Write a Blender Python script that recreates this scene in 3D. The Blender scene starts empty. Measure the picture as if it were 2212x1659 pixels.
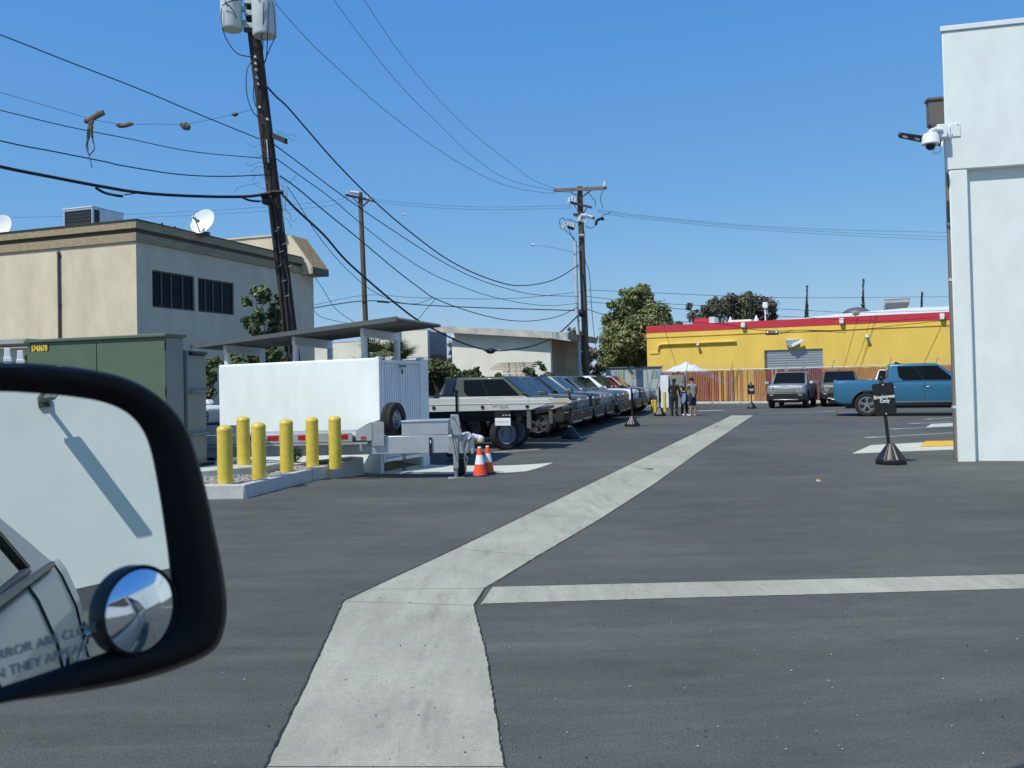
import bpy, bmesh, math, random
from mathutils import Vector, Matrix
R = math.radians
SC = bpy.context.scene
COL = SC.collection
random.seed(7)

# ------------------------------------------------------------------ camera
CX, F = 1106.0, 1850.0                      # measured on the photograph shown 2212 px wide
PITCH = math.atan(.018); CY = 821-F*math.tan(PITCH)   # tilted up a little; the picture is cut low, so its axis is above its middle
EYE = Vector((0, 0, 1.75))
ROLL = math.atan(.022)
RIGHT = Vector((math.cos(ROLL), 0, -math.sin(ROLL)))
UP0 = Vector((math.sin(ROLL), 0, math.cos(ROLL)))
FW0 = Vector((0, 1, 0))
FWD = (FW0*math.cos(PITCH) + UP0*math.sin(PITCH)).normalized()
UP = RIGHT.cross(FWD).normalized()
cd = bpy.data.cameras.new('camera'); cam = bpy.data.objects.new('camera', cd); COL.objects.link(cam)
M = Matrix((RIGHT, UP, -FWD)).transposed().to_4x4(); M.translation = EYE
cam.matrix_world = M
cd.sensor_fit = 'HORIZONTAL'; cd.sensor_width = 36; cd.lens = F/2212*36; cd.shift_y = (CY-829.5)/2212
cd.clip_start = .05; cd.clip_end = 1500
cd.dof.use_dof = True; cd.dof.focus_distance = 22; cd.dof.aperture_fstop = cd.lens/3.0
SC.camera = cam
# ------------------------------------------------------------------ sky, sun, exposure
SUN_AZ, SUN_EL = 46.0, 54.0                # light travels 46 degrees right of straight ahead
w = bpy.data.worlds.new('World'); SC.world = w; w.use_nodes = True
nt = w.node_tree; nt.nodes.clear()
sky = nt.nodes.new('ShaderNodeTexSky'); sky.sky_type = 'NISHITA'; sky.sun_disc = False
sky.sun_elevation = R(SUN_EL); sky.sun_rotation = R(180+SUN_AZ)
sky.air_density = 1.0; sky.dust_density = 0.25; sky.ozone_density = 2.6; sky.altitude = 20
bgn = nt.nodes.new('ShaderNodeBackground'); bgn.inputs[1].default_value = .12
wo = nt.nodes.new('ShaderNodeOutputWorld')
sep = nt.nodes.new('ShaderNodeSeparateColor'); cmb = nt.nodes.new('ShaderNodeCombineColor'); nt.links.new(sky.outputs[0], sep.inputs[0])
for i_, (g_, k_) in enumerate(((.9, .66), (.55, 1.62), (.15, 4.75))):       # a deeper, flatter blue than the clear-air model
    pw_ = nt.nodes.new('ShaderNodeMath'); pw_.operation = 'POWER'; pw_.inputs[1].default_value = g_; nt.links.new(sep.outputs[i_], pw_.inputs[0])
    mu_ = nt.nodes.new('ShaderNodeMath'); mu_.operation = 'MULTIPLY'; mu_.inputs[1].default_value = k_; nt.links.new(pw_.outputs[0], mu_.inputs[0]); nt.links.new(mu_.outputs[0], cmb.inputs[i_])
nt.links.new(cmb.outputs[0], bgn.inputs[0]); nt.links.new(bgn.outputs[0], wo.inputs[0])
sl = bpy.data.lights.new('sun', 'SUN'); so = bpy.data.objects.new('sun', sl); COL.objects.link(so)
sl.energy = 4.0; sl.angle = R(.53); sl.color = (1, .965, .875)
a, e = R(SUN_AZ), R(SUN_EL)
LD = Vector((math.sin(a)*math.cos(e), math.cos(a)*math.cos(e), -math.sin(e)))
so.rotation_euler = LD.to_track_quat('-Z', 'Y').to_euler(); so.location = (-10, -10, 30)
SC.view_settings.view_transform = 'Standard'; SC.view_settings.look = 'None'
SC.view_settings.exposure = 0; SC.view_settings.gamma = 1
SC.render.engine = 'CYCLES'
try: SC.cycles.use_denoising = True
except Exception: pass
SC.cycles.max_bounces = 8

# ------------------------------------------------------------------ measuring helpers
def ray(x, y): return FWD + RIGHT*((x-CX)/F) - UP*((y-CY)/F)
def P(x, y, Z): return EYE + ray(x, y)*Z                      # a point at distance Z ahead
def gz(x, y):                                                 # the lot dips a little by the enclosure gate
    q = ((x+1.6)/2.6)**2 + ((y-18.2)/2.2)**2
    return -.17*math.exp(-q*q) if q < 4 else 0.0
def G(x, y, h=0.0):                                           # where a line of sight meets the ground (+h)
    d = ray(x, y); z = h
    for _ in range(8):
        p = EYE + d*((z-EYE.z)/d.z); z = h + gz(p.x, p.y)
    return p
def hit(x, y, p0, n):                                         # ... meets a plane
    d = ray(x, y); return EYE + d*((p0-EYE).dot(n)/d.dot(n))
def wallhit(p0, dr, x, y):                                    # -> (distance along wall, height)
    n = Vector((-dr.y, dr.x, 0)); q = hit(x, y, Vector((p0.x, p0.y, 0)), n)
    return ((q.x-p0.x)*dr.x + (q.y-p0.y)*dr.y, q.z)

# ------------------------------------------------------------------ materials
def mat(name, col, rough=.6, metal=0, var=0, vs=3.0, bump=0, bs=40.0, coat=0, col2=None, detail=6, spec=.5, stretch=None, emit=0):
    m = bpy.data.materials.new(name); m.use_nodes = True
    t = m.node_tree; b = t.nodes['Principled BSDF']
    b.inputs['Base Color'].default_value = (*col, 1); b.inputs['Roughness'].default_value = rough
    b.inputs['Metallic'].default_value = metal; b.inputs['Coat Weight'].default_value = coat
    b.inputs['Coat Roughness'].default_value = .04
    b.inputs['Specular IOR Level'].default_value = spec
    if var or bump:
        tc = t.nodes.new('ShaderNodeTexCoord'); src = tc.outputs['Object']
        if stretch:
            mp = t.nodes.new('ShaderNodeMapping'); mp.inputs['Scale'].default_value = stretch
            t.links.new(src, mp.inputs[0]); src = mp.outputs[0]
    if var:
        n = t.nodes.new('ShaderNodeTexNoise'); n.inputs['Scale'].default_value = vs; n.inputs['Detail'].default_value = detail
        n.inputs['Roughness'].default_value = .62
        t.links.new(src, n.inputs['Vector'])
        rp = t.nodes.new('ShaderNodeValToRGB')
        c2 = col2 or tuple(c*(1-var) for c in col)
        rp.color_ramp.elements[0].position = .32; rp.color_ramp.elements[1].position = .68
        rp.color_ramp.elements[0].color = (*c2, 1); rp.color_ramp.elements[1].color = (*(tuple(min(1, c*(1+var*.35)) for c in col)), 1)
        t.links.new(n.outputs['Fac'], rp.inputs[0]); t.links.new(rp.outputs[0], b.inputs['Base Color'])
    if bump:
        n2 = t.nodes.new('ShaderNodeTexNoise'); n2.inputs['Scale'].default_value = bs; n2.inputs['Detail'].default_value = 4
        t.links.new(src, n2.inputs['Vector'])
        bp = t.nodes.new('ShaderNodeBump'); bp.inputs['Strength'].default_value = bump; bp.inputs['Distance'].default_value = .02
        t.links.new(n2.outputs['Fac'], bp.inputs['Height']); t.links.new(bp.outputs[0], b.inputs['Normal'])
    if emit:
        b.inputs['Emission Color'].default_value = (*col, 1); b.inputs['Emission Strength'].default_value = emit
    return m

def ground_mat(name, base, layers, rough, bump, bs, streak=None):
    """asphalt / concrete: several noises multiplied, speckle and bump"""
    m = bpy.data.materials.new(name); m.use_nodes = True
    t = m.node_tree; b = t.nodes['Principled BSDF']; L = t.links.new
    tc = t.nodes.new('ShaderNodeTexCoord'); src = tc.outputs['Object']
    cur = None
    for lay in layers:
        (sc, lo, hi, tl, th, st) = lay[:6]
        s = src
        if st:
            mp = t.nodes.new('ShaderNodeMapping'); mp.inputs['Scale'].default_value = st[0]; mp.inputs['Rotation'].default_value = (0, 0, R(st[1]))
            L(src, mp.inputs[0]); s = mp.outputs[0]
        n = t.nodes.new('ShaderNodeTexNoise'); n.inputs['Scale'].default_value = sc; n.inputs['Detail'].default_value = 8; n.inputs['Roughness'].default_value = .65
        L(s, n.inputs['Vector'])
        mr = t.nodes.new('ShaderNodeMapRange'); mr.inputs[1].default_value = lo; mr.inputs[2].default_value = hi
        mr.inputs[3].default_value = tl; mr.inputs[4].default_value = th
        fo = n.outputs['Fac']
        if len(lay) > 6:                                 # thin wandering lines where the noise crosses its middle
            s1 = t.nodes.new('ShaderNodeMath'); s1.operation = 'SUBTRACT'; s1.inputs[1].default_value = .5; L(fo, s1.inputs[0])
            s2 = t.nodes.new('ShaderNodeMath'); s2.operation = 'ABSOLUTE'; L(s1.outputs[0], s2.inputs[0]); fo = s2.outputs[0]; n.inputs['Detail'].default_value = 2
        L(fo, mr.inputs[0])
        if cur is None: cur = mr.outputs[0]
        else:
            mu = t.nodes.new('ShaderNodeMath'); mu.operation = 'MULTIPLY'; L(cur, mu.inputs[0]); L(mr.outputs[0], mu.inputs[1]); cur = mu.outputs[0]
    vm = t.nodes.new('ShaderNodeVectorMath'); vm.operation = 'SCALE'; vm.inputs[0].default_value = base
    L(cur, vm.inputs['Scale']); L(vm.outputs[0], b.inputs['Base Color'])
    b.inputs['Roughness'].default_value = rough
    n2 = t.nodes.new('ShaderNodeTexNoise'); n2.inputs['Scale'].default_value = bs; n2.inputs['Detail'].default_value = 6
    L(src, n2.inputs['Vector'])
    bp = t.nodes.new('ShaderNodeBump'); bp.inputs['Strength'].default_value = bump; bp.inputs['Distance'].default_value = .012
    L(n2.outputs['Fac'], bp.inputs['Height']); L(bp.outputs[0], b.inputs['Normal'])
    return m

m_asph = ground_mat('asphalt', (.096, .099, .083), [
    (.16, .35, .65, .76, 1.24, None), (.7, .3, .7, .84, 1.14, ((.3, 2.0, 1), 12)), (.45, .52, .62, 1.0, 1.12, ((.25, 3.2, 1), -24)),
    (1.6, .35, .7, .90, 1.12, ((1, 3, 1), -38)), (1.1, .58, .70, 1.0, .78, None), (.6, .60, .72, 1.0, 1.22, ((1, .5, 1), 50)), (1.0, .0, .012, 1.10, 1.0, ((.10, 1.3, 1), 33), 1), (1.0, .0, .010, 1.08, 1.0, ((.08, 1.1, 1), -20), 1), (22, .3, .7, .90, 1.1, None), (75, .3, .75, .55, 1.5, None), (190, .58, .75, .95, 2.1, None)], .82, .9, 110)
m_conc = ground_mat('concrete', (.435, .418, .325), [
    (.5, .35, .65, .82, 1.08, None), (2.2, .3, .7, .84, 1.08, ((3, .5, 1), -10)), (1.3, .55, .70, 1.0, .72, ((2.6, .4, 1), -8)), (5, .62, .70, 1.0, .80, ((1.5, .7, 1), 0)), (18, .3, .7, .9, 1.07, None), (60, .3, .7, .9, 1.08, ((1, 6, 1), 80)), (130, .3, .7, .86, 1.1, None)], .85, .5, 90)
m_concw = ground_mat('concrete_pale', (.56, .57, .48), [
    (1.2, .35, .65, .88, 1.06, None), (14, .3, .7, .9, 1.06, None)], .85, .3, 60)
m_lipshadow = mat('lip_shadow', (.022, .023, .025), .9, bump=.5, bs=60)  # near-black for the shadow line painted beside the gutter
m_line = mat('road_paint', (.62, .63, .6), .7, var=.35, vs=7, col2=(.3, .31, .3))
m_gravel = mat('gravel_stone', (.36, .34, .30), .9, var=.5, vs=4)
m_soil = mat('soil', (.12, .105, .085), .95, var=.4, vs=12, bump=.5, bs=30)
m_tact = mat('tactile_yellow', (.75, .44, .03), .6, var=.2, vs=6)
m_white = mat('white_stucco', (.79, .84, .795), .85, var=.075, vs=2.2, bump=.09, bs=60, stretch=(1, 1, .55), detail=10)
m_whitep = mat('white_paint', (.80, .82, .82), .45, var=.06, vs=2)
m_tan = mat('tan_stucco', (.71, .61, .44), .9, var=.17, vs=1.1, bump=.3, bs=60, stretch=(1, 1, .6), detail=10)
m_wood = mat('cornice_timber', (.40, .315, .195), .8, var=.35, vs=5, bump=.25, bs=12, stretch=(.35, 1, 5))
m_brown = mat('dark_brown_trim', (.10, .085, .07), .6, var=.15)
m_bronze = mat('bronze_metal', (.085, .075, .068), .5, .3)
m_mansard = mat('mansard_metal', (.30, .235, .145), .6, var=.2, vs=3)
m_glass = mat('dark_glass', (.008, .011, .013), .05, spec=.3); m_glass.node_tree.nodes['Principled BSDF'].inputs['IOR'].default_value = 1.24
m_black = mat('black_plastic', (.012, .012, .013), .45)
m_rubber = mat('tyre_rubber', (.018, .018, .019), .85, bump=.2, bs=60)
m_yel = mat('bollard_yellow', (.74, .55, .075), .42, var=.16, vs=9, coat=.1, bump=.05, bs=60, detail=10)
m_green = mat('cabinet_green', (.098, .145, .088), .5, var=.13, vs=2.2)
m_gry = mat('cabinet_grey_green', (.24, .265, .235), .6, var=.15, vs=2)
m_alu = mat('aluminium', (.60, .62, .63), .38, .55, var=.12, vs=3)
m_galv = mat('galvanised', (.45, .49, .49), .45, .5, var=.2, vs=8)
m_dgrey = mat('dark_grey_steel', (.13, .135, .14), .5, .3, var=.1)
m_roofsheet = mat('roof_sheet', (.12, .128, .128), .5, .2, var=.12)
m_orange = mat('cone_orange', (.85, .085, .02), .5)
m_refl = mat('reflective_white', (.82, .82, .80), .4)
m_red = mat('reflector_red', (.42, .015, .02), .3)
m_amber = mat('marker_red', (.5, .05, .02), .25)
m_pole = mat('creosote_timber', (.050, .036, .028), .85, var=.4, vs=3, bump=.6, bs=14, stretch=(6, 6, .4), col2=(.02, .016, .014))
m_polel = mat('weathered_timber', (.155, .105, .07), .85, var=.4, vs=3, bump=.6, bs=14, stretch=(6, 6, .4))
m_arm = mat('crossarm_timber', (.25, .205, .16), .85, var=.4, vs=4)
m_wire = mat('cable_black', (.012, .012, .014), .6)
m_wireg = mat('bare_wire', (.055, .06, .07), .5, .4)
m_trans = mat('transformer_paint', (.60, .66, .65), .35, var=.08, vs=3)
m_ceram = mat('porcelain', (.62, .64, .66), .25)
m_twig = mat('dry_twig', (.16, .12, .085), .9)
m_bark = mat('bark', (.12, .09, .065), .9, var=.4, vs=8)
m_ywall = mat('yellow_stucco', (.84, .575, .11), .85, var=.12, vs=.8, bump=.15, bs=40, stretch=(1, 1, .4), detail=10)
m_rwall = mat('red_paint', (.56, .03, .05), .6, var=.1, vs=1)
m_roofw = mat('white_roofing', (.66, .69, .70), .7, var=.1, vs=1)
m_shut = mat('shutter_metal', (.40, .43, .45), .4, .4)
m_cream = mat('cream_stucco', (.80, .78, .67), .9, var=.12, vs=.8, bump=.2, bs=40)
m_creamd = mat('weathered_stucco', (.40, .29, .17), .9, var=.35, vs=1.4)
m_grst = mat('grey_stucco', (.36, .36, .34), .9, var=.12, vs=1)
m_lk = mat('light_lens', (.75, .75, .72), .2)
m_steel = mat('plain_steel', (.36, .37, .38), .4, .7)
m_palewood = mat('pale_board', (.58, .50, .38), .8, var=.2, vs=4)
m_silverskid = mat('skid_silver', (.42, .43, .43), .35, .6)
m_chrome = mat('alloy', (.55, .56, .58), .22, .9)
m_lamp = mat('lamp_glass', (.55, .58, .6), .08, .2)
m_tail = mat('tail_red', (.25, .01, .012), .12)
m_slatr = mat('slat_red', (.21, .035, .038), .6, var=.25, vs=2)
m_slato = mat('slat_orange', (.33, .135, .065), .6, var=.2, vs=2)
m_slaty = mat('slat_yellow', (.55, .34, .10), .6, var=.2, vs=2)
m_tarp = mat('white_tarp', (.72, .74, .74), .5, var=.2, vs=2)
m_skin = mat('skin', (.42, .25, .17), .6)
m_hair = mat('hair_dark', (.015, .012, .011), .6)
m_clblk = mat('cloth_black', (.014, .014, .016), .9)
m_clgry = mat('cloth_grey', (.27, .275, .29), .9)
m_clnav = mat('cloth_navy', (.02, .024, .05), .9)
m_clblue = mat('cloth_blue', (.12, .20, .33), .9)
m_shoe = mat('shoe_white', (.7, .7, .7), .7)
m_hat = mat('cap_brown', (.10, .06, .05), .9)
def paint(n, c, metal=.12, rough=.45): return mat('paint_'+n, c, rough, metal, coat=.22, spec=.3)
pt_forest = paint('forest', (.05, .062, .048)); pt_sage = paint('sage', (.115, .125, .112)); pt_blk = paint('black', (.012, .013, .016))
pt_silver = paint('silver', (.27, .285, .30), .4); pt_blue = paint('blue', (.075, .092, .115)); pt_slate = paint('slate', (.15, .155, .152))
pt_blue2 = paint('blue_bright', (.042, .165, .285), .2, .3); pt_white = paint('white', (.74, .76, .77), .0); pt_green = paint('green', (.105, .118, .10)); pt_car = paint('pearl', (.40, .40, .36), .3)
pt_bed = paint('bed_white', (.52, .53, .49), .0, .5); pt_beige = paint('bed_beige', (.50, .45, .36), .0, .5)
def leafset(n, *cs):
    r = []
    for i, c in enumerate(cs):
        m = mat('leaf_%s' % n, c, .55, spec=.35); b = m.node_tree.nodes['Principled BSDF']
        b.inputs['Transmission Weight'].default_value = 0
        r.append(m)
    return r
lf_dense = leafset('dense', (.155, .18, .06), (.20, .215, .065), (.09, .115, .04), (.25, .255, .10))
lf_brown = leafset('olive', (.12, .11, .065), (.09, .095, .05), (.18, .145, .095), (.07, .08, .04))
lf_cyp = leafset('cypress', (.03, .05, .022), (.045, .065, .03))
lf_bush = leafset('bush', (.09, .115, .035), (.14, .155, .045), (.05, .075, .025), (.22, .21, .08))
lf_small = leafset('small', (.07, .105, .04), (.11, .145, .05), (.17, .20, .075), (.04, .065, .025))
lf_palm = leafset('palm', (.08, .11, .04), (.13, .155, .06), (.05, .075, .03))

# ------------------------------------------------------------------ object helpers
def tag(o, label, cat, group=None):
    o['label'] = label; o['category'] = cat
    if group: o['group'] = group
    return o
def thing(name, label, cat, loc=(0, 0, 0), rz=0, group=None):
    o = bpy.data.objects.new(name, None); COL.objects.link(o); o.empty_display_size = .2
    o.location = loc; o.rotation_euler = (0, 0, rz)
    return tag(o, label, cat, group)
class MB:
    def __init__(s): s.v = []; s.f = []; s.mi = []
    def add(s, vs, fs, mi=0):
        b = len(s.v); s.v += [tuple(v) for v in vs]; s.f += [tuple(i+b for i in f) for f in fs]; s.mi += [mi]*len(fs)
        return s
    def box(s, x0, x1, y0, y1, z0, z1, mi=0):
        v = [(x, y, z) for z in (z0, z1) for x, y in ((x0, y0), (x1, y0), (x1, y1), (x0, y1))]
        return s.add(v, [(3, 2, 1, 0), (4, 5, 6, 7), (0, 1, 5, 4), (1, 2, 6, 5), (2, 3, 7, 6), (3, 0, 4, 7)], mi)
    def obox(s, c, ax, ay, az, mi=0):                   # box from centre and three half vectors
        c, ax, ay, az = map(Vector, (c, ax, ay, az))
        v = [c+ax*i+ay*j+az*k for k in (-1, 1) for i, j in ((-1, -1), (1, -1), (1, 1), (-1, 1))]
        return s.add(v, [(3, 2, 1, 0), (4, 5, 6, 7), (0, 1, 5, 4), (1, 2, 6, 5), (2, 3, 7, 6), (3, 0, 4, 7)], mi)
    def cyl(s, p0, p1, r0, r1=None, n=12, cap=True, mi=0):
        p0, p1 = Vector(p0), Vector(p1); r1 = r0 if r1 is None else r1
        d = (p1-p0).normalized(); u = d.orthogonal().normalized(); w_ = d.cross(u)
        v = []
        for p, r in ((p0, r0), (p1, r1)):
            v += [p+(u*math.cos(2*math.pi*i/n)+w_*math.sin(2*math.pi*i/n))*r for i in range(n)]
        f = [(i, (i+1) % n, n+(i+1) % n, n+i) for i in range(n)]
        if cap: f += [tuple(range(n-1, -1, -1)), tuple(range(n, 2*n))]
        return s.add(v, f, mi)
    def tube(s, pts, r, n=8, mi=0):
        for a_, b_ in zip(pts[:-1], pts[1:]): s.cyl(a_, b_, r, r, n, True, mi)
        return s
    def lathe(s, prof, o=(0, 0, 0), ax=(0, 0, 1), n=24, mi=0, ring=False):   # prof: (radius, height); equal end radii close into a ring
        o = Vector(o); d = Vector(ax).normalized(); u = d.orthogonal().normalized(); w_ = d.cross(u)
        v = []; f = []
        for r, h in prof:
            v += [o+d*h+(u*math.cos(2*math.pi*i/n)+w_*math.sin(2*math.pi*i/n))*max(r, 1e-4) for i in range(n)]
        for k in range(len(prof)-1):
            f += [(k*n+i, k*n+(i+1) % n, (k+1)*n+(i+1) % n, (k+1)*n+i) for i in range(n)]
        if ring or (len(prof) > 4 and abs(prof[0][0]-prof[-1][0]) < 1e-6 and prof[0][0] > .05):
            q = (len(prof)-1)*n; f += [(q+i, q+(i+1) % n, (i+1) % n, i) for i in range(n)]
        else: f += [tuple(range(n-1, -1, -1)), tuple(range((len(prof)-1)*n, len(prof)*n))]
        return s.add(v, f, mi)
    def prism(s, poly, d, mi=0):                        # polygon of 3-D points pushed along d
        d = Vector(d); n = len(poly); v = [Vector(p) for p in poly]; v += [p+d for p in v]
        return s.add(v, [tuple(range(n-1, -1, -1)), tuple(range(n, 2*n))]+[(i, (i+1) % n, n+(i+1) % n, n+i) for i in range(n)], mi)
    def quad(s, *p): return s.add(p, [tuple(range(len(p)))])
    def sphere(s, c, r, n=12, sq=(1, 1, 1), mi=0):
        prof = [(r*math.sin(math.pi*k/n), -r*math.cos(math.pi*k/n)) for k in range(n+1)]
        b = len(s.v); s.lathe(prof, (0, 0, 0), (0, 0, 1), n*2, mi)
        for i in range(b, len(s.v)): x, y, z = s.v[i]; s.v[i] = (c[0]+x*sq[0], c[1]+y*sq[1], c[2]+z*sq[2])
        return s
    def build(s, name, m, parent=None, bevel=0, sharp=35, loc=None, rz=None, seg=2):
        me = bpy.data.meshes.new(name); me.from_pydata([tuple(v) for v in s.v], [], s.f)
        ms = m if isinstance(m, (list, tuple)) else [m]
        for x in ms: me.materials.append(x)
        me.polygons.foreach_set('material_index', s.mi)
        bm = bmesh.new(); bm.from_mesh(me); bmesh.ops.recalc_face_normals(bm, faces=bm.faces); bm.to_mesh(me); bm.free()
        me.polygons.foreach_set('use_smooth', [True]*len(me.polygons)); me.set_sharp_from_angle(angle=R(sharp)); me.update()
        o = bpy.data.objects.new(name, me); COL.objects.link(o)
        if bevel:
            b = o.modifiers.new('bevel', 'BEVEL'); b.width = bevel; b.segments = seg; b.limit_method = 'ANGLE'; b.angle_limit = R(40); b.harden_normals = False
        if parent is not None: o.parent = parent
        if loc is not None: o.location = loc
        if rz is not None: o.rotation_euler = (0, 0, rz)
        return o
def structure(o): o['kind'] = 'structure'; return o
def stuff(o): o['kind'] = 'stuff'; return o
def copy_tree(o, parent=None):
    c = o.copy(); COL.objects.link(c)
    if parent is not None: c.parent = parent
    for ch in [x for x in o.children]: copy_tree(ch, c)
    return c
def repaint(o, m):
    if o.get('painted') is not None:
        o.material_slots[0].link = 'OBJECT'; o.material_slots[0].material = m
    for ch in o.children: repaint(ch, m)
def text(name, s, size, m, parent, loc, rot, align='CENTER', ext=.002, off=0, sx=1):
    cu = bpy.data.curves.new(name, 'FONT'); cu.body = s; cu.size = size; cu.align_x = align; cu.align_y = 'CENTER'
    cu.extrude = ext; cu.offset = off; cu.resolution_u = 3; cu.space_line = .9
    cu.materials.append(m); tmp = bpy.data.objects.new(name, cu); COL.objects.link(tmp)
    bpy.context.view_layer.update(); me = bpy.data.meshes.new_from_object(tmp.evaluated_get(bpy.context.evaluated_depsgraph_get()))
    bpy.data.objects.remove(tmp); bpy.data.curves.remove(cu); me.name = name
    o = bpy.data.objects.new(name, me); COL.objects.link(o)
    o.parent = parent; o.location = loc; o.rotation_euler = rot; o.scale = (sx, 1, 1)
    return o
def rotz_of(d): return math.atan2(d.y, d.x)
def catmull(pts, k=6, closed=False):
    out = []; n = len(pts); pts = [Vector(p) for p in pts]
    rng = range(n) if closed else range(n-1)
    for i in rng:
        g = (lambda j: pts[j % n]) if closed else (lambda j: pts[min(max(j, 0), n-1)])
        p0, p1, p2, p3 = g(i-1), g(i), g(i+1), g(i+2)
        for j in range(k):
            t = j/k
            out.append(.5*((2*p1)+(p2-p0)*t+(2*p0-5*p1+4*p2-p3)*t*t+(3*p1-p0-3*p2+p3)*t**3))
    if not closed: out.append(pts[-1])
    return out
def wire(name, label, pts, r, m=None, group=None, cat='cable', smooth=True):
    w3 = [P(*p) for p in pts]; r *= .86
    if smooth and len(w3) > 2: w3 = catmull(w3, 6)
    me = bpy.data.meshes.new(name); n = 6; v = []; f = []
    for i, q in enumerate(w3):
        d = (w3[min(i+1, len(w3)-1)]-w3[max(i-1, 0)]).normalized(); u = d.cross(Vector((0, 0, 1))).normalized(); w_ = d.cross(u)
        v += [q+(u*math.cos(2*math.pi*j/n)+w_*math.sin(2*math.pi*j/n))*r for j in range(n)]
    f = [(i*n+j, i*n+(j+1) % n, (i+1)*n+(j+1) % n, (i+1)*n+j) for i in range(len(w3)-1) for j in range(n)]+[tuple(range(n)), tuple(range((len(w3)-1)*n, len(w3)*n))]
    me.from_pydata([tuple(x) for x in v], [], f); me.polygons.foreach_set('use_smooth', [True]*len(f)); me.materials.append(m or m_wire)
    o = bpy.data.objects.new(name, me); COL.objects.link(o)
    return tag(o, label, cat, group)

# ------------------------------------------------------------------ the ground
def frange(a_, b_, st): 
    r = []; x = a_
    while x < b_-1e-6: r.append(x); x += st
    return r
xs = [-500, -250, -120, -60, -30, -16] + frange(-10, 6, .4) + [6, 10, 16, 30, 60, 120, 250, 500]
ys = [-300, -120, -50, -20, -8, 0, 5, 9] + frange(12, 24, .4) + [24, 28, 34, 44, 60, 90, 150, 300, 700]
g = MB(); nx = len(xs)
g.add([(x, y, gz(x, y)) for y in ys for x in xs], [(j*nx+i, j*nx+i+1, (j+1)*nx+i+1, (j+1)*nx+i) for j in range(len(ys)-1) for i in range(nx-1)])
structure(g.build('asphalt_ground', m_asph))

def jag(pts, amp, step=.12):
    """resample a ground polyline and roughen it"""
    out = []
    for a_, b_ in zip(pts[:-1], pts[1:]):
        d = (b_-a_); n = max(1, int(d.length/step)); nrm = Vector((-d.y, d.x, 0)).normalized()
        for i in range(n): out.append(a_+d*(i/n)+nrm*random.uniform(-amp, amp))
    out.append(pts[-1]); return out
def resample(pts, n):
    L_ = [0]
    for a_, b_ in zip(pts[:-1], pts[1:]): L_.append(L_[-1]+(b_-a_).length)
    out = []; k = 0
    for i in range(n+1):
        s_ = L_[-1]*i/n
        while k < len(L_)-2 and L_[k+1] < s_: k += 1
        t = (s_-L_[k])/max(1e-9, L_[k+1]-L_[k]); out.append(pts[k]+(pts[k+1]-pts[k])*t)
    return out
lefte = [G(*p) for p in ((574, 1659), (627, 1550), (679, 1441), (741.6, 1300), (796, 1274), (971, 1193), (1198, 1083.8), (1390, 990), (1580, 897.5))]
righte = [G(*p) for p in ((1089.6, 1659), (1071, 1540), (1052.6, 1422), (1023.4, 1309), (1047, 1272), (1153.7, 1208), (1330, 1103), (1466, 1012), (1627, 897.5))]
lefte.insert(0, lefte[0]+(lefte[0]-lefte[1])*9); righte.insert(0, righte[0]+(righte[0]-righte[1])*9)
# panels between joints: parameters along both edges
def strip(name, l, r, cuts, m, z=.004, nn=240, amp=.006, gap=.007):
    la = resample(l, nn); ra = resample(r, nn)
    for q in (la, ra):
        for i in range(len(q)): q[i] = q[i]+Vector((random.uniform(-amp, amp), random.uniform(-amp, amp), 0))
    mb = MB()
    for i in range(nn):
        if i in cuts:                                   # leave a narrow joint open
            t = gap/max(.02, (la[i+1]-la[i]).length); la[i] = la[i]+(la[i+1]-la[i])*min(.6, t); ra[i] = ra[i]+(ra[i+1]-ra[i])*min(.6, t)
            pass
        a_, b_, c_, d_ = la[i], ra[i], ra[i+1], la[i+1]
        if i+1 in cuts: pass
        mb.quad(*[(p.x, p.y, z+gz(p.x, p.y)) for p in (a_, b_, c_, d_)])
    return structure(mb.build(name, m))
# the gutter in three runs split at joints so that the cross joints show
def seg_strip(name, L0, R0, m, sub=44, amp=.010, gap=.009):
    mb = MB()
    n = len(L0)
    for i in range(n-1):
        l = [L0[i]+(L0[i+1]-L0[i])*(j/sub) for j in range(sub+1)]; r = [R0[i]+(R0[i+1]-R0[i])*(j/sub) for j in range(sub+1)]
        for q in (l, r):
            for j in range(1, sub): q[j] = q[j]+Vector((random.uniform(-amp, amp), random.uniform(-amp, amp)*.4, 0))
        if i in JOINTS:
            l[0] = l[0]+(l[1]-l[0]).normalized()*gap; r[0] = r[0]+(r[1]-r[0]).normalized()*gap
        for j in range(sub):
            mb.quad(*[(p.x, p.y, .004+gz(p.x, p.y)) for p in (l[j], r[j], r[j+1], l[j+1])])
    return structure(mb.build(name, m))
JOINTS = {1, 3, 4, 5, 6, 7, 8}
gl = [lefte[0], G(574, 1659), G(679, 1441), G(741.6, 1300), G(796, 1274), G(985, 1186), G(1140, 1111), G(1300, 1033), G(1430, 970), G(1580, 897.5)]
gr_ = [righte[0], G(1089.6, 1659), G(1052.6, 1422), G(1023.4, 1309), G(1047, 1272), G(1162, 1202), G(1300, 1120), G(1420, 1042), G(1510, 976), G(1627, 897.5)]
seg_strip('concrete_gutter', gl, gr_, m_conc)
JOINTS = {0}
sl_ = [G(1062, 1268.5), G(1500, 1258), G(1850, 1250), G(2205, 1241), G(2700, 1229), G(3600, 1208)]
sr_ = [G(1037, 1305), G(1500, 1291.5), G(1850, 1282), G(2212, 1272), G(2712, 1258), G(3620, 1234)]
seg_strip('concrete_cross_strip', sl_, sr_, m_conc)
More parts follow.
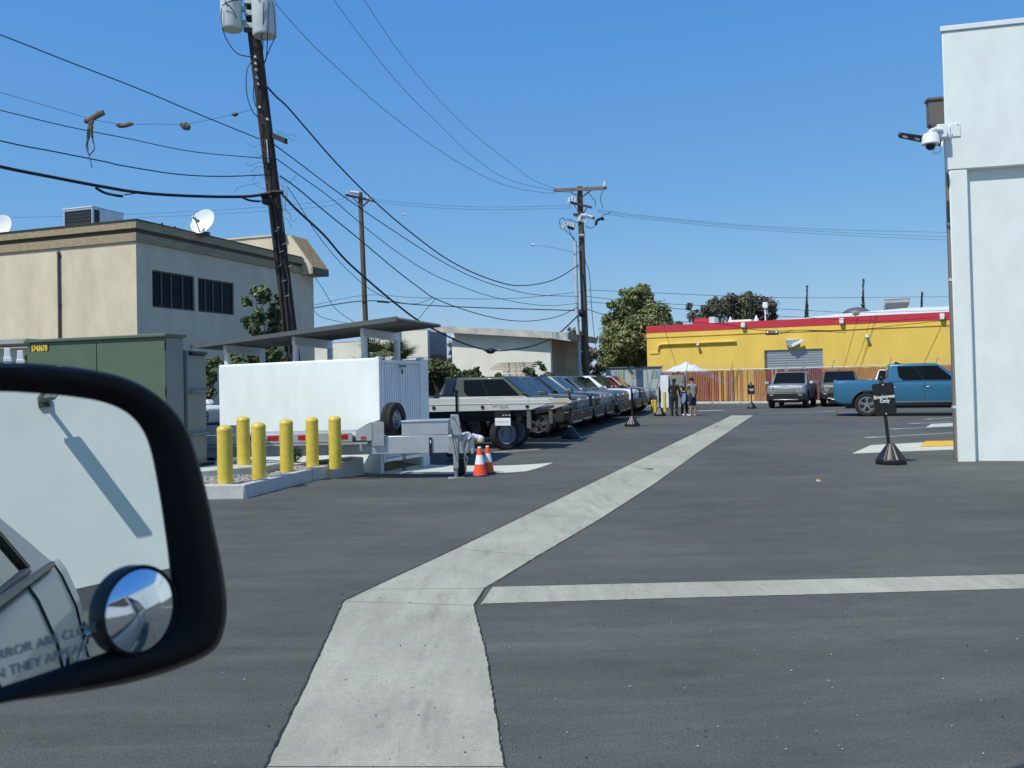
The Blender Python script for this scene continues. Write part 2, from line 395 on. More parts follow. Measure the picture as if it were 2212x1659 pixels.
# ragged dark strips along the gutter edges: the asphalt lip's shadow painted in
def lip(pts, wd, side):  # mesh of the painted shadow strip along one edge
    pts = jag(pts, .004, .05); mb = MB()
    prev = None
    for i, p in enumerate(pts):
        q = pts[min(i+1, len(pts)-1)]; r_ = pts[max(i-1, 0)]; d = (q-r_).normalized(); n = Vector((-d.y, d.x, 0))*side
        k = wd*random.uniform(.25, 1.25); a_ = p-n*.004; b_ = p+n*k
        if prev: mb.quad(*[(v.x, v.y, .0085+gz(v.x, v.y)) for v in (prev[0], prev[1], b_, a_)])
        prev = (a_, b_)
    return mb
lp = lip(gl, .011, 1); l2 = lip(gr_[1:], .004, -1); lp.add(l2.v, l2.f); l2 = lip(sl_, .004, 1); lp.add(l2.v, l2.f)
structure(lp.build('lip_shadow_strip', m_lipshadow))

def flat(name, m, pts, z=.004, mb=None, world=False):
    k = MB() if mb is None else mb
    q = [p if world else G(*p) for p in pts]; k.quad(*[(p.x, p.y, z+gz(p.x, p.y)) for p in q])
    return structure(k.build(name, m)) if mb is None else k
# sloping pad in front of the gate, subdivided so that it follows the dip
pa, pb, pc, pd = G(800, 1023), G(1136, 1018.5), G(1195, 1000), G(905, 1004)
k = MB(); N = 12
gp_ = lambda i, j: (pa*(1-i/N)+pb*(i/N))*(1-j/N)+(pd*(1-i/N)+pc*(i/N))*(j/N)
k.add([(lambda q: (q.x, q.y, gz(q.x, q.y)+.006))(gp_(i, j)) for j in range(N+1) for i in range(N+1)], [(j*(N+1)+i, j*(N+1)+i+1, (j+1)*(N+1)+i+1, (j+1)*(N+1)+i) for j in range(N) for i in range(N)])
structure(k.build('concrete_pad', m_concw))
# painted bay lines
k = MB()
def line(p, q, wd, tick=0):
    a_, b_ = G(*p), G(*q); d = (b_-a_).normalized(); n = Vector((-d.y, d.x, 0))*wd/2
    flat(None, None, [a_-n, b_-n, b_+n, a_+n], .005, k, True)
    if tick: flat(None, None, [a_-n*tick-d*.02, a_-n*tick+d*.45, a_+n*tick+d*.45, a_+n*tick-d*.02], .009, k, True)
line((1084, 953), (1222, 950), .10); line((1060, 978), (1165, 971), .10)
line((1872, 946), (2060, 935), .10, 2.2); line((1925, 927.5), (2055, 921), .10, 1.8); line((1966, 915.5), (2055, 911), .10, 2); line((2001, 906), (2055, 902), .10, 2)
line((1803, 888.5), (1640, 893.5), .11, 2.5); line((1508, 888), (1562, 886), .5)
line((1810, 893), (1900, 888), .1)
structure(k.build('parking_markings', m_line))
flat('sidewalk_ramp', m_concw, [(1840, 980.5), (1881, 962), (1995, 956), (2120, 950), (2120, 969)], .006)
flat('far_island', m_concw, [(2000, 923.5), (2012, 916), (2100, 912), (2100, 919)], .006)
# tactile warning pad with domes
q = [G(1987, 966), G(2075, 963), G(2075, 952.5), G(1999, 954)]
k = MB(); k.quad(*[(p.x, p.y, .012) for p in q])
for i in range(18):
    for j in range(7):
        u, v = (i+.5)/18, (j+.5)/7; p = (q[0]*(1-u)+q[1]*u)*(1-v)+(q[3]*(1-u)+q[2]*u)*v
        k.lathe([(.018, 0), (.014, .008), (.006, .011)], (p.x, p.y, .012), n=6)
structure(k.build('tactile_paving', m_tact))
# ================================================================== planter, bollards
kerb_top = .215
A = G(528, 1077); B = G(786, 1024.5); L_ = A+Vector((-5.2, .25, 0)); A.z = B.z = L_.z = 0
Cc = B+Vector((-.32, .30, 0)); D_ = Vector((-4.6, 16.45, 0)); E_ = Vector((-9.4, 17.9, 0))
outer = [L_, A, B, Cc, D_, E_]
def inset(poly, d):
    n = len(poly); out = []
    for i in range(n):
        p0, p1, p2 = poly[i-1], poly[i], poly[(i+1) % n]
        d1 = (p1-p0).normalized(); d2 = (p2-p1).normalized(); n1 = Vector((-d1.y, d1.x, 0)); n2 = Vector((-d2.y, d2.x, 0))
        b = (n1+n2).normalized(); out.append(p1+b*(d/max(.35, b.dot(n1))))
    return out
inn = inset(outer, .15)
k = MB(); n = len(outer)
for i in range(n):                                       # every side its own run of kerb, with open joints
    j = (i+1) % n; o0, o1, i0, i1 = outer[i], outer[j], inn[i], inn[j]
    ln = (o1-o0).length; m_ = max(1, int(ln/1.75))
    for q in range(m_):
        t0, t1 = q/m_+(.0022 if q else 0), (q+1)/m_-(.0022 if q < m_-1 else 0)
        a_, b_, c_, d_ = o0.lerp(o1, t0), o0.lerp(o1, t1), i0.lerp(i1, t1), i0.lerp(i1, t0)
        nn_ = (b_-a_).normalized(); nn_ = Vector((nn_.y, -nn_.x, 0))
        a2, b2 = a_+nn_*.025, b_+nn_*.025
        k.add([(a2.x, a2.y, -.2), (b2.x, b2.y, -.2), (c_.x, c_.y, -.2), (d_.x, d_.y, -.2), (a_.x, a_.y, kerb_top), (b_.x, b_.y, kerb_top), (c_.x, c_.y, kerb_top), (d_.x, d_.y, kerb_top)],
              [(3, 2, 1, 0), (4, 5, 6, 7), (0, 1, 5, 4), (1, 2, 6, 5), (2, 3, 7, 6), (3, 0, 4, 7)])
structure(k.build('kerb', mat('kerb_concrete', (.52, .52, .49), .85, var=.16, vs=3, bump=.35, bs=30), bevel=.018, seg=3))
structure(MB().quad(*[(p.x, p.y, .165) for p in inn]).build('planter_soil', m_soil))
def inpoly(x, y, poly):
    c = False; n = len(poly)
    for i in range(n):
        a_, b_ = poly[i-1], poly[i]
        if (a_.y > y) != (b_.y > y) and x < (b_.x-a_.x)*(y-a_.y)/(b_.y-a_.y)+a_.x: c = not c
    return c
def stones(name, label_pts, mats, smin, smax, z0, flatk=.6):
    mb = MB(); ico = [(0, 0, 1), (.894, 0, .447), (.276, .851, .447), (-.724, .526, .447), (-.724, -.526, .447), (.276, -.851, .447), (.724, .526, -.447), (-.276, .851, -.447), (-.894, 0, -.447), (-.276, -.851, -.447), (.724, -.526, -.447), (0, 0, -1)]
    fc = [(0, 1, 2), (0, 2, 3), (0, 3, 4), (0, 4, 5), (0, 5, 1), (1, 6, 2), (2, 7, 3), (3, 8, 4), (4, 9, 5), (5, 10, 1), (6, 7, 2), (7, 8, 3), (8, 9, 4), (9, 10, 5), (10, 6, 1), (11, 7, 6), (11, 8, 7), (11, 9, 8), (11, 10, 9), (11, 6, 10)]
    for (x, y) in label_pts:
        s_ = random.uniform(smin, smax); rm = Matrix.Rotation(random.uniform(0, 6.28), 3, 'Z') @ Matrix.Rotation(random.uniform(-.4, .4), 3, 'X')
        sx, sy, sz = s_*random.uniform(.7, 1.3), s_*random.uniform(.6, 1), s_*flatk*random.uniform(.6, 1.1)
        mb.add([rm @ Vector((v[0]*sx, v[1]*sy, v[2]*sz))+Vector((x, y, z0+gz(x, y)+sz*.5+random.uniform(0, s_*.5))) for v in ico], fc, random.randrange(len(mats)))
    o = mb.build(name, mats, sharp=60); return stuff(o)
pts = []
while len(pts) < 5200:
    x, y = random.uniform(-6.3, -2.4), random.uniform(12.8, 16.8)
    if inpoly(x, y, inn) and not (y > 15.1 and x < -4.3): pts.append((x, y))
stones('gravel', pts, [m_gravel, mat('gravel_grey', (.30, .30, .29), .9), mat('gravel_tan', (.42, .37, .29), .9), mat('gravel_dark', (.17, .165, .155), .9)], .016, .036, .165)
# loose grit on the lot
pts = []
for _ in range(420):
    p = G(random.uniform(450, 2230), 1010+650*random.random()**1.3); pts.append((p.x, p.y))
for _ in range(50):
    t = random.random(); i = random.randrange(1, 5); q = gl[i].lerp(gr_[i], random.uniform(.05, .95)); q = q.lerp(gl[i+1].lerp(gr_[i+1], .5), random.random()*.8); pts.append((q.x, q.y))
stones('loose_grit', pts, [mat('grit_dark', (.02, .02, .02), .9), mat('grit_pale', (.45, .45, .43), .9), m_soil], .002, .0065, .004)

prof = [(0.119, 0), (.119, .0)]
def make_bollard():
    r = .118
    t = thing('bollard', '', 'bollard')
    MB().lathe([(r, -.05), (r, .855)], n=32).build('sleeve', m_yel, t)
    c = [(r+.002, .845), (r+.004, .875)]+[(r*math.cos(a_*math.pi/2/7)+.002, .875+.075*math.sin(a_*math.pi/2/7)) for a_ in range(1, 8)]
    MB().lathe(c, n=32).build('cap', m_yel, t, sharp=50)
    return t
b0 = make_bollard()
bspots = [((487, 1047), .19, 'yellow bollard nearest the rounded corner of the gravel planter, frontmost of the row'),
          ((560, 1034.5), .19, 'yellow bollard in the gravel, second from the near end of the front row'),
          ((620, 1019.5), .19, 'yellow bollard in the gravel with the small leafy weed on its right'),
          ((675.5, 1011), .19, 'yellow bollard in the gravel just right of the small leafy weed'),
          ((724.5, 1001.5), .19, 'yellow bollard at the narrow far tip of the gravel planter'),
          ((526.5, 998), .30, 'yellow bollard standing back on the concrete pad beside the utility cabinet')]
for i, (p, h, lb) in enumerate(bspots):
    o = b0 if i == 0 else copy_tree(b0)
    q = G(p[0], p[1], h); o.location = (q.x, q.y, h); o.scale = (1, 1, 1.0 if h < .25 else .93); tag(o, lb, 'bollard', 'yellow bollards guarding the cabinet')
    o.rotation_euler.z = i*1.1
    if i == 4: q = P(724.5, 1001.5, 16.2); o.location = (q.x, q.y, .20)
    if i == 5: q = P(526.5, 998, 15.75); o.location = (q.x, q.y, .31)
# pad under the cabinets
k = MB(); k.prism([(-9.6, 16.2, .1), (-6.35, 14.75, .1), (-5.6, 14.75, .1), (-4.5, 15.62, .1), (-4.3, 16.35, .1), (-9.2, 17.9, .1)], (0, 0, .2))
structure(k.build('equipment_pad', m_concw, bevel=.02))

# ------------------------------------------------------------------ leaf maker
def leaves(clumps, n, size, mats, name, parent=None, spread=.5, aspect=.55, droop=0.0, fold=False):
    """many small leaf faces gathered in clumps; clumps: (centre, radius)"""
    v = []; f = []; mi = []; rnd = random.random; G_ = random.gauss
    wts = [c[1]**2 for c in clumps]
    for c in random.choices(clumps, wts, k=n):
        ctr, r = c[0], c[1]
        while True:
            d = Vector((rnd()*2-1, rnd()*2-1, rnd()*2-1))
            if .05 < d.length < 1: break
        d *= (.55+.45*rnd())
        p = ctr+Vector((d.x*r, d.y*r, d.z*r*(c[2] if len(c) > 2 else .85)))
        nrm = (d.normalized()+Vector((G_(0, .55), G_(0, .55), G_(0.25, .55)))).normalized()
        u = nrm.orthogonal().normalized(); u = Matrix.Rotation(rnd()*6.283, 3, nrm) @ u
        if droop: u = (u+Vector((0, 0, -droop))).normalized()
        w_ = nrm.cross(u).normalized(); s_ = size*(.6+.8*rnd())
        b = len(v); a_ = aspect
        v += [p-u*s_*.5, p+w_*s_*a_*.5, p+u*s_*.5, p-w_*s_*a_*.5]
        f.append((b, b+1, b+2, b+3)); mi.append(random.randrange(len(mats)))
    me = bpy.data.meshes.new(name); me.from_pydata([tuple(x) for x in v], [], f)
    for m in mats: me.materials.append(m)
    me.polygons.foreach_set('material_index', mi); me.update()
    o = bpy.data.objects.new(name, me); COL.objects.link(o)
    if parent is not None: o.parent = parent
    return o
def limb(mb, a_, b_, r0, r1, wob=.06, seg=5):
    pts = [Vector(a_).lerp(Vector(b_), i/seg) for i in range(seg+1)]
    L0 = (Vector(b_)-Vector(a_)).length
    for i in range(1, seg): pts[i] += Vector((random.gauss(0, wob), random.gauss(0, wob), 0))*L0*.4
    for i in range(seg): mb.cyl(pts[i], pts[i+1], r0+(r1-r0)*i/seg, r0+(r1-r0)*(i+1)/seg, 7)

# small weed in the gravel
q = G(640, 1007, .17)
t = thing('weed', 'small leafy weed growing from the gravel between two yellow bollards', 'plant', (q.x, q.y, .17))
k = MB()
tips = []
for i in range(9):
    tip = Vector((random.uniform(-.16, .16), random.uniform(-.12, .12), random.uniform(.12, .42))); limb(k, (0, 0, 0), tip, .006, .003, .15); tips.append(tip)
k.build('stem', m_twig, t); leaves([(p_, .075) for p_ in tips]+[(p_*.65, .07) for p_ in tips], 330, .048, lf_small, 'foliage', t)

# ================================================================== green utility cabinet
ux = Vector((-.945, .327, 0)); uy = Vector((.327, .945, 0))
t = thing('utility_cabinet', 'tall green utility cabinet numbered 5743670 with grey side, behind the wing mirror', 'utility cabinet', (-6.05, 15.0, .3), rotz_of(-ux))
# local x runs right along the front, y runs back, front right corner at the origin
MB().box(-3.2, -.012, .02, .46, 0, 2.34).build('housing', m_gry, t, bevel=.012)
MB().box(-3.2, -1.56, -.002, .02, .06, 2.3).build('door', m_green, t, bevel=.006)
o = MB().box(-1.54, -.02, -.002, .02, .06, 2.3).build('door', m_green, t, bevel=.006)
for z in (.4, 1.3, 2.1): MB().cyl((-.006, -.012, z), (-.006, -.012, z+.16), .014).build('hinge', m_black, o)
MB().box(-3.24, .03, -.05, .50, 2.34, 2.40).build('roof', m_green, t, bevel=.012)
k = MB().box(-3.13, -2.66, -.0045, -.002, 2.175, 2.295)
k.build('number_plate', m_black, t)
text('lettering', '5743670', .155, mat('number_yellow', (.85, .60, .05), .5), t, (-2.895, -.006, 2.232), (R(90), 0, 0), off=.006, sx=.72)
q = MB().box(-2.53, -2.35, -.005, -.002, 1.70, 1.90).build('notice', m_refl, t)
MB().box(-2.53, -2.35, -.0065, -.005, 1.85, 1.90).build('header', mat('notice_blue', (.10, .36, .58), .5), q)
text('lettering', 'NOTICE', .05, m_refl, q, (-2.44, -.0075, 1.875), (R(90), 0, 0), ext=.0004, sx=.75)
k = MB()
for z in (1.80, 1.765, 1.735): k.box(-2.515, -2.365+random.uniform(-.05, 0), -.0062, -.005, z, z+.014)
k.build('fine_print', m_dgrey, q)
t2 = thing('switchgear_cabinet', 'grey metal switchgear box with drip hoods on its shaded side, beside the green cabinet', 'utility cabinet', (-5.86, 15.44, .3), rotz_of(-ux))
MB().box(-2.7, 0, .02, .52, 0, 2.12).build('housing', m_gry, t2, bevel=.012)
k = MB()
for z, w_ in ((2.02, 1), (1.33, 0), (.55, 0)):
    k2 = MB(); k2.prism([(0, .06, z), (.085, .06, z+.03), (.085, .06, z+.06), (0, .06, z+.09)], (0, .42, 0)); k2.build('drip_hood', m_black if w_ else m_gry, t2, bevel=.006)
MB().box(-.2, .1, .1, .62, -.02, .05).build('plinth', m_black, t2)

# ================================================================== trash enclosure with canopy
S = 1.1
ec = Vector((-2.575, 16.37, 0))*S; el = Vector((-4.1, 3.1, 0)).normalized(); eg = Vector((.73, 1.32, 0)).normalized()
gw = 1.51*S
zt = 1.75+(824.2-769)/1850*16.37*S
ztl = zt+.02
t = thing('trash_enclosure', 'white walled trash enclosure with ribbed metal gate and dark canopy on posts', 'enclosure', (ec.x, ec.y, 0), rotz_of(-el))
inv = Matrix.Rotation(-rotz_of(-el), 3, 'Z')
def EL(v): return inv @ (v-ec)
Lw = 5.14*S*1.0
g1 = EL(ec+eg*gw)                                        # gate end in local space
k = MB(); k.prism([(0, 0, -.3), (-Lw, 0, -.3), (-Lw, .18, -.3), (-.0, .18, -.3)], (0, 0, zt+.3)); k.build('wall', m_white, t, bevel=.05, seg=4)
k = MB(); gd = Vector((g1.x, g1.y, 0)).normalized(); gn = Vector((gd.y, -gd.x, 0))
bk = g1+Vector((-.02, .0, 0))
k.prism([(g1.x, g1.y+.02, -.3), (g1.x-Lw+.2, g1.y+.2, -.3), (g1.x-Lw+.2, g1.y+.36, -.3), (g1.x, g1.y+.2, -.3)], (0, 0, zt+.28)); k.build('wall', m_white, t, bevel=.02)
k = MB(); k.prism([(-Lw+.02, .18, -.3), (-Lw+.2, .18, -.3), (g1.x-Lw+.4, g1.y+.2, -.3), (g1.x-Lw+.2, g1.y+.2, -.3)], (0, 0, zt+.25)); k.build('wall', m_white, t)
# gate: two ribbed leaves, a post at each end
gz0 = -.02
def gp3(s_, d_, z): v = gd*s_+gn*d_; return Vector((v.x, v.y, z))
def gate_leaf(s0, s1):
    k = MB(); n = int((s1-s0)/.075); zb0, zb1 = .30-.16, .30-.16
    for i in range(n):
        a_ = s0+(s1-s0)*i/n; b_ = s0+(s1-s0)*(i+1)/n; wd = b_-a_
        for (u0, u1, d_) in ((0, .62, .0), (.62, 1, -.022)):
            k.obox(gp3(a_+wd*(u0+u1)/2, d_, (zt-.16+zb0)/2+.02), gd*wd*(u1-u0)/2*.995, gn*.012, (0, 0, (zt-.16-zb0)/2))
    o = k.build('gate_leaf', m_gate, t)
    f = MB()
    f.obox(gp3((s0+s1)/2, .02, zt-.09), gd*(s1-s0)/2, gn*.03, (0, 0, .035)); f.obox(gp3((s0+s1)/2, .02, zb0-.03), gd*(s1-s0)/2, gn*.03, (0, 0, .035))
    for s_ in (s0+.025, s1-.025): f.obox(gp3(s_, .022, (zt+zb0)/2-.08), gd*.025, gn*.03, (0, 0, (zt-zb0)/2+.0))
    f.build('leaf_frame', m_gate, o, bevel=.004)
    return o
m_gate = mat('gate_paint', (.80, .82, .81), .5, .0, var=.06)
gate_leaf(.10, gw/2-.008)
lf = gate_leaf(gw/2+.008, gw-.10)
k = MB(); k.obox(gp3(gw/2, .06, zt-.18), gd*.10, gn*.02, (0, 0, .02)); k.obox(gp3(gw/2-.03, .06, zt-.3), gd*.02, gn*.02, (0, 0, .05)); k.obox(gp3(gw/2+.03, .05, .12), gd*.012, gn*.012, (0, 0, .28)); k.obox(gp3(gw/2-.04, .05, .1), gd*.012, gn*.012, (0, 0, .28))
k.build('latch', m_dgrey, t)
for s_ in (.045, gw-.045):
    MB().obox(gp3(s_, .0, zt/2-.1), gd*.045, gn*.045, (0, 0, zt/2+.12)).build('gate_post', m_gate, t, bevel=.006)
# canopy
def canopy_pt(x, y, Z): return EL(P(x, y, Z))
c_fr = canopy_pt(857, 687.4, 16.0*S); c_br = canopy_pt(952.5, 702.4, 17.35*S); c_fl = canopy_pt(409.5, 748.6, 20.2*S); c_bl = c_fl+(c_br-c_fr)
k = MB(); NR = 26; a_ = []; bot = []
for i in range(NR*2+1):
    u = i/(NR*2); up = .028 if i % 2 else -.028
    for e_ in (c_fl.lerp(c_bl, u), c_fr.lerp(c_br, u)): a_.append(e_+Vector((0, 0, up)))
for i in range(NR*2):
    k.add([a_[2*i], a_[2*i+1], a_[2*i+3], a_[2*i+2], a_[2*i]-Vector((0, 0, .012)), a_[2*i+1]-Vector((0, 0, .012)), a_[2*i+3]-Vector((0, 0, .012)), a_[2*i+2]-Vector((0, 0, .012))],
          [(0, 1, 2, 3), (7, 6, 5, 4), (1, 5, 6, 2), (0, 3, 7, 4), (0, 4, 5, 1), (3, 2, 6, 7)])
k.obox((c_fl+c_fr)/2+Vector((0, 0, -.01)), (c_fr-c_fl)/2, (0, .012, 0), (0, 0, .05))
k.build('canopy', m_roofsheet, t, sharp=20)
def beam(p0, p1, h, w_=.05):                              # I-beam under the sheets
    k = MB(); d = (p1-p0); dn = d.normalized(); sd = Vector((-dn.y, dn.x, 0)).normalized(); mid = (p0+p1)/2
    k.obox(mid-Vector((0, 0, h/2)), d/2, sd*.012, (0, 0, h/2)); k.obox(mid, d/2, sd*w_, (0, 0, .010)); k.obox(mid-Vector((0, 0, h)), d/2, sd*w_, (0, 0, .010))
    k.obox(p0-Vector((0, 0, h/2)), dn*.006, sd*w_, (0, 0, h/2+.01)); return k
for fr_, (ux_, uy_, Z_, pf) in enumerate(((485.7, 741.5, 19.75*S, (494, 781)), (634, 723, 18.4*S, (641, 773)), (782, 702.5, 17.2*S, (789, 768)))):
    p0 = canopy_pt(ux_, uy_, Z_); p1 = p0+(c_br-c_fr)*.83
    p0 = p0+Vector((0, 0, -.02)); p1 = p1+Vector((0, 0, -.04))
    beam(p0, p1, .21).build('beam', m_whitep, t)
    for q, zz in ((p0.lerp(p1, .05), p0.z), (p0.lerp(p1, .94), p1.z)):
        MB().cyl((q.x, q.y, -.2), (q.x, q.y, zz-.21), .07, n=16).build('post', m_whitep, t)

# ================================================================== utility trailer in front of the enclosure
t = thing('trailer', 'long aluminium equipment trailer with red reflectors and upright spare tyre, parked behind the bollards', 'trailer', (-4.6, 16.8, 0))
TX, TY = -4.6, 16.8
def lx(x, Z=16.8, y=940): return P(x, y, Z).x-TX
def hz(y, x, Z=16.8): return P(x, y, Z).z
xl, xr = -2.9, lx(761)
MB().box(xl, xr, .0, .05, .615, .79).build('side_rail', m_alu, t, bevel=.006)
k = MB().box(xl, xr+.3, -.02, .03, .56, .60); k.box(xl, xr+.1, 1.05, 1.1, .56, .79); k.box(xl, xr+.3, .05, 1.05, .70, .74)
k.build('deck', m_alu, t)
for x0, x1 in ((540, 552), (578, 602.5), (644, 660), (711, 716), (736, 752)):
    MB().box(lx(x0), lx(x1), -.006, .0, .66, .76).build('reflector', m_red, t, bevel=.003)
MB().box(xl, lx(513), -.015, .06, .80, .985).build('side_board', m_alu, t, bevel=.006)
MB().box(xl, .2+xr+1.0, .12, .20, .345, .56).build('frame_beam', m_galv, t, bevel=.006)
MB().box(xl, .2+xr+1.0, 1.0, 1.08, .345, .56).build('frame_beam', m_galv, t, bevel=.006)
# fender plate with slanted edge, gusset, marker
zf0, zf1 = hz(951, 786), hz(912, 786)
k = MB(); k.prism([(lx(769), -.01, zf0), (lx(804), -.01, zf0), (lx(804), -.01, zf1), (lx(797), -.01, zf1), (lx(769), -.01, zf1-.16)], (0, .04, 0)); fp = k.build('fender_plate', m_alu, t, bevel=.004)
MB().box(lx(779.5), lx(791.5), -.02, -.01, hz(948.5, 786), hz(942, 786)).build('side_marker', m_amber, fp, bevel=.004)
k = MB(); k.box(lx(804), lx(830), .0, .03, zf0-.12, zf1); k.box(lx(804), lx(804)+.012, .0, 1.05, zf0, zf1); k.build('gusset', m_galv, t, bevel=.004)
# spare tyre standing on the deck
cx_, cz_ = lx(850, 17.25, 907), hz(907, 850, 17.25); axd = Vector((.93, -.37, 0)).normalized(); o0 = Vector((cx_, .45, cz_))
rr = .355
sp = MB().lathe([(.20, -.10), (rr-.05, -.115), (rr-.012, -.10), (rr, -.06), (rr, -.022), (rr-.012, -.020), (rr-.012, -.014), (rr, -.012), (rr, .012), (rr-.012, .014), (rr-.012, .020), (rr, .022), (rr, .06), (rr-.012, .10), (rr-.05, .115), (.20, .10)], o0, axd, 40).build('spare_tyre', m_rubber, t, sharp=30)
k = MB().lathe([(.205, -.09), (.205, .07), (.17, .085), (.15, .04), (.08, .03), (.06, .05), (.0, .05)], o0, axd, 28)
for i in range(5):
    a_ = i*2*math.pi/5; u = axd.orthogonal().normalized(); w_ = axd.cross(u); q = o0+(u*math.cos(a_)+w_*math.sin(a_))*.055+axd*.05; k.cyl(q, q+axd*.03, .012, n=8)
k.build('rim', m_steel, sp)
# tongue
x0, x1 = lx(804), lx(970)
k = MB().box(lx(867), lx(968), .08, .75, hz(940, 917), hz(911, 917)); tg = k.build('tongue_box', m_alu, t, bevel=.006)
MB().box(lx(866), lx(969), .06, .77, hz(911, 917), hz(911, 917)+.022).build('lip', m_alu, tg, bevel=.003)
MB().box(lx(800), x1, .07, .76, hz(979.4, 917), hz(940.6, 917)-.004).build('tongue', m_alu, t, bevel=.008)
k = MB(); zc0, zc1 = hz(980, 990), hz(939.5, 990)
k.prism([(lx(968), .05, zc0), (lx(1010), .05, zc0), (lx(1019), .05, zc0+.05), (lx(1019), .05, zc1-.06), (lx(1008), .05, zc1), (lx(968), .05, zc1)], (0, .74, 0)); k.build('coupler_block', m_galv, t, bevel=.012)
k = MB()
for z in (.1, .17, .24, .31): k.cyl((lx(1015), .05, zc0+z-.03), (lx(1015), .035, zc0+z-.03), .012, n=8)
k.box(lx(1017), lx(1021), .03, .8, zc0-.01, zc1-.02); k.build('hitch_plate', m_alu, t, bevel=.003)
# jack
zg = gz(-1.2, 17)
k = MB().prism([(lx(974), -.02, hz(940, 983)), (lx(994.5), -.02, hz(940, 983)), (lx(994.5), -.02, hz(917, 983)), (lx(991), -.02, hz(895.5, 983)), (lx(974.5), -.02, hz(895.5, 983)), (lx(974.5), -.02, hz(920, 983))], (0, .05, 0)); jk = k.build('jack_bracket', m_galv, t, bevel=.006)
k = MB().cyl((lx(980), -.03, hz(901, 980)), (lx(997), -.04, hz(930, 997)), .012, n=8); k.cyl((lx(997), -.04, hz(930, 997)), (lx(992), -.05, hz(945, 992)), .010, n=8); k.cyl((lx(980), -.04, hz(901, 980)), (lx(980), .02, hz(901, 980)), .026, n=12); k.build('crank', m_steel, jk)
k = MB().box(lx(978), lx(989), .02, .12, hz(1012, 983), hz(935, 983)); lg = k.build('jack_leg', m_galv, t, bevel=.006)
q = P(983, 1010, 16.6); k = MB().cyl((lx(983.5), .07, zg+.02), (lx(983.5), .07, hz(1008, 983)), .036, n=14); k.build('jack_ram', m_steel, lg)
k = MB().box(lx(966), lx(1001), -.03, .17, zg+.002, zg+.018); k.build('foot_plate', m_galv, lg, bevel=.004)
# chain, hook and cable
k = MB(); px_ = [(1007, 936), (1005, 950), (1002, 965), (1004, 980), (1003, 995), (1005, 1006), (1006, 1016)]
cp = resample([Vector((lx(a_), -.03+random.uniform(-.01, .01), hz(b_, a_))) for a_, b_ in px_], 26)
for i in range(26):
    d = (cp[i+1]-cp[i]); c_ = (cp[i]+cp[i+1])/2; sd = Vector((1, .3, 0)) if i % 2 else Vector((.2, 1, 0)); sd = (sd-sd.dot(d.normalized())*d.normalized()).normalized()*.014
    dd = d*.72; lp_ = [c_-dd+sd*.6, c_-dd*.5+sd, c_+dd*.5+sd, c_+dd+sd*.6, c_+dd-sd*.6, c_+dd*.5-sd, c_-dd*.5-sd, c_-dd-sd*.6]
    for a_, b_ in zip(lp_, lp_[1:]+lp_[:1]): k.cyl(a_, b_, .0065, n=5)
cp2 = resample([Vector((lx(a_), -.05, hz(b_, a_))) for a_, b_ in ((1009, 945), (998, 958), (1001, 975), (1010, 990), (1006, 1004))], 18)
for i in range(18):
    d = (cp2[i+1]-cp2[i]); c_ = (cp2[i]+cp2[i+1])/2; sd = Vector((1, .3, 0)) if i % 2 else Vector((.2, 1, 0)); sd = (sd-sd.dot(d.normalized())*d.normalized()).normalized()*.013
    dd = d*.72; lp_ = [c_-dd+sd*.6, c_+dd+sd*.6, c_+dd-sd*.6, c_-dd-sd*.6]
    for a_, b_ in zip(lp_, lp_[1:]+lp_[:1]): k.cyl(a_, b_, .006, n=5)
k.build('safety_chain', m_steel, t)
hk = catmull([Vector((lx(a_), -.03, hz(b_, a_))) for a_, b_ in ((1000, 938), (1006, 935), (1013, 935), (1017, 940), (1013, 947), (1009, 949))], 4)
MB().tube(hk, .02, 8).build('hook', m_ceram, t)
ca = catmull([Vector((lx(a_), -.04, hz(b_, a_))) for a_, b_ in ((975, 925), (979, 950), (983, 975), (987, 995), (992, 1000))], 5)
MB().tube(ca, .008, 6).build('brake_cable', m_black, t)
k = MB().cyl((lx(1017), .4, hz(947, 1030)), (lx(1036), .4, hz(949, 1030)), .075, .06, 16); k.sphere((lx(1036), .4, hz(951, 1030)), .075, 10); ball = k.build('coupler', m_ceram, t)
MB().lathe([(.079, -.012), (.079, .012)], (lx(1036), .4, hz(955, 1030)), (0, 0, 1), 20).build('collar', m_yel, ball)
# steel locking bar with holes on the tongue
k = MB().box(lx(926), lx(932.5), .035, .055, hz(985, 929), hz(945, 929)); k.build('lock_bar', m_black, t, bevel=.005)
k = MB()
for z in (952, 956): k.cyl((lx(929.5), .034, hz(z, 929)), (lx(929.5), .028, hz(z, 929)), .016, n=10)
k.build('lock_bolt', m_ceram, t)
k = MB(); 
for wy in (.25, 1.0): k.lathe([(.12, -.08), (.30, -.09), (.33, -.07), (.335, 0), (.33, .07), (.30, .09), (.12, .08)], (-1.9, wy, .33), (0, 1, 0), 28)
k.build('wheel', m_rubber, t)
k = MB().lathe([(.10, -.07), (.15, -.075), (.17, -.05), (.17, .05), (.15, .075), (.10, .07)], (lx(988), .5, zg+.17), (1, .5, 0), 24); k.build('tongue_wheel', m_rubber, t)

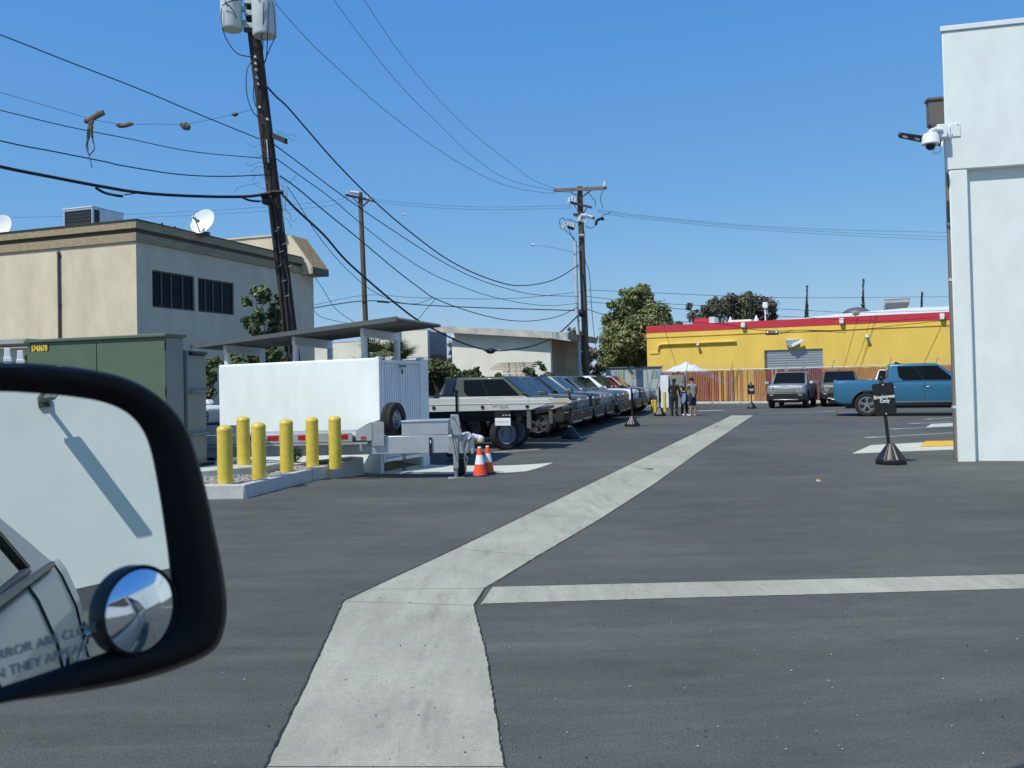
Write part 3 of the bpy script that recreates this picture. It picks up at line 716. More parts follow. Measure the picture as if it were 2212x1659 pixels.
# ================================================================== traffic cones
def make_cone():
    t = thing('traffic_cone', '', 'traffic cone')
    k = MB(); pr = [(.17, .03), (.168, .045)]
    H = .72; r0, r1 = .165, .036
    rad = lambda z: r0+(r1-r0)*(z-.045)/(H-.045)
    k.lathe([(rad(.045), .045), (rad(H-.03), H-.03), (r1*.92, H), (r1*.6, H), (r1*.6, H-.03)], n=32); k.build('cone', m_orange, t)
    k = MB(); k.lathe([(rad(.30)+.003, .30), (rad(.52)+.003, .52)], n=32); k.build('reflective_sleeve', m_refl, t)
    k = MB(); k.lathe([(rad(H-.035)+.003, H-.035), (r1+.002, H-.004)], n=32); k.build('top_band', m_refl, t)
    k = MB()
    k.lathe([(.215, 0), (.22, .012), (.205, .03), (.17, .045), (.165, .05)], n=8); k.build('base', m_black, t, bevel=.006)
    return t
c0 = make_cone(); q = G(1037, 1029.5); c0.location = (q.x, q.y, q.z); c0.scale = (.80,)*3; tag(c0, 'orange traffic cone with white band, front one of the overlapping pair', 'traffic cone', 'traffic cones beside the trailer jack')
c1 = copy_tree(c0); q = G(1054, 1023); c1.location = (q.x, q.y, q.z); c1.rotation_euler.z = .35; tag(c1, 'orange traffic cone with white band, rear one half hidden behind another cone', 'traffic cone', 'traffic cones beside the trailer jack')
# ================================================================== white building on the right
wb = G(2063, 997); wb.z = 0; wd_ = Vector((.974, -.225, 0)).normalized()
def WB(x, y): return wallhit(wb, wd_, x, y)
ztop = WB(2034, 62)[1]; zled = (WB(2049, 368)[1]+WB(2205, 356)[1])/2; pw = WB(2110, 992)[0]; LW = 11.9
t = thing('white_building', 'tall white stucco commercial building with recessed wall panel at the right edge', 'building', wb, rotz_of(wd_))
sv = Matrix.Rotation(-rotz_of(wd_), 3, 'Z') @ Vector((.52, .854, 0))
k = MB(); k.prism([(0, 0, zled), (LW, 0, zled), (LW, 8, zled), (sv.x*9, sv.y*9, zled), (sv.x*.16, sv.y*.16, zled)], (0, 0, ztop-zled-.06)); k.build('upper_wall', m_white, t, bevel=.02)
k = MB(); k.prism([(.05, .012, -.05), (pw, .012, -.05), (pw, .6, -.05), (.05+sv.x*.6, .6, -.05)], (0, 0, zled+.05)); k.build('pilaster', m_white, t, bevel=.025, seg=3)
k = MB().box(pw-.1, LW, .145, .5, -.05, zled+.02); k.build('recessed_panel', m_white, t)
k = MB().prism([(sv.x*.5+.06, sv.y*.5, 0), (sv.x*9, sv.y*9, 0), (sv.x*9+.3, sv.y*9, 0), (sv.x*.5+.36, sv.y*.5, 0)], (0, 0, zled)); k.build('side_wall', m_white, t)
k = MB().prism([(-.03, -.03, ztop-.06), (LW, -.03, ztop-.06), (LW, .3, ztop-.06), (sv.x*.3+.2, .3, ztop-.06), (sv.x*9+.3, sv.y*9, ztop-.06), (sv.x*9-.03, sv.y*9, ztop-.06)], (0, 0, .10)); k.build('parapet_cap', m_whitep, t, bevel=.008)
# wing running towards the camera at the far right (seen in the wing mirror)
wi = Matrix.Rotation(-rotz_of(wd_), 3, 'Z')
c_ = wi @ (Vector((20.2, 13.9, 0))-wb); dv = wi @ Vector((0, -1, 0)); dr = wi @ Vector((1, 0, 0))
k = MB(); k.prism([c_, c_+dv*34, c_+dv*34+dr*6, c_+dr*6], (0, 0, 8.4)); k.build('wing_wall', mat('wing_stucco', (.70, .74, .72), .9, var=.08, vs=.6, bump=.1, bs=50), t)
k = MB(); k.prism([c_-dr*.01, c_+dv*34-dr*.01, c_+dv*34, c_], (0, 0, .5)); k.build('wing_base', m_dgrey, t)
k = MB(); k.prism([c_+dv*20.3-dr*.06, c_+dv*20.5-dr*.06, c_+dv*20.5+dr*.1, c_+dv*20.3+dr*.1], (0, 0, 8.4)); k.build('wing_rib', m_white, t)
# downspout with leader head on the side wall
dp = P(2045.5, 700, 17.0); dl = wi @ (Vector((dp.x, dp.y, 0))-wb)
zh0, zh1 = P(2025, 268, 17.05).z, P(2025, 212, 17.05).z
k = MB(); k.box(dl.x+.06, dl.x+.18, dl.y-.05, dl.y+.05, 0, zh0-.15); ds = k.build('downspout', mat('pipe_brown', (.20, .18, .155), .6), t, bevel=.008)
k = MB(); hx = dl.x-.06
k.prism([(hx-.17, dl.y-.1, zh0), (hx+.2, dl.y-.1, zh0), (hx+.2, dl.y+.12, zh0), (hx-.17, dl.y+.12, zh0)], (0, 0, zh1-zh0-.04))
k.add([(hx-.17, dl.y-.1, zh0), (hx+.2, dl.y-.1, zh0), (hx+.2, dl.y+.12, zh0), (hx-.17, dl.y+.12, zh0), (dl.x-.055, dl.y-.05, zh0-.2), (dl.x+.055, dl.y-.05, zh0-.2), (dl.x+.055, dl.y+.05, zh0-.2), (dl.x-.055, dl.y+.05, zh0-.2)], [(0, 1, 5, 4), (1, 2, 6, 5), (2, 3, 7, 6), (3, 0, 4, 7), (0, 3, 2, 1), (4, 5, 6, 7)])
k.box(hx-.20, hx+.2, dl.y-.13, dl.y+.14, zh1-.045, zh1); k.build('leader_head', mat('leader_bronze', (.15, .135, .115), .55, .2), ds)
for zz in (1.75+(800-487)/1850*17, 1.75+(800-640)/1850*17+.3, 1.0):
    MB().box(dl.x+.05, dl.x+.2, dl.y-.058, dl.y+.058, zz, zz+.05).build('strap', m_ceram, ds)
# security camera at the corner
def WL(x, y, d=0.0):
    n = Vector((-wd_.y, wd_.x, 0)); q = hit(x, y, wb-n*d, n); s_ = (q-wb).dot(wd_); return Vector((s_, -d, q.z))
t = thing('security_camera', 'white dome security camera on gooseneck bracket at the building corner', 'camera', wb, rotz_of(wd_))
a_, b_ = WL(2051, 296), WL(2073.5, 267)
k = MB().box(a_.x, b_.x, -.02, -.002, a_.z, b_.z); pl_ = k.build('wall_plate', m_whitep, t, bevel=.004)
k = MB()
for px_, py_ in ((2069, 270), (2056.5, 292)): q = WL(px_, py_); k.cyl((q.x, -.018, q.z), (q.x, -.026, q.z), .012, n=8)
k.build('screw', m_dgrey, pl_)
a_, b_ = WL(2024, 298, .18), WL(2042, 268, .18)
k = MB().box(a_.x, b_.x+.02, -.22, .02, a_.z, b_.z); k.box(b_.x+.0, WL(2051.5, 280).x, -.05, -.003, a_.z+.01, b_.z-.01); k.build('junction_box', m_whitep, t, bevel=.008)
g_ = catmull([WL(2034, 281, .22), WL(2018, 280, .3), WL(2010, 284, .32), WL(2008, 292, .32)], 6); MB().tube(g_, .038, 12).build('gooseneck', m_whitep, t)
dc = WL(2010, 300, .32); zz1, zz0 = WL(2010, 289, .32).z, WL(2010, 311, .32).z
k = MB().lathe([(.045, zz1-dc.z+.03), (.12, zz1-dc.z), (.145, (zz1-dc.z)-.05), (.165, zz0-dc.z), (.15, zz0-dc.z-.01)], dc, n=28); k.build('dome_housing', m_whitep, t)
k = MB().sphere((dc.x, dc.y, zz0-.03), .09, 12); k.build('dome_lens', m_black, t)
k = MB().tube(catmull([Vector((dc.x+.06, dc.y, zz0-.06)), WL(2017, 330, .3), WL(2026, 331, .27), WL(2033, 322, .22), WL(2036, 298, .15)], 6), .014, 8); k.build('conduit', m_whitep, t)
# flat bronze floodlight arm beyond the corner
t = thing('wall_lamp', 'flat bronze floodlight on arm sticking out left of the white building corner', 'lamp', P(2012, 304, 17.4), 0)
o0 = Vector(t.location); e0 = P(1943, 306, 16.9)-o0; e0.z = 0
ed = e0.normalized(); en = Vector((-ed.y, ed.x, 0))
k = MB(); Le = e0.length; up_ = Vector((0, 0, 1)); tl_ = Vector((0, -.35, .94)).normalized(); tn = ed.cross(tl_)
k.prism([ed*(-.35)-tl_*.075, ed*(Le-.06)-tl_*.06, ed*Le, ed*(Le-.05)+tl_*.05, ed*(-.35)+tl_*.09], tn*.05); k.build('head', m_bronze, t, bevel=.012)
for f_ in (.45, .82):
    k = MB(); c_ = ed*(Le*f_)-tl_*.022; sgn = -1 if tn.y > 0 else 1
    k.obox(c_+tn*(.026+.026*(-sgn*-1)) if False else c_-tn*.004, ed*.075, tl_*.02, tn*.006); k.build('lens', m_lk, t, bevel=.004)
    k = MB(); k.obox(c_+tn*.054, ed*.075, tl_*.02, tn*.006); k.build('lens', m_lk, t, bevel=.004)

# ================================================================== tan two storey building
tc_ = Vector((-13.1, 30, 0)); v1 = Vector((.326, .945, 0)).normalized(); vL = Vector((-v1.y, v1.x, 0))
def TR(x, y): return wallhit(tc_, v1, x, y)
def TL(x, y): return wallhit(tc_, vL, x, y)
t = thing('tan_building', 'two storey tan stucco building with timber cornice and dark windows', 'building', tc_, rotz_of(v1))
LX = TR(677, 610)[0]; LYy = 24
zc = [TR(298, 476)[1], TR(298, 496.5)[1], TR(298, 500)[1], TR(298, 522)[1]]
# wall with real window openings on the right face
wins = []
for (a_, b_) in (((328.5, 582), (421.5, 673)), ((427.5, 599), (506.5, 681))):
    s0 = TR(a_[0], a_[1])[0]; s1 = TR(b_[0], b_[1])[0]
    z1 = (TR(a_[0], a_[1]+.5)[1]); z0 = TR(a_[0], 663 if a_[0] < 400 else 673)[1]
    wins.append((s0, s1, z0, z1))
def wall_open(mb, x0, x1, z0, z1, ops, y0, y1):
    xs_ = sorted({x0, x1, *[o[0] for o in ops], *[o[1] for o in ops]}); zs_ = sorted({z0, z1, *[o[2] for o in ops], *[o[3] for o in ops]})
    for i in range(len(xs_)-1):
        for j in range(len(zs_)-1):
            mx, mz = (xs_[i]+xs_[i+1])/2, (zs_[j]+zs_[j+1])/2
            if any(o[0] < mx < o[1] and o[2] < mz < o[3] for o in ops): continue
            mb.box(xs_[i], xs_[i+1], y0, y1, zs_[j], zs_[j+1])
    return mb
wall_open(MB(), 0, LX, 0, zc[3], wins, 0, .2).build('wall', m_tan, t)
k = MB().box(0, .25, .2, LYy, 0, zc[3]); k.box(LX-.2, LX, .2, LYy, 0, zc[3]+.2); k.box(.25, LX-.2, .2, LYy, zc[3]-.3, zc[3]); k.build('wall', m_tan, t)
for wi_, (s0, s1, z0, z1) in enumerate(wins):
    fr_ = MB(); b_ = .055
    fr_.box(s0, s1, .05, .13, z1-b_, z1); fr_.box(s0, s1, .05, .13, z0, z0+b_); fr_.box(s0, s0+b_, .052, .128, z0+b_, z1-b_); fr_.box(s1-b_, s1, .052, .128, z0+b_, z1-b_)
    for q in (.235, .46, .73) if wi_ == 0 else (.22, .43, .68): fr_.box(s0+(s1-s0)*q-.035, s0+(s1-s0)*q+.035, .055, .125, z0+b_, z1-b_)
    fo = fr_.build('window', m_brown, t)
    MB().box(s0+.03, s1-.03, .09, .10, z0+.03, z1-.03).build('pane', m_glass, fo)
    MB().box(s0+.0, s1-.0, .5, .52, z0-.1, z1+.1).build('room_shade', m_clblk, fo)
# cornice: two timber courses stepping out, on both faces
for nm, z0, z1, d_ in (('cornice', zc[1]+.02, zc[0]-.03, .16), ('cornice', zc[3], zc[2]-.06, .07)):
    k = MB(); k.box(-d_, TR(650, 585)[0], -d_, 0, z0, z1); k.box(-d_, 0, 0, LYy, z0, z1); k.build(nm, m_wood, t, bevel=.01)
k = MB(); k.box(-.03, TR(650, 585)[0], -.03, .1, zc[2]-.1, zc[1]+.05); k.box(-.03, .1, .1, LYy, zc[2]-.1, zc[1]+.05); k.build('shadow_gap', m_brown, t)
k = MB(); k.box(-.2, TR(646, 582)[0], -.2, .1, zc[0]-.035, zc[0]); k.box(-.2, .1, .1, LYy, zc[0]-.035, zc[0]); k.build('roof_edge', m_bronze, t)
k = MB().box(0, LX, 0, LYy, zc[3]+.001, zc[3]+.05); k.build('roof', m_dgrey, t)
# mansard strip at the far end of the right face
s0 = TR(647, 560)[0]+.1; s1 = LX+.25
zr = P(633, 515, 41).z; ze = P(661, 578, 39.8).z; zf = ze-.30; yr, ye = .55, -.62
k = MB(); k.prism([(s0, .9, zf), (s0, yr+.3, zr), (s0, yr, zr), (s0, ye, ze), (s0, ye, zf), (s0, .0, zf)], (.06, 0, 0)); k.build('gable_cheek', m_tan, t)
k = MB(); k.prism([(s0+.06, yr+.5, zr), (s0+.06, yr, zr), (s0+.06, ye, ze), (s0+.06, ye, zf), (s0+.06, .3, zf)], (s1-s0, 0, 0))
sd = Vector((0, ye-yr, ze-zr)); sn = Vector((0, sd.z, -sd.y)).normalized(); sn = -sn if sn.y > 0 else sn
for i in range(6):
    x_ = s0+.1+(s1-s0-.1)*i/5; k.obox(Vector((x_, (yr+ye)/2, (zr+ze)/2))+sn*.02, (.018, 0, 0), sd/2, sn*.03)
k.build('mansard', m_mansard, t)
k = MB().box(s0, s1+.08, ye-.03, ye+.1, zf, ze+.02); k.build('fascia', m_brown, t)
zp = P(560, 525, 42).z
k = MB().box(s0-.2, LX+.2, .8, 11, zc[3], zp); k.box(s0-.26, LX+.26, .75, 11, zp, zp+.08); k.build('parapet_block', m_tan, t)
pp = TL(130, 640); k = MB().cyl((-.06, pp[0], 0), (-.06, pp[0], TL(130, 548)[1]), .045, n=10); k.cyl((-.06, pp[0], TL(130, 548)[1]), (-.06, pp[0], TL(130, 541)[1]), .07, .03, 10)
for z in (TL(130, 555)[1], TL(132, 660)[1]): k.box(-.03, 0, pp[0]-.08, pp[0]+.08, z, z+.04)
k.build('vent_pipe', m_brown, t)
# roof top things
q = P(136, 478, 33.5); zq = zc[3]+.05; wac = (248-136)/1850*33.5
t = thing('air_conditioner', 'boxy rooftop air conditioner with dark louvred front on the tan building', 'air conditioner', (q.x, q.y, zq), rotz_of(-vL))
zt_ = P(136, 453.5, 33.5).z-zq; xw = (217-136)/1850*33.5
k = MB().box(0, xw, 0, 1.6, .0, zt_); k.build('casing', m_alu, t, bevel=.01)
k = MB().box(.10, xw-.06, -.012, .0, .05, zt_-.08); gq = k.build('louvre_panel', m_black, t)
k = MB(); 
for i in range(14): z = .1+(zt_-.2)*i/13; k.box(.1, xw-.06, -.02, -.012, z, z+.012)
k.build('slats', m_dgrey, gq)
k = MB().box(xw, xw+.012, .1, .35, .05, zt_-.08); k.build('side_louvre', m_black, t)
k = MB().box(-.02, xw+.02, -.02, 1.62, zt_, zt_+.04); k.build('lid', m_whitep, t)
def dish(name, label, c, r, facing, feed=True):
    t = thing(name, label, 'satellite dish', c)
    f = Vector(facing).normalized()
    prof_ = [(r*u, .22*r*u*u) for u in (0, .25, .5, .75, .9, 1)]
    k = MB(); k.lathe(prof_+[(r*1.01, .22*r-.0), (r*1.01, .22*r-.03), (r*.7, .22*r*.49-.03), (0.01, -.03)], (0, 0, 0), f, 36); k.build('reflector', m_whitep, t, sharp=50)
    k = MB(); base = Vector((0, 0, -r*.75)); k.cyl(base, -f*.08, .03, n=10); k.cyl(-f*.12, -f*.02, .09, n=12); k.box(-.2, .2, -.1, .1, -r*1.0, -r*.72); k.build('mount', m_dgrey, t)
    if feed:
        rt = f.cross(Vector((0, 0, 1))).normalized(); lo = Vector((0, 0, -1)); lo = (lo-f*lo.dot(f)).normalized()
        p0 = lo*r*.9+f*.1; p1 = f*r*1.05+lo*r*.25
        k = MB().cyl(p0, p1, .022, n=8); k.cyl(p1-f*.12, p1+f*.14, .05, .04, 10); k.cyl(p1-f*.22, p1-f*.12, .075, .05, 10); k.build('feed_arm', m_galv, t)
        k = MB().tube(catmull([p1+f*.12, p1+f*.2+Vector((0, 0, -.25)), p1+Vector((0, 0, -.55)), base], 5), .009, 6); k.build('coax', m_black, t)
    return t
q = P(441, 481, 33); rd = 29/1850*33
dish('satellite_dish', 'white satellite dish with feed arm on the roof edge of the tan building', q, rd, (-.30, -.95, .38))
dish('satellite_dish', 'white rim of a satellite dish cut off by the left picture edge', P(3, 495, 34), .56, (-.2, -.9, .3), False)
k = MB()
t = thing('roof_stub', 'short dark vent stub on the tan roof edge, left of its neighbour', 'vent', P(350, 487, 31.3), 0, 'roof vent stubs'); MB().cyl((0, 0, -.15), (0, 0, .09), .04).build('pipe', m_bronze, t)
t = thing('roof_stub', 'short dark vent stub on the tan roof edge, nearer the dish', 'vent', P(378, 494, 32.3), 0, 'roof vent stubs'); MB().cyl((0, 0, -.15), (0, 0, .09), .04).build('pipe', m_bronze, t)
# low grey wall and white barricades seen at the left edge
q0 = P(-80, 760, 20); 
t = thing('low_roof', 'grey flat porch roof edge at the foot of the tan building', 'roof', (0, 0, 0))
k = MB(); a_ = P(-160, 741, 21.5); b_ = P(100, 747, 20.5); dn = (b_-a_); dn.z = 0; dn.normalize(); sd = Vector((-dn.y, dn.x, 0))
k.obox((a_+b_)/2, dn*(b_-a_).length/2, sd*.6, (0, 0, .06)); k.build('roof_slab', m_grst, t, bevel=.01)
k = MB().obox((a_+b_)/2+Vector((0, 0, -1.3))+sd*.3, dn*(b_-a_).length/2, sd*.1, (0, 0, 1.2)); k.build('wall', m_cream, t)
for xx, lb in ((16, 'white plastic A-frame barricade by the left picture edge, behind the mirror'), (44, 'white plastic A-frame barricade just left of the green cabinet')):
    q = P(xx, 782, 19); t = thing('barricade', lb, 'barricade', (q.x, q.y, 0), .3, 'white barricades')
    k = MB(); zt_ = P(xx, 752 if xx < 30 else 757, 19).z; k.prism([(-.16, 0, 0), (-.06, 0, 0), (-.0, 0, zt_), (-.06, 0, zt_)], (0, .06, 0)); k.prism([(.16, 0, 0), (.06, 0, 0), (-.02, 0, zt_), (.05, 0, zt_)], (0, .06, 0)); k.build('frame', m_whitep, t, bevel=.01)
    MB().box(-.08, .08, -.01, .07, zt_-.3, zt_-.2).build('rail', m_whitep, t, bevel=.01); MB().box(-.12, .12, -.01, .07, zt_-.75, zt_-.62).build('rail', m_whitep, t, bevel=.01)

# ================================================================== buildings in the middle distance
mc = P(1190, 800, 45); mc.z = 0; mr = Vector((.326, .945, 0)).normalized(); ml = Vector((-mr.y, mr.x, 0))
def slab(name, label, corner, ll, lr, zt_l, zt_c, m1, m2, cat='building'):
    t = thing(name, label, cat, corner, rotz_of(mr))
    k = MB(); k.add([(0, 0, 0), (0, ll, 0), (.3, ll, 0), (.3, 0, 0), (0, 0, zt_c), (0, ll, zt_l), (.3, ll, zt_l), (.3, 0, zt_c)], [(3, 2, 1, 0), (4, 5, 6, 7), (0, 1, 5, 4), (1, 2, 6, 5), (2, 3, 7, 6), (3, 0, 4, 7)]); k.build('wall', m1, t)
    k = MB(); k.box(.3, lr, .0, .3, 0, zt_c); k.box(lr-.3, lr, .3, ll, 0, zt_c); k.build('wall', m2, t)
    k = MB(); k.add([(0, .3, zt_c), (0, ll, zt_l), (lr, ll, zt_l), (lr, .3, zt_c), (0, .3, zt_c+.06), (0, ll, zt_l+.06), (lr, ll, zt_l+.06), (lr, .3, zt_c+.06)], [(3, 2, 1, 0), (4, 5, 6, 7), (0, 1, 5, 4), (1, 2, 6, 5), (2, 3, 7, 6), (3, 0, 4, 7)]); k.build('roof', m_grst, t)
    return t
zl_ = P(983, 717.5, 46.8).z; zc_ = P(1190, 731, 45).z
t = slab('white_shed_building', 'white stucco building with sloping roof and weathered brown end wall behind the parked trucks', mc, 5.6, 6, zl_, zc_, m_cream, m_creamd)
k = MB(); ex = 1.1; fl = [(-.5, -ex, P(1225, 719, 45).z-.38), (-.5, 6.6, P(952, 703.7, 47).z-.33)]
k.add([(-.5, -ex, fl[0][2]), (-.5, 6.6, fl[1][2]), (-.38, 6.6, fl[1][2]), (-.38, -ex, fl[0][2]), (-.5, -ex, fl[0][2]+.33), (-.5, 6.6, fl[1][2]+.33), (-.38, 6.6, fl[1][2]+.33), (-.38, -ex, fl[0][2]+.33)], [(3, 2, 1, 0), (4, 5, 6, 7), (0, 1, 5, 4), (1, 2, 6, 5), (2, 3, 7, 6), (3, 0, 4, 7)])
k.build('fascia', mat('peeling_fascia', (.55, .53, .46), .9, var=.35, vs=1.6), t)
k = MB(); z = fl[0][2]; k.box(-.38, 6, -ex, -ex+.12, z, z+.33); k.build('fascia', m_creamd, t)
k = MB(); k.box(-.45, 6, -ex+.02, 5.6, 0, .05); 
for i in range(len(k.v)): x, y, zz = k.v[i]; k.v[i] = (x, y, zz+z+.3+(y+ex)/(6.6+ex)*(fl[1][2]-fl[0][2]))
k.build('roof', m_grst, t)
gc = P(925, 800, 50); gc.z = 0
zt_ = P(925, 713, 50).z
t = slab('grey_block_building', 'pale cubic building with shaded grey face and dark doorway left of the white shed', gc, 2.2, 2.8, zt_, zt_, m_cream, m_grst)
a_ = wallhit(gc, mr, 931, 770); b_ = wallhit(gc, mr, 963, 770)
MB().box(a_[0], b_[0], -.02, 0, 0, wallhit(gc, mr, 945, 767)[1]).build('doorway', m_black, t)
gc2 = P(913, 800, 51.5); gc2.z = 0; zt2 = P(900, 728, 51).z
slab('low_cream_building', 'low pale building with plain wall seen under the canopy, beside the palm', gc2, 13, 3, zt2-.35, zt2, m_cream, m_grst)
# bits in front of the white shed building: stack of boards and pallets
q = P(1103, 818, 41); t = thing('pallet_stack', 'stack of pale boards and pallets against the white shed wall', 'pallets', (q.x, q.y, 0), rotz_of(mr)+R(-90))
zb = P(1103, 812, 41).z
for i, z in enumerate((zb-.2, zb-.02, zb+.16)):
    k = MB()
    for j in range(3): k.box(-.4+.0, .75, j*.4, j*.4+.09, z, z+.10)
    k.box(-.45, .8, 0, .95, z+.10, z+.125); k.build('pallet', m_palewood, t)
k = MB()
for i in range(4): z = zb+.32+i*.09; k.box(-1.1+i*.12, .9+i*.1, .1, 1.0, z, z+.06)
k.build('board', m_palewood, t)
k = MB().box(-.6, .9, 0, 1.0, 0, zb-.2); k.build('crate', m_cream, t)

# ================================================================== yellow building, fence, shed
yb = P(1399, 812, 63); yb.z = 0; yd = Vector((.908, -.419, 0)).normalized()
def YB(x, y): return wallhit(yb, yd, x, y)
def D6(x, y): return (1364+x/3.117, 571.4+y/3.117)
def DR(x, y): return (1474.7+x/3.81, 589.9+y/3.81)
t = thing('yellow_building', 'long yellow commercial building with red band along the parapet and metal shutter', 'building', yb, rotz_of(yd))
zy = YB(1399, 704.5)[1]; zb_ = YB(1399, 719)[1]; LY = 30
d0, d1 = YB(*DR(672, 700)), YB(*DR(1155, 700)); zd = (YB(*DR(672, 634))[1]+YB(*DR(1155, 622))[1])/2
wall_open(MB(), 0, LY, 0, zb_, [(d0[0], d1[0], 0, zd)], 0, .3).build('wall', m_ywall, t)
MB().box(-.02, LY, -.03, .35, zb_, zy).build('parapet_band', m_rwall, t)
k = MB(); zl1, zl2 = YB(*D6(115, 480))[1], YB(*D6(115, 494))[1]
k.box(0, LY, -.05, 0, zl2, zl2+.07); k.box(0, LY, -.02, 0, zl2+.07, zl1+.06); k.build('ledge', m_ywall, t)
k = MB().box(0, .3, .3, 12, 0, zy-.1); k.box(.3, LY, 11.7, 12, 0, zy-.1); k.build('side_wall', m_ywall, t)
k = MB().box(.3, LY, .3, 11.7, zy-.4, zy-.35); k.build('roof', m_roofw, t)
for x_, y_ in ((765, 600), (1425, 600), (2098, 560)):
    s_ = YB(*D6(x_, y_))[0]; MB().box(s_-.025, s_+.025, -.012, 0, 0, zl2).build('wall_joint', m_ywall, t)
k = MB(); ns = 20
for i in range(ns):
    z = zd*i/ns; k.box(d0[0], d1[0], .14, .17, z, z+zd/ns*.72); k.box(d0[0], d1[0], .11, .15, z+zd/ns*.72, z+zd/ns)
sh = k.build('shutter', m_shut, t)
k = MB().box(d0[0]-.0, d0[0]+.12, .02, .14, 0, zd); k.build('shutter_rail', m_dgrey, sh)
for i, (x_, y0, y1) in enumerate(((756, 393, 426), (1417, 363, 400), (2092, 332, 372))):
    s_, z0 = YB(*D6(x_, y1)); z1 = YB(*D6(x_, y0))[1]
    k = MB().box(s_-.14, s_+.14, -.34, -.03, z0, z1); k.build('scupper', m_whitep, t, bevel=.04)
a_ = YB(*D6(180, 525)); b_ = YB(*D6(705, 516)); c_ = YB(*D6(178, 572))
k = MB().tube([Vector((b_[0], -.12, b_[1])), Vector((a_[0]+.3, -.12, b_[1]-.02)), Vector((a_[0]+.08, -.12, b_[1]-.08)), Vector((a_[0], -.12, b_[1]-.25)), Vector((a_[0], -.12, c_[1]))], .085, 10)
for u in (.2, .5, .8): k.box(a_[0]+(b_[0]-a_[0])*u-.03, a_[0]+(b_[0]-a_[0])*u+.03, -.14, 0, b_[1]-.14, b_[1]+.14)
k.build('conduit_pipe', m_ywall, t)
a_ = YB(*D6(125, 597)); b_ = YB(*D6(187, 597)); MB().box(a_[0], b_[0], -.06, 0, a_[1]-.05, a_[1]+.05).build('short_rail', m_ywall, t)
# raised parts on the roof
q0, q1 = YB(*D6(380, 380)), YB(*D6(500, 362)); zq = YB(*D6(440, 362))[1]+.1
MB().box(q0[0], q1[0], 2, 5, zy-.4, zq).build('roof_box', m_rwall, t)
q0, q1 = YB(*D6(500, 370)), YB(*D6(536, 345)); MB().box(q0[0]+.0, q1[0], 1.2, 2.6, zy-.4, q1[1]).build('roof_vent_box', m_roofw, t)
def YP(x, y, d):                                          # a point d behind the wall plane, in local coordinates
    n = Vector((-yd.y, yd.x, 0)); q = hit(*D6(x, y), yb+n*d, n); return Vector(((q-yb).dot(yd), d, q.z))
# long white low-slope roof rising behind the parapet to the right
a_, b_, c_ = YP(960, 376, 8), YP(2110, 290, 8), YP(1560, 318, 8)
k = MB(); k.prism([(a_.x-3, 8, zy-.5), (b_.x+6, 8, zy-.5), (b_.x+6, 8, b_.z+.02), (c_.x+3, 8, c_.z+.12), (c_.x, 8, c_.z), (a_.x, 8, a_.z), (a_.x-3, 8, a_.z-.2)], (0, 3.5, 0)); k.build('upper_roof', m_roofw, t)
a_, b_ = YP(655, 380, 4), YP(805, 368, 4); MB().box(a_.x, b_.x, 4, 6, zy-.4, b_.z).build('roof_curb', m_cream, t)
for i, (x_, y_) in enumerate(((665, 350), (840, 338))):
    q = YP(x_, y_, 5); t2 = thing('roof_ventilator', 'small white pointed roof ventilator %s of the yellow building' % ('left of its twin' if i == 0 else 'nearer the middle'), 'ventilator', yb+yd*q.x+Vector((-yd.y, yd.x, 0))*5+Vector((0, 0, zy-.4)), 0, 'white roof ventilators')
    h = q.z-zy+.4; MB().lathe([(.14, 0), (.14, h-.8), (.30, h-.78), (.27, h-.62), (.02, h)], n=16).build('cap', m_roofw, t2); MB().cyl((0, 0, -.02), (0, 0, .1), .22).build('flashing', m_galv, t2)
q = YP(900, 285, 6); t2 = thing('roof_lamp', 'thin white roof mast with a small round lamp above the yellow building', 'lamp', yb+yd*q.x+Vector((-yd.y, yd.x, 0))*6+Vector((0, 0, zy-.4)))
k = MB().cyl((0, 0, 0), (0, 0, q.z-zy+.4), .05); k.build('mast', m_whitep, t2); MB().box(-.16, .16, -.16, .16, q.z-zy+.3, q.z-zy+.75).build('lamp_head', m_whitep, t2, bevel=.05)
q0, q1 = YP(1705, 262, 10), YP(1870, 228, 10); pt = lambda q: yb+yd*q.x+Vector((-yd.y, yd.x, 0))*q.y
t2 = thing('roof_cooler', 'boxy grey rooftop cooler on a tapered dark base at the right of the yellow roof', 'cooler', (*pt(q0).xy, q0.z), rotz_of(yd))
w_ = q1.x-q0.x; MB().box(0, w_, 0, 2, 0, q1.z-q0.z).build('casing', m_grst, t2, bevel=.02); k = MB().box(-.04, w_+.04, -.04, 2.04, q1.z-q0.z, q1.z-q0.z+.06); k.build('lid', m_alu, t2)
k = MB(); k.prism([(0, .02, 0), (w_, .02, 0), (w_*.82, .02, -.55), (w_*.15, .02, -.55)], (0, 1.9, 0)); k.cyl((-.1, 1, -.4), (.4, 1, -.4), .3, n=14); k.build('base', m_dgrey, t2)
q = YP(1515, 312, 9); t2 = thing('roof_turbine', 'dark low dome vent on the white roof of the yellow building', 'ventilator', (*pt(q).xy, q.z-.3)); MB().sphere((0, 0, 0), 1.05, 10, (1, 1, .55)).build('dome', m_dgrey, t2)
MB().cyl((0, 0, -.4), (0, 0, 0), .9, n=20).build('collar', m_dgrey, t2)
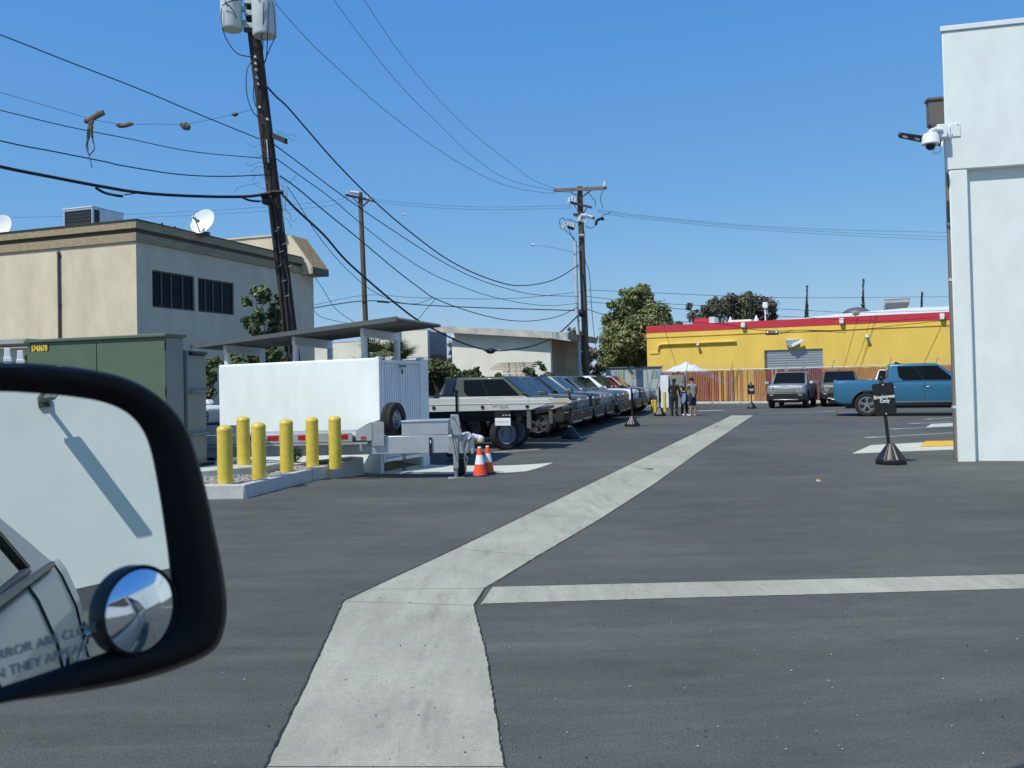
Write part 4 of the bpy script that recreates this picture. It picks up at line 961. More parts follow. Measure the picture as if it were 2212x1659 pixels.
# wall lamps
s_, z_ = YB(*DR(905, 578)); t2 = thing('wall_floodlight', 'grey wall pack light with white bent shade above the shutter', 'lamp', yb+yd*s_+Vector((0, 0, z_)), rotz_of(yd))
MB().prism([(-.42, -.25, .28), (.42, -.25, .28), (.42, -.25, -.02), (.2, -.25, -.32), (-.2, -.25, -.32), (-.42, -.25, -.02)], (0, .25, 0)).build('housing', m_galv, t2, bevel=.03)
MB().obox((.35, -.34, -.02), (.36, 0, .18), (0, .08, 0), (-.05, 0, .09)).build('shade', m_whitep, t2, bevel=.03)
for x_, y_, lb in ((127, 585, 'small white spotlight on the yellow wall below the conduit'), (1516, 520, 'small white spotlight on the yellow wall right of the shutter')):
    s_, z_ = YB(*DR(x_, y_)); t2 = thing('spotlight', lb, 'lamp', yb+yd*s_+Vector((0, 0, z_)), rotz_of(yd), 'spotlights on the yellow wall')
    MB().box(-.07, .07, -.12, 0, -.02, .14).build('bracket', m_whitep, t2, bevel=.01); MB().cyl((0, -.12, 0), (.06, -.36, -.16), .07, .13, 14).build('shade', m_whitep, t2)

# chain link fence with coloured slats
f0 = Vector((13.9, 53, 0)); fd = yd.copy(); fn = Vector((-fd.y, fd.x, 0))
t = thing('slat_fence', 'chain link fence with vertical red and orange slats in front of the yellow building', 'fence', f0, rotz_of(fd))
def FS(x, y=840): return wallhit(f0, fd, x, y)[0]
fz0, fz1 = .14, 2.1
secs = [(1430, 1480, m_slatr), (1480, 1580, m_slatr), (1580, 1656, m_slato), (1656, 1781, m_slatr), (1781, 1900, m_slato), (1900, 2090, m_slato)]
for x0, x1, m in secs:
    s0, s1 = FS(x0), FS(x1); n_ = max(2, int((s1-s0)/.105)); k = MB(); mi_ = [m, m_slatr if m is m_slato else m_slaty, m_slaty, m_slato]
    for i in range(n_):
        a_ = s0+(s1-s0)*i/n_; u = random.random()
        q = 0 if u < .9 else (1 if u < .93 else 3)
        if x0 == 1580 and u < .35: q = 2
        k.box(a_, a_+(s1-s0)/n_*.84, -.012+random.uniform(-.006, .006), .004, fz0+random.uniform(0, .03), fz1-.05-random.uniform(0, .03), q)
    k.build('slat_panel', mi_, t)
# painted diagonal arrow-like bands inside the red bays are slats of other colours; the mesh behind
k = MB(); s0, s1 = FS(1430), FS(2090); nn_ = int((s1-s0)/.25); hh = fz1-fz0
for i in range(-8, nn_):
    for sg in (1, -1):
        a_ = s0+i*.25; b_ = a_+hh
        p0 = Vector((a_, .02, fz0 if sg > 0 else fz1)); p1 = Vector((b_, .02, fz1 if sg > 0 else fz0))
        if p0.x < s0 or p1.x > s1: continue
        k.cyl(p0, p1, .004, n=3, cap=False)
k.build('wire_mesh', m_galv, t)
MB().cyl((s0, -.03, fz1), (s1, -.03, fz1), .03).build('top_rail', m_galv, t)
for x_ in (1430, 1484, 1581, 1698, 1799, 1921, 2022):
    s_ = FS(x_); k = MB().cyl((s_, -.04, 0), (s_, -.04, fz1+.02), .045); k.cyl((s_, -.04, fz1), (s_+.16, -.24, fz1+.42), .018, n=6); k.build('post', m_galv, t)
k = MB()
for u in (.35, .68, 1.0): k.cyl((s0, -.04-.2*u, fz1+.42*u), (s1, -.04-.2*u, fz1+.42*u), .006, n=4)
k.build('barbed_wire', m_galv, t)
k = MB(); a_, b_ = f0+fd*FS(1425), f0+fd*(FS(2090)); k.prism([a_-fn*.9, b_-fn*.9, b_+fn*.3, a_+fn*.3], (0, 0, .13)); structure(k.build('far_kerb', m_concw, bevel=.02))
# white plastic sheeting heaped behind the fence
q = P(1490, 800, 57); t = thing('plastic_sheeting', 'crumpled white plastic sheeting heaped behind the fence', 'tarp', (q.x, q.y, 0), rotz_of(yd))
k = MB(); nx_, ny_ = 22, 8; zpk = P(1490, 783, 57).z
prof_ = lambda u: max(0, 1-abs((u-.36)/.62)**1.5)
vv = []
for j in range(ny_+1):
    for i in range(nx_+1):
        u, v = i/nx_, j/ny_; z = 1.2+(zpk-1.2)*prof_(u)*(1-.8*abs(v-.5))+random.uniform(-.09, .09); vv.append((-1.9+4.4*u+random.uniform(-.06, .06), -1+2*v, z))
k.add(vv, [(j*(nx_+1)+i, j*(nx_+1)+i+1, (j+1)*(nx_+1)+i+1, (j+1)*(nx_+1)+i) for j in range(ny_) for i in range(nx_)]); k.build('sheet', m_tarp, t, sharp=180)
k = MB(); 
for x_ in (-1.6, -.2, 1.2): k.cyl((x_, 0, 0), (x_, 0, 1.3), .05)
k.build('support', m_galv, t)
# grey green equipment shed beside the fence
sc_ = P(1430, 860, 50); sc_.z = 0; st = Vector((-.985, .17, 0)).normalized()
t = thing('equipment_shed', 'grey green metal equipment shed with small vent slots behind the last trucks', 'shed', sc_, rotz_of(-st))
zs = P(1428, 793.5, 50).z; Ls = wallhit(sc_, -st, 1309, 810)[0]
k = MB().box(Ls, 0, .02, 2, 0, zs); k.build('housing', mat('shed_grey', (.46, .51, .47), .5, var=.08, vs=1.5), t, bevel=.01)
k = MB().box(Ls-.06, .06, -.05, 2.1, zs, zs+.07); k.build('roof', m_dgrey, t, bevel=.01)
for u0, u1 in ((0, .33), (.33, .66), (.66, 1)):
    k = MB().box(Ls*(1-u0)-.0-.012, Ls*(1-u0)+.012, .0, .02, .1, zs-.03); k.build('seam', m_dgrey, t)
m_vt = [mat('vent_tan', (.42, .36, .22), .6), mat('vent_blue', (.22, .33, .42), .6)]
for c_ in (.13, .46, .8):
    for r_ in (0, 1):
        k = MB()
        for i in range(3): x_ = Ls*(1-c_-.02-r_*.085)+i*-.0+i*.105*1; k.box(x_, x_+.055, .0, .02, zs-.62, zs-.16)
        k.build('vent_slot', m_vt[(r_+int(c_*10)) % 2], t)
# white cabinet and small yellow posts by the people
q = P(1437, 884, 45.5); t = thing('white_cabinet', 'white electrical cabinet with grey side standing behind the three people', 'electrical cabinet', (q.x, q.y, 0), R(-18))
zt_ = P(1437, 811, 45.5).z; MB().box(-.22, .20, 0, 1.2, .1, zt_).build('housing', m_whitep, t, bevel=.02); MB().box(.20, 1.0, .15, 1.1, .1, zt_-.02).build('side_housing', m_gry, t, bevel=.02); MB().box(-.25, 1.05, -.03, 1.25, 0, .1).build('plinth', m_dgrey, t)
def thin_bollard(): 
    t = thing('thin_bollard', '', 'bollard'); MB().cyl((0, 0, -.02), (0, 0, .98), .075, n=16).build('tube', m_yel, t); MB().sphere((0, 0, .98), .075, 8, (1, 1, .5)).build('cap', m_yel, t); return t
tb = thin_bollard()
for i, (x_, y_, Z_, lb) in enumerate(((1436.5, 891, 42.5, 'thin yellow bollard standing just left of the person in black'), (1462, 892, 42.5, 'thin yellow bollard glimpsed between the legs of the people'), (1416, 895, 41.5, 'short yellow bollard beside the last parked truck, nearer its bumper'), (1410, 895, 42.0, 'short yellow bollard hidden behind the bumper of the last parked truck'))):
    o = tb if i == 0 else copy_tree(tb); q = P(x_, y_, Z_); o.location = (q.x, q.y, 0); tag(o, lb, 'bollard', 'thin yellow bollards near the people')
    if i > 1: o.scale = (1, 1, .62)
# ================================================================== trees and bushes
def pxm(px_, Z): return px_*Z/F
def crown_tree(name, label, pts, Z, base, mats, n, leaf, trunk_r, cat='tree', m=None, group=None, depth=1.0, droop=.0, aspect=.5):
    """pts: clumps as (px x, px y, px radius); base: px x of the trunk foot"""
    b = P(base, CY, Z); t = thing(name, label, cat, (b.x, b.y, 0), 0, group); o = Vector((b.x, b.y, 0))
    cl = []
    for x, y, r in pts:
        rr = pxm(r, Z); c = P(x, y, Z)-o; c.y = random.uniform(-1, 1)*depth
        cl.append((c, rr, .9))
        for _ in range(7):
            d = Vector((random.gauss(0, 1), random.gauss(0, 1), random.gauss(0, 1))).normalized()
            cl.append((c+d*rr*random.uniform(.45, .95), rr*random.uniform(.22, .5), .8))
    k = MB(); top = max(c[0].z for c in cl); low = min(c[0].z for c in cl)
    mid = Vector((0, 0, max(.8, low*.75))); limb(k, (0, 0, -.1), mid, trunk_r, trunk_r*.75, .03)
    big = [c for c in cl if c[1] > .5*max(x[1] for x in cl)]
    for c in big: limb(k, mid, c[0], trunk_r*.5, trunk_r*.1, .12)
    k.build('trunk', m or m_bark, t)
    leaves(cl, n, leaf, mats, 'crown', t, droop=droop, aspect=aspect)
    return t
crown_tree('broad_tree', 'tall dense green tree to the left of the yellow building',
    [(1385, 650, 36), (1395, 622, 16), (1352, 672, 40), (1415, 676, 36), (1330, 715, 38), (1375, 715, 55), (1425, 715, 30), (1320, 760, 30), (1355, 765, 40), (1395, 760, 40), (1312, 690, 16), (1440, 690, 14), (1400, 740, 40), (1385, 775, 40), (1340, 790, 30), (1360, 640, 26), (1400, 700, 46), (1350, 735, 44), (1435, 745, 28), (1310, 735, 24), (1310, 780, 26)], 66, 1375, lf_dense, 42000, .27, .3, depth=1.6)
crown_tree('spreading_tree', 'brownish green spreading tree rising behind the red roof box',
    [(1560, 668, 32), (1600, 660, 30), (1640, 652, 26), (1662, 660, 22), (1525, 676, 26), (1500, 680, 16), (1585, 690, 40), (1640, 690, 40), (1530, 695, 30), (1482, 664, 9), (1676, 682, 14), (1470, 705, 16), (1545, 655, 16), (1620, 645, 22), (1580, 672, 34), (1510, 700, 26), (1660, 695, 30), (1615, 675, 34)], 84, 1590, lf_brown, 24000, .27, .35, depth=2.5, droop=.2)
def cypress(label, x, ytop, ybot, wpx, Z):
    q = P(x, CY, Z); t = thing('cypress', label, 'tree', (q.x, q.y, 0), 0, 'cypresses beyond the roofs'); zt_ = P(x, ytop, Z).z; w_ = pxm(wpx, Z)/2
    cl = []
    for i in range(46):
        u = i/45; r = max(.10, w_*(2.0*(1-u)**.7)); zz = zt_*(.0+u); cl.append((Vector((random.uniform(-.2, .2)*r+u*u*.22, 0, zz)), r*random.uniform(.8, 1.15), 1.1))
    leaves(cl, 13000, .22, lf_cyp, 'crown', t, aspect=.35, droop=-1.2); k = MB(); k.cyl((0, 0, -.1), (.2, 0, zt_*.9), .14, .02); k.build('trunk', m_bark, t)
cypress('slim cypress rising from within the spreading brownish tree', 1621, 632, 690, 11, 80)
cypress('slim cypress standing alone between the spreading tree and the roof dome', 1743, 619, 685, 12, 80)
cypress('tallest slim cypress just right of the dark roof dome', 1865, 605, 672, 12, 80)
cypress('short cypress tip to the right of the rooftop cooler', 1991, 633, 668, 11, 82)
crown_tree('small_tree', 'small glossy leaved tree in front of the shaded tan wall, left of the wooden pole',
    [(575, 640, 22), (555, 630, 16), (592, 668, 24), (568, 690, 22), (590, 705, 22), (540, 655, 12), (528, 690, 11), (555, 715, 14), (600, 640, 12), (535, 705, 8), (575, 735, 26), (560, 770, 26), (590, 765, 24)], 26.5, 577, lf_small, 6500, .15, .07, depth=.5, aspect=.5)
crown_tree('far_tree', 'dark distant tree seen between the wooden pole and the white shed roof',
    [(1255, 730, 20), (1245, 760, 26), (1275, 765, 22), (1300, 775, 14), (1262, 790, 26), (1295, 795, 20), (1235, 720, 12)], 92, 1262, lf_brown, 3000, .42, .3, depth=2)
crown_tree('bare_tree', 'thin bare brown tree in the gap between the white shed and the grey block',
    [(973, 745, 7), (978, 760, 9), (972, 780, 9)], 56, 975, [m_twig], 500, .3, .10, depth=.5, aspect=.08)
def bush(name, label, pts, Z, mats, n, leaf, cat='shrub', depth=.5, group=None):
    cx_ = sum(p[0] for p in pts)/len(pts); b = P(cx_, CY, Z); o = Vector((b.x, b.y, 0)); t = thing(name, label, cat, o, 0, group); cl = []
    for x, y, r in pts:
        rr = pxm(r, Z); c = P(x, y, Z)-o; c.y = random.uniform(-1, 1)*depth; cl.append((c, rr))
        for _ in range(5): d = Vector((random.gauss(0, 1), random.gauss(0, 1), random.gauss(0, 1))).normalized(); cl.append((c+d*rr*.8, rr*random.uniform(.3, .55)))
    k = MB()
    for c in cl: 
        if c[1] > pxm(9, Z): limb(k, (c[0].x*.5, 0, 0), c[0], .035, .01, .1)
    k.cyl((0, 0, -.05), (0, 0, .5), .05); k.build('stem', m_bark, t); leaves(cl, n, leaf, mats, 'foliage', t, aspect=.55); return t
bush('hedge_bush', 'big rounded green bush between the enclosure gate and the pickup roof', [(930, 800, 24), (920, 792, 20), (945, 797, 20), (962, 796, 16), (980, 803, 16), (1000, 810, 12), (950, 815, 24), (915, 820, 26), (975, 818, 20), (940, 845, 30), (985, 830, 18), (905, 850, 26), (960, 860, 26), (965, 800, 18), (990, 815, 14), (918, 800, 18), (940, 792, 14)], 33, lf_bush, 17000, .13)
for i, (pts_, lb) in enumerate(((((1018, 805, 10), (1028, 812, 14), (1008, 815, 10), (1030, 798, 7), (1020, 830, 16)), 'spiky shrub in front of the white shed wall, left of the pallets'),
                     (((1150, 805, 9), (1135, 800, 8), (1155, 818, 14), (1172, 795, 9), (1180, 815, 14), (1165, 785, 5), (1190, 812, 9), (1160, 835, 16)), 'spiky shrub before the white shed wall, right of the pallets'),
                     (((1075, 812, 8), (1085, 818, 9), (1078, 830, 12)), 'tiny shrub in front of the pallet stack'))):
    bush('wall_shrub', lb, pts_, 39, lf_small, 2200 if i < 2 else 800, .14, group='shrubs before the white shed wall')
bush('back_hedge', 'hedge strip visible between the white enclosure wall and its canopy', [(505, 775, 12), (530, 772, 12), (555, 774, 12), (580, 776, 12), (605, 774, 12), (625, 778, 10), (520, 795, 18), (560, 795, 18), (600, 795, 18)], 27.5, lf_bush, 7000, .10, 'hedge')
bush('corner_bush', 'leafy bush in the gap left of the white enclosure wall, above the white car', [(452, 783, 13), (445, 800, 14), (460, 805, 12), (449, 822, 14), (462, 780, 9), (440, 775, 7), (455, 845, 16), (475, 790, 10)], 26, lf_bush, 4500, .11)
bush('left_weed', 'small dark weed beside the white barricade, left of the green cabinet', [(57, 780, 5), (52, 772, 4), (60, 768, 4), (55, 790, 6)], 19.2, lf_small, 200, .09, 'plant', .1)
# fan palm
pz = 29; pc_ = P(832, 772, pz); t = thing('fan_palm', 'low fan palm behind the enclosure under the right end of the canopy', 'palm', (pc_.x, pc_.y, 0))
hc = Vector((0, 0, pc_.z-.55)); k = MB(); limb(k, (0, 0, -.1), hc, .2, .17, .02); k.build('trunk', m_bark, t)
v = []; f = []; mi = []
def blade(p0, d, nrm, L_, w_):
    s_ = d.cross(nrm).normalized()*w_; b = len(v); p1 = p0+d*L_*.55; p2 = p0+d*L_+Vector((0, 0, -.10*L_))
    v.extend([p0-s_*.3, p0+s_*.3, p1+s_, p1-s_, p2]); f.append((b, b+1, b+2, b+3)); f.append((b+3, b+2, b+4)); q = random.randrange(3); mi.extend([q, q])
k = MB()
for i in range(34):
    az_, el_ = random.uniform(0, 6.28), random.uniform(-.35, 1.35); d = Vector((math.cos(az_)*math.cos(el_), math.sin(az_)*math.cos(el_), math.sin(el_))); L_ = random.uniform(.65, .95); e_ = hc+d*L_
    k.cyl(hc, e_, .015, .01, 5); sd = d.cross(Vector((0, 0, 1))).normalized(); nr = sd.cross(d).normalized()
    for j in range(-8, 9): a_ = j*.17; dd = (d*math.cos(a_)+sd*math.sin(a_)).normalized(); blade(e_, dd, nr, random.uniform(.62, .85)*(1-abs(j)*.02), .026)
k.build('leaf_stalk', m_twig, t)
me = bpy.data.meshes.new('fronds'); me.from_pydata([tuple(x) for x in v], [], f)
for m in lf_palm: me.materials.append(m)
me.polygons.foreach_set('material_index', mi); o = bpy.data.objects.new('fronds', me); COL.objects.link(o); o.parent = t
# far off treeline that closes the horizon behind the lot
k = []
for i in range(70):
    x = -75+i*2.6; k.append((Vector((x, 150+random.uniform(-4, 4), random.uniform(.5, 1.9))), random.uniform(1.5, 2.6)))
stuff(leaves(k, 9000, .8, lf_brown, 'treeline'))

# ================================================================== utility poles
def pole(name, label, foot, head, r0, r1, m, cat='utility pole'):
    t = thing(name, label, cat, (foot.x, foot.y, 0)); f_ = Vector((0, 0, -.3)); h_ = head-Vector((foot.x, foot.y, 0))
    k = MB(); n = 14
    for i in range(n):
        a_, b_ = f_.lerp(h_, i/n), f_.lerp(h_, (i+1)/n); k.cyl(a_, b_, r0+(r1-r0)*i/n, r0+(r1-r0)*(i+1)/n, 18, i in (0, n-1))
    k.build('pole', m, t); return t, (lambda p: Vector(p)-Vector((foot.x, foot.y, 0)))
Z1 = 24
p1t, l1 = pole('utility_pole', 'leaning dark wooden utility pole with two white transformers, behind the enclosure', P(659, 965, Z1), P(532, -70, Z1), .20, .18, m_pole)
def can(x, ytop, ybot, wpx, Z):
    c0_, c1_ = l1(P(x, ytop, Z)), l1(P(x+(ybot-ytop)*.04, ybot, Z)); r = pxm(wpx, Z)/2; h = (c0_-c1_).length; d = (c0_-c1_).normalized()
    k = MB().lathe([(r*.93, .0), (r*.97, .02), (r, .05), (r, h-.06), (r*1.04, h-.05), (r*1.04, h-.01), (r*.7, h+.06), (.01, h+.09)], c1_, d, 32)
    o = k.build('transformer', m_trans, p1t)
    k = MB(); q = c1_+d*(h*.85); k.cyl(q+Vector((-.1, -r-.02, 0)), q+Vector((-.1, -r-.09, 0)), .03, n=8); k.cyl(q+Vector((.12, -r*.96, .0)), q+Vector((.12, -r-.07, .05)), .03, n=8); k.cyl(q+Vector((r*.8, -r*.5, .02)), q+Vector((r*.95, -r*.62, .02)), .03, n=8); k.build('bushing', m_ceram, o)
    return o
can(498.5, -2, 65, 45, 23.7); can(568.5, -14, 79, 51, 23.5)
def bar(x0, y0, x1, y1, hh, Z, nm, m, dd=.05):
    a_, b_ = l1(P(x0, y0, Z)), l1(P(x1, y1, Z)); k = MB().obox((a_+b_)/2, (b_-a_)/2, (0, dd, 0), (0, 0, hh)); return k.build(nm, m, p1t, bevel=.01)
for y in (20, 48): bar(515, y, 534, y+1, .06, 23.8, 'bracket', m_galv)
for y in (3, 28, 55): bar(528, y, 552, y+1, .07, 23.75, 'bracket', m_galv)
bar(527, 60, 552, 62, .12, 23.8, 'bracket', m_bronze)
a_, b_ = l1(P(592, 294, 23.9)), l1(P(613, 303, 23.0)); k = MB().obox((a_+b_)/2, (b_-a_)*.72, (.03, .05, 0), (0, 0, .075)); k.build('crossarm', m_arm if False else m_pole, p1t, bevel=.01)
k = MB(); 
for x, y in ((552, 124), (553, 138), (554, 152), (556, 168), (558, 182), (562, 232), (578, 258)): q = l1(P(x, y, 23.78)); k.cyl(q+Vector((0, .05, 0)), q+Vector((0, -.06, 0)), .032, n=10)
q = l1(P(578, 325, 23.8)); k.cyl(q+Vector((-.02, 0, .3)), q+Vector((.02, 0, -.35)), .02, n=8); k.build('insulator', m_ceram, p1t)
k = MB()
for x, y in ((598, 494), (613, 528), (625, 576), (601, 576), (596, 500), (612, 608), (619, 640), (606, 545)): q = l1(P(x, y, 23.78)); k.tube([q+Vector((-.03, -.02, -.01)), q+Vector((0, -.03, 0)), q+Vector((.07, -.04, .02)), q+Vector((.08, -.04, .05))], .009, 6)
k.build('step_bolt', m_galv, p1t)
k = MB(); k.tube(catmull([l1(P(x, y, 23.78)) for x, y in ((592, 440), (600, 500), (607, 560), (614, 620), (622, 700), (626, 760))], 5), .022, 6); k.tube(catmull([l1(P(x, y, 23.79)) for x, y in ((585, 440), (594, 520), (603, 600), (611, 690), (616, 760))], 5), .04, 6); k.build('riser', m_pole, p1t)
def lcur(nm, pts, r, m=m_wire, parent=p1t, lf=l1):
    return MB().tube(catmull([lf(P(*p)) for p in pts], 6), r, 6).build(nm, m, parent)
for pts_ in ([(479, 18, 23.4), (478, 45, 23.4), (487, 80, 23.5), (508, 112, 23.6), (530, 121, 23.7), (553, 122, 23.75)],
             [(552, 125, 23.75), (534, 150, 23.6), (533, 200, 23.6), (545, 240, 23.65), (563, 262, 23.75), (566, 310, 23.78), (573, 380, 23.78)],
             [(553, 150, 23.7), (547, 200, 23.65), (551, 225, 23.75), (556, 232, 23.75)],
             [(588, 5, 23.2), (592, 30, 23.15), (594, 75, 23.2), (583, 105, 23.4), (573, 130, 23.6), (562, 165, 23.75)],
             [(570, 5, 23.15), (568, 60, 23.2), (565, 80, 23.3), (568, 90, 23.4), (566, 130, 23.6), (558, 160, 23.75)],
             [(581, 5, 23.12), (579, 40, 23.12), (578, 75, 23.2), (576, 120, 23.5), (572, 135, 23.7)],
             [(480, 12, 23.35), (500, 2, 23.3), (530, -2, 23.4)], [(488, 6, 23.3), (500, 18, 23.28), (512, 40, 23.3)]):
    lcur('jumper_wire', pts_, .014)
# cable bundle box where the thick cables meet the pole
k = MB(); a_, b_ = l1(P(565, 425, 23.6)), l1(P(612, 415, 23.6)); k.tube([a_, (a_+b_)/2+Vector((0, -.05, .05)), b_], .06, 8); q = l1(P(577, 434, 23.65)); k.sphere(q, .15, 8, (1.1, .6, .8)); k.build('cable_clamp', m_wire, p1t)
# pole 2 and 3
Z2 = 49
p2t, l2_ = pole('utility_pole', 'slim brown wooden utility pole rising behind the trash enclosure canopy', P(798, 885, Z2), P(778, 416, Z2), .17, .13, m_polel)
def bar2(t, lf, x0, y0, x1, y1, Z, hh, nm, m, dz=0, dd=.06):
    a_, b_ = lf(P(x0, y0, Z)), lf(P(x1, y1, Z+dz)); return MB().obox((a_+b_)/2, (b_-a_)/2, (.02, dd, 0), (0, 0, hh)).build(nm, m, t)
bar2(p2t, l2_, 747, 421, 806, 434, Z2-.2, .07, 'crossarm', m_arm, 1.5); 
for x0, y0 in ((762, 427), (797, 433)): bar2(p2t, l2_, x0, y0, 781, 448, Z2-.2, .03, 'brace', m_dgrey)
k = MB()
for x, y in ((750, 417), (760, 415), (768, 414), (775, 419), (795, 424), (802, 427)): q = l2_(P(x, y, Z2)); k.cyl(q+Vector((0, 0, -.16)), q+Vector((0, 0, .1)), .05, n=8)
a_, b_ = l2_(P(757, 415, Z2-.3)), l2_(P(776, 417, Z2-.3)); k.cyl(a_, b_, .09, n=8); k.build('insulator', m_ceram, p2t)
Z3 = 47
p3t, l3 = pole('utility_pole', 'brown wooden utility pole with wide crossarm and pale conduit, behind the truck row', P(1270, 885, Z3), P(1252, 403, Z3), .20, .15, m_polel)
bar2(p3t, l3, 1196, 411.5, 1310, 406, Z3-.25, .085, 'crossarm', m_arm)
bar2(p3t, l3, 1233, 438, 1278, 448, Z3-.25, .06, 'crossarm', m_bronze)
bar2(p3t, l3, 1239, 464, 1262, 465, Z3-.3, .08, 'crossarm', m_bronze)
for x0, y0, x1, y1 in ((1229, 412, 1250, 425), (1277, 411, 1258, 425), (1240, 442, 1251, 462), (1268, 447, 1260, 462)): bar2(p3t, l3, x0, y0, x1, y1, Z3-.25, .028, 'brace', m_dgrey)
for x, y in ((1307, 398), (1230, 433), (1237, 430), (1243, 432), (1222, 484), (1228, 482), (1233, 487), (1239, 488)): q = l3(P(x, y, Z3-.3)); MB().cyl(q+Vector((-.03, 0, -.14)), q+Vector((.03, 0, .14)), .085, n=8).build('insulator', m_ceram, p3t)
for (x0, y0, x1, y1, r_) in ((1254, 466, 1266, 466, .12), (1254, 466, 1252, 478, .10), (1268, 466, 1280, 470, .10), (1209, 486, 1216, 494, .09), (1262, 470, 1258, 480, .05), (1269, 472, 1264, 482, .05)): MB().cyl(l3(P(x0, y0, Z3-.5)), l3(P(x1, y1, Z3-.5)), r_, n=8).build('insulator', m_ceram, p3t)
for x0, y0, x1, y1 in ((1289, 476, 1303, 470), (1289, 476, 1287, 486), (1301, 470, 1303, 476), (1279, 470, 1284, 472), (1226, 490, 1240, 495)): MB().cyl(l3(P(x0, y0, Z3-.5)), l3(P(x1, y1, Z3-.5)), .08, n=6).build('cutout', m_black, p3t)
q = l3(P(1256, 676, Z3-.3)); MB().sphere(q, .28, 8, (1, .7, .8)).build('terminal', m_black, p3t)
k = MB(); k.tube([l3(P(1242, 521, Z3-.4)), l3(P(1246, 660, Z3-.4)), l3(P(1253, 808, Z3-.4)), l3(P(1256, 880, Z3-.4))], .10, 10); k.cyl(l3(P(1241.5, 545, Z3-.4)), l3(P(1241.7, 550, Z3-.4)), .12, n=10); k.build('conduit', mat('conduit_pvc', (.52, .56, .58), .5), p3t)
k = MB()
for y in (532, 545, 577, 693): k.cyl(l3(P(1243, y, Z3-.4)), l3(P(1253, y, Z3-.2)), .025, n=6)
k.cyl(l3(P(1250, 509, Z3-.25)), l3(P(1261, 509, Z3-.25)), .1, n=8); k.build('standoff', m_galv, p3t)
for pts_ in ([(1242, 521, Z3-.4), (1238, 512, Z3-.4), (1222, 498, Z3-.5), (1213, 488, Z3-.5), (1209, 482, Z3-.5), (1210, 474, Z3-.5), (1217, 471, Z3-.5), (1222, 480, Z3-.5)], [(1242, 521, Z3-.4), (1234, 508, Z3-.4), (1229, 495, Z3-.4)], [(1222, 474, Z3-.4), (1232, 474, Z3-.4), (1248, 482, Z3-.3)],
             [(1266, 411, Z3-.3), (1278, 425, Z3-.3), (1286, 436, Z3-.3), (1285, 447, Z3-.3)], [(1306, 402, Z3-.3), (1301, 415, Z3-.3), (1297, 430, Z3-.3), (1303, 450, Z3-.3)], [(1302, 465, Z3-.4), (1314, 462, Z3-.4), (1318, 456, Z3-.4)], [(1264, 488, Z3-.3), (1276, 493, Z3-.4), (1288, 486, Z3-.4)], [(1262, 500, Z3-.3), (1264, 560, Z3-.5), (1273, 590, Z3-.7), (1280, 690, Z3-1.2), (1290, 770, Z3-2)]):
    MB().tube(catmull([l3(P(*p)) for p in pts_], 5), .018, 5).build('jumper_wire', m_wire, p3t)
# street lamp mast arm far away
# ================================================================== overhead cables
gA = 'cables from the dark pole to the left'
wire('cable', 'black cable crossing high from the left edge to the stub crossarm', [(-260, -20, 17), (0, 75, 19), (150, 134, 20.2), (300, 192, 21.3), (430, 247, 22.4), (560, 300, 23.6)], .016)
wire('thin_wire', 'thin wire with dead palm pieces hanging on it', [(-260, 140, 17), (0, 200, 19), (182, 253, 20.5), (215, 261, 20.7), (268, 268, 21.2), (340, 268, 21.8), (400, 268, 22.2), (455, 258, 22.8), (508, 246, 23.2), (548, 236, 23.7)], .006, m_wireg)
wire('cable', 'black cable meeting the dark pole just under the stub crossarm', [(-260, 175, 17), (0, 238, 19), (140, 272, 20.2), (275, 299, 21.2), (420, 328, 22.4), (600, 344, 23.7)], .013)
wire('cable', 'black cable meeting the dark pole just above the thickest cable', [(-260, 235, 17), (0, 304, 19), (120, 328, 20), (230, 350, 20.9), (260, 357, 21.1), (380, 376, 22.2), (480, 381, 23), (585, 377, 23.7)], .018)
wire('thick_cable', 'thickest black bundled cable sweeping from the left edge to the dark pole', [(-260, 300, 17), (0, 360, 19), (120, 384, 20), (220, 403, 20.8), (310, 417, 21.5), (430, 424, 22.5), (540, 424, 23.3), (600, 412, 23.7)], .047)
wire('lashing_loop', 'drooping splice loop hanging from the thickest cable on its left part', [(206, 405, 20.6), (225, 416, 20.7), (250, 422, 20.8), (265, 424, 20.9)], .04, None, 'splice loops on the thickest cable')
wire('lashing_loop', 'drooping splice loop under the thickest cable beside the dark pole', [(522, 426, 23.1), (540, 433, 23.2), (562, 435, 23.4)], .035, None, 'splice loops on the thickest cable')
wire('bracing_wire', 'thin loop wire above the left splice of the thickest cable', [(268, 421, 20.9), (290, 418, 21.1), (312, 416, 21.3)], .016)
zr_ = lambda f_: 23.8+(46.6-23.8)*f_
def rw(nm, lb, pts, r, m=None, x0=590, x1=1250): return wire(nm, lb, [(x, y, zr_(max(0, min(1, ((x-x0)/(x1-x0))))**1.0)) for x, y in pts], r, m)
o = rw('twisted_cable', 'thick twisted black cable sagging from the dark pole to the conduit pole', [(575, 184), (583, 194), (600, 212), (620, 230), (660, 276), (720, 345), (780, 407), (840, 463), (900, 512), (960, 556), (1020, 588), (1080, 610), (1120, 617), (1170, 612), (1210, 598), (1250, 572)], .030)
rw('cable', 'black cable from the stub crossarm sagging right to the conduit pole, upper of two', [(592, 312), (650, 355), (720, 408), (800, 465), (880, 518), (950, 562), (1020, 598), (1090, 622), (1160, 637), (1250, 640)], .019)
rw('cable', 'black cable below the stub crossarm sagging right, lower of two', [(600, 345), (660, 388), (720, 432), (790, 492), (860, 546), (930, 590), (1000, 620), (1060, 640), (1130, 655), (1190, 660), (1250, 655)], .016)
rw('cable', 'black cable that sags low to the right past the loop hanging on it', [(605, 380), (640, 405), (700, 455), (780, 520), (850, 579), (910, 625), (940, 645), (1000, 668), (1060, 685), (1110, 693), (1160, 692), (1210, 682), (1250, 662)], .023)
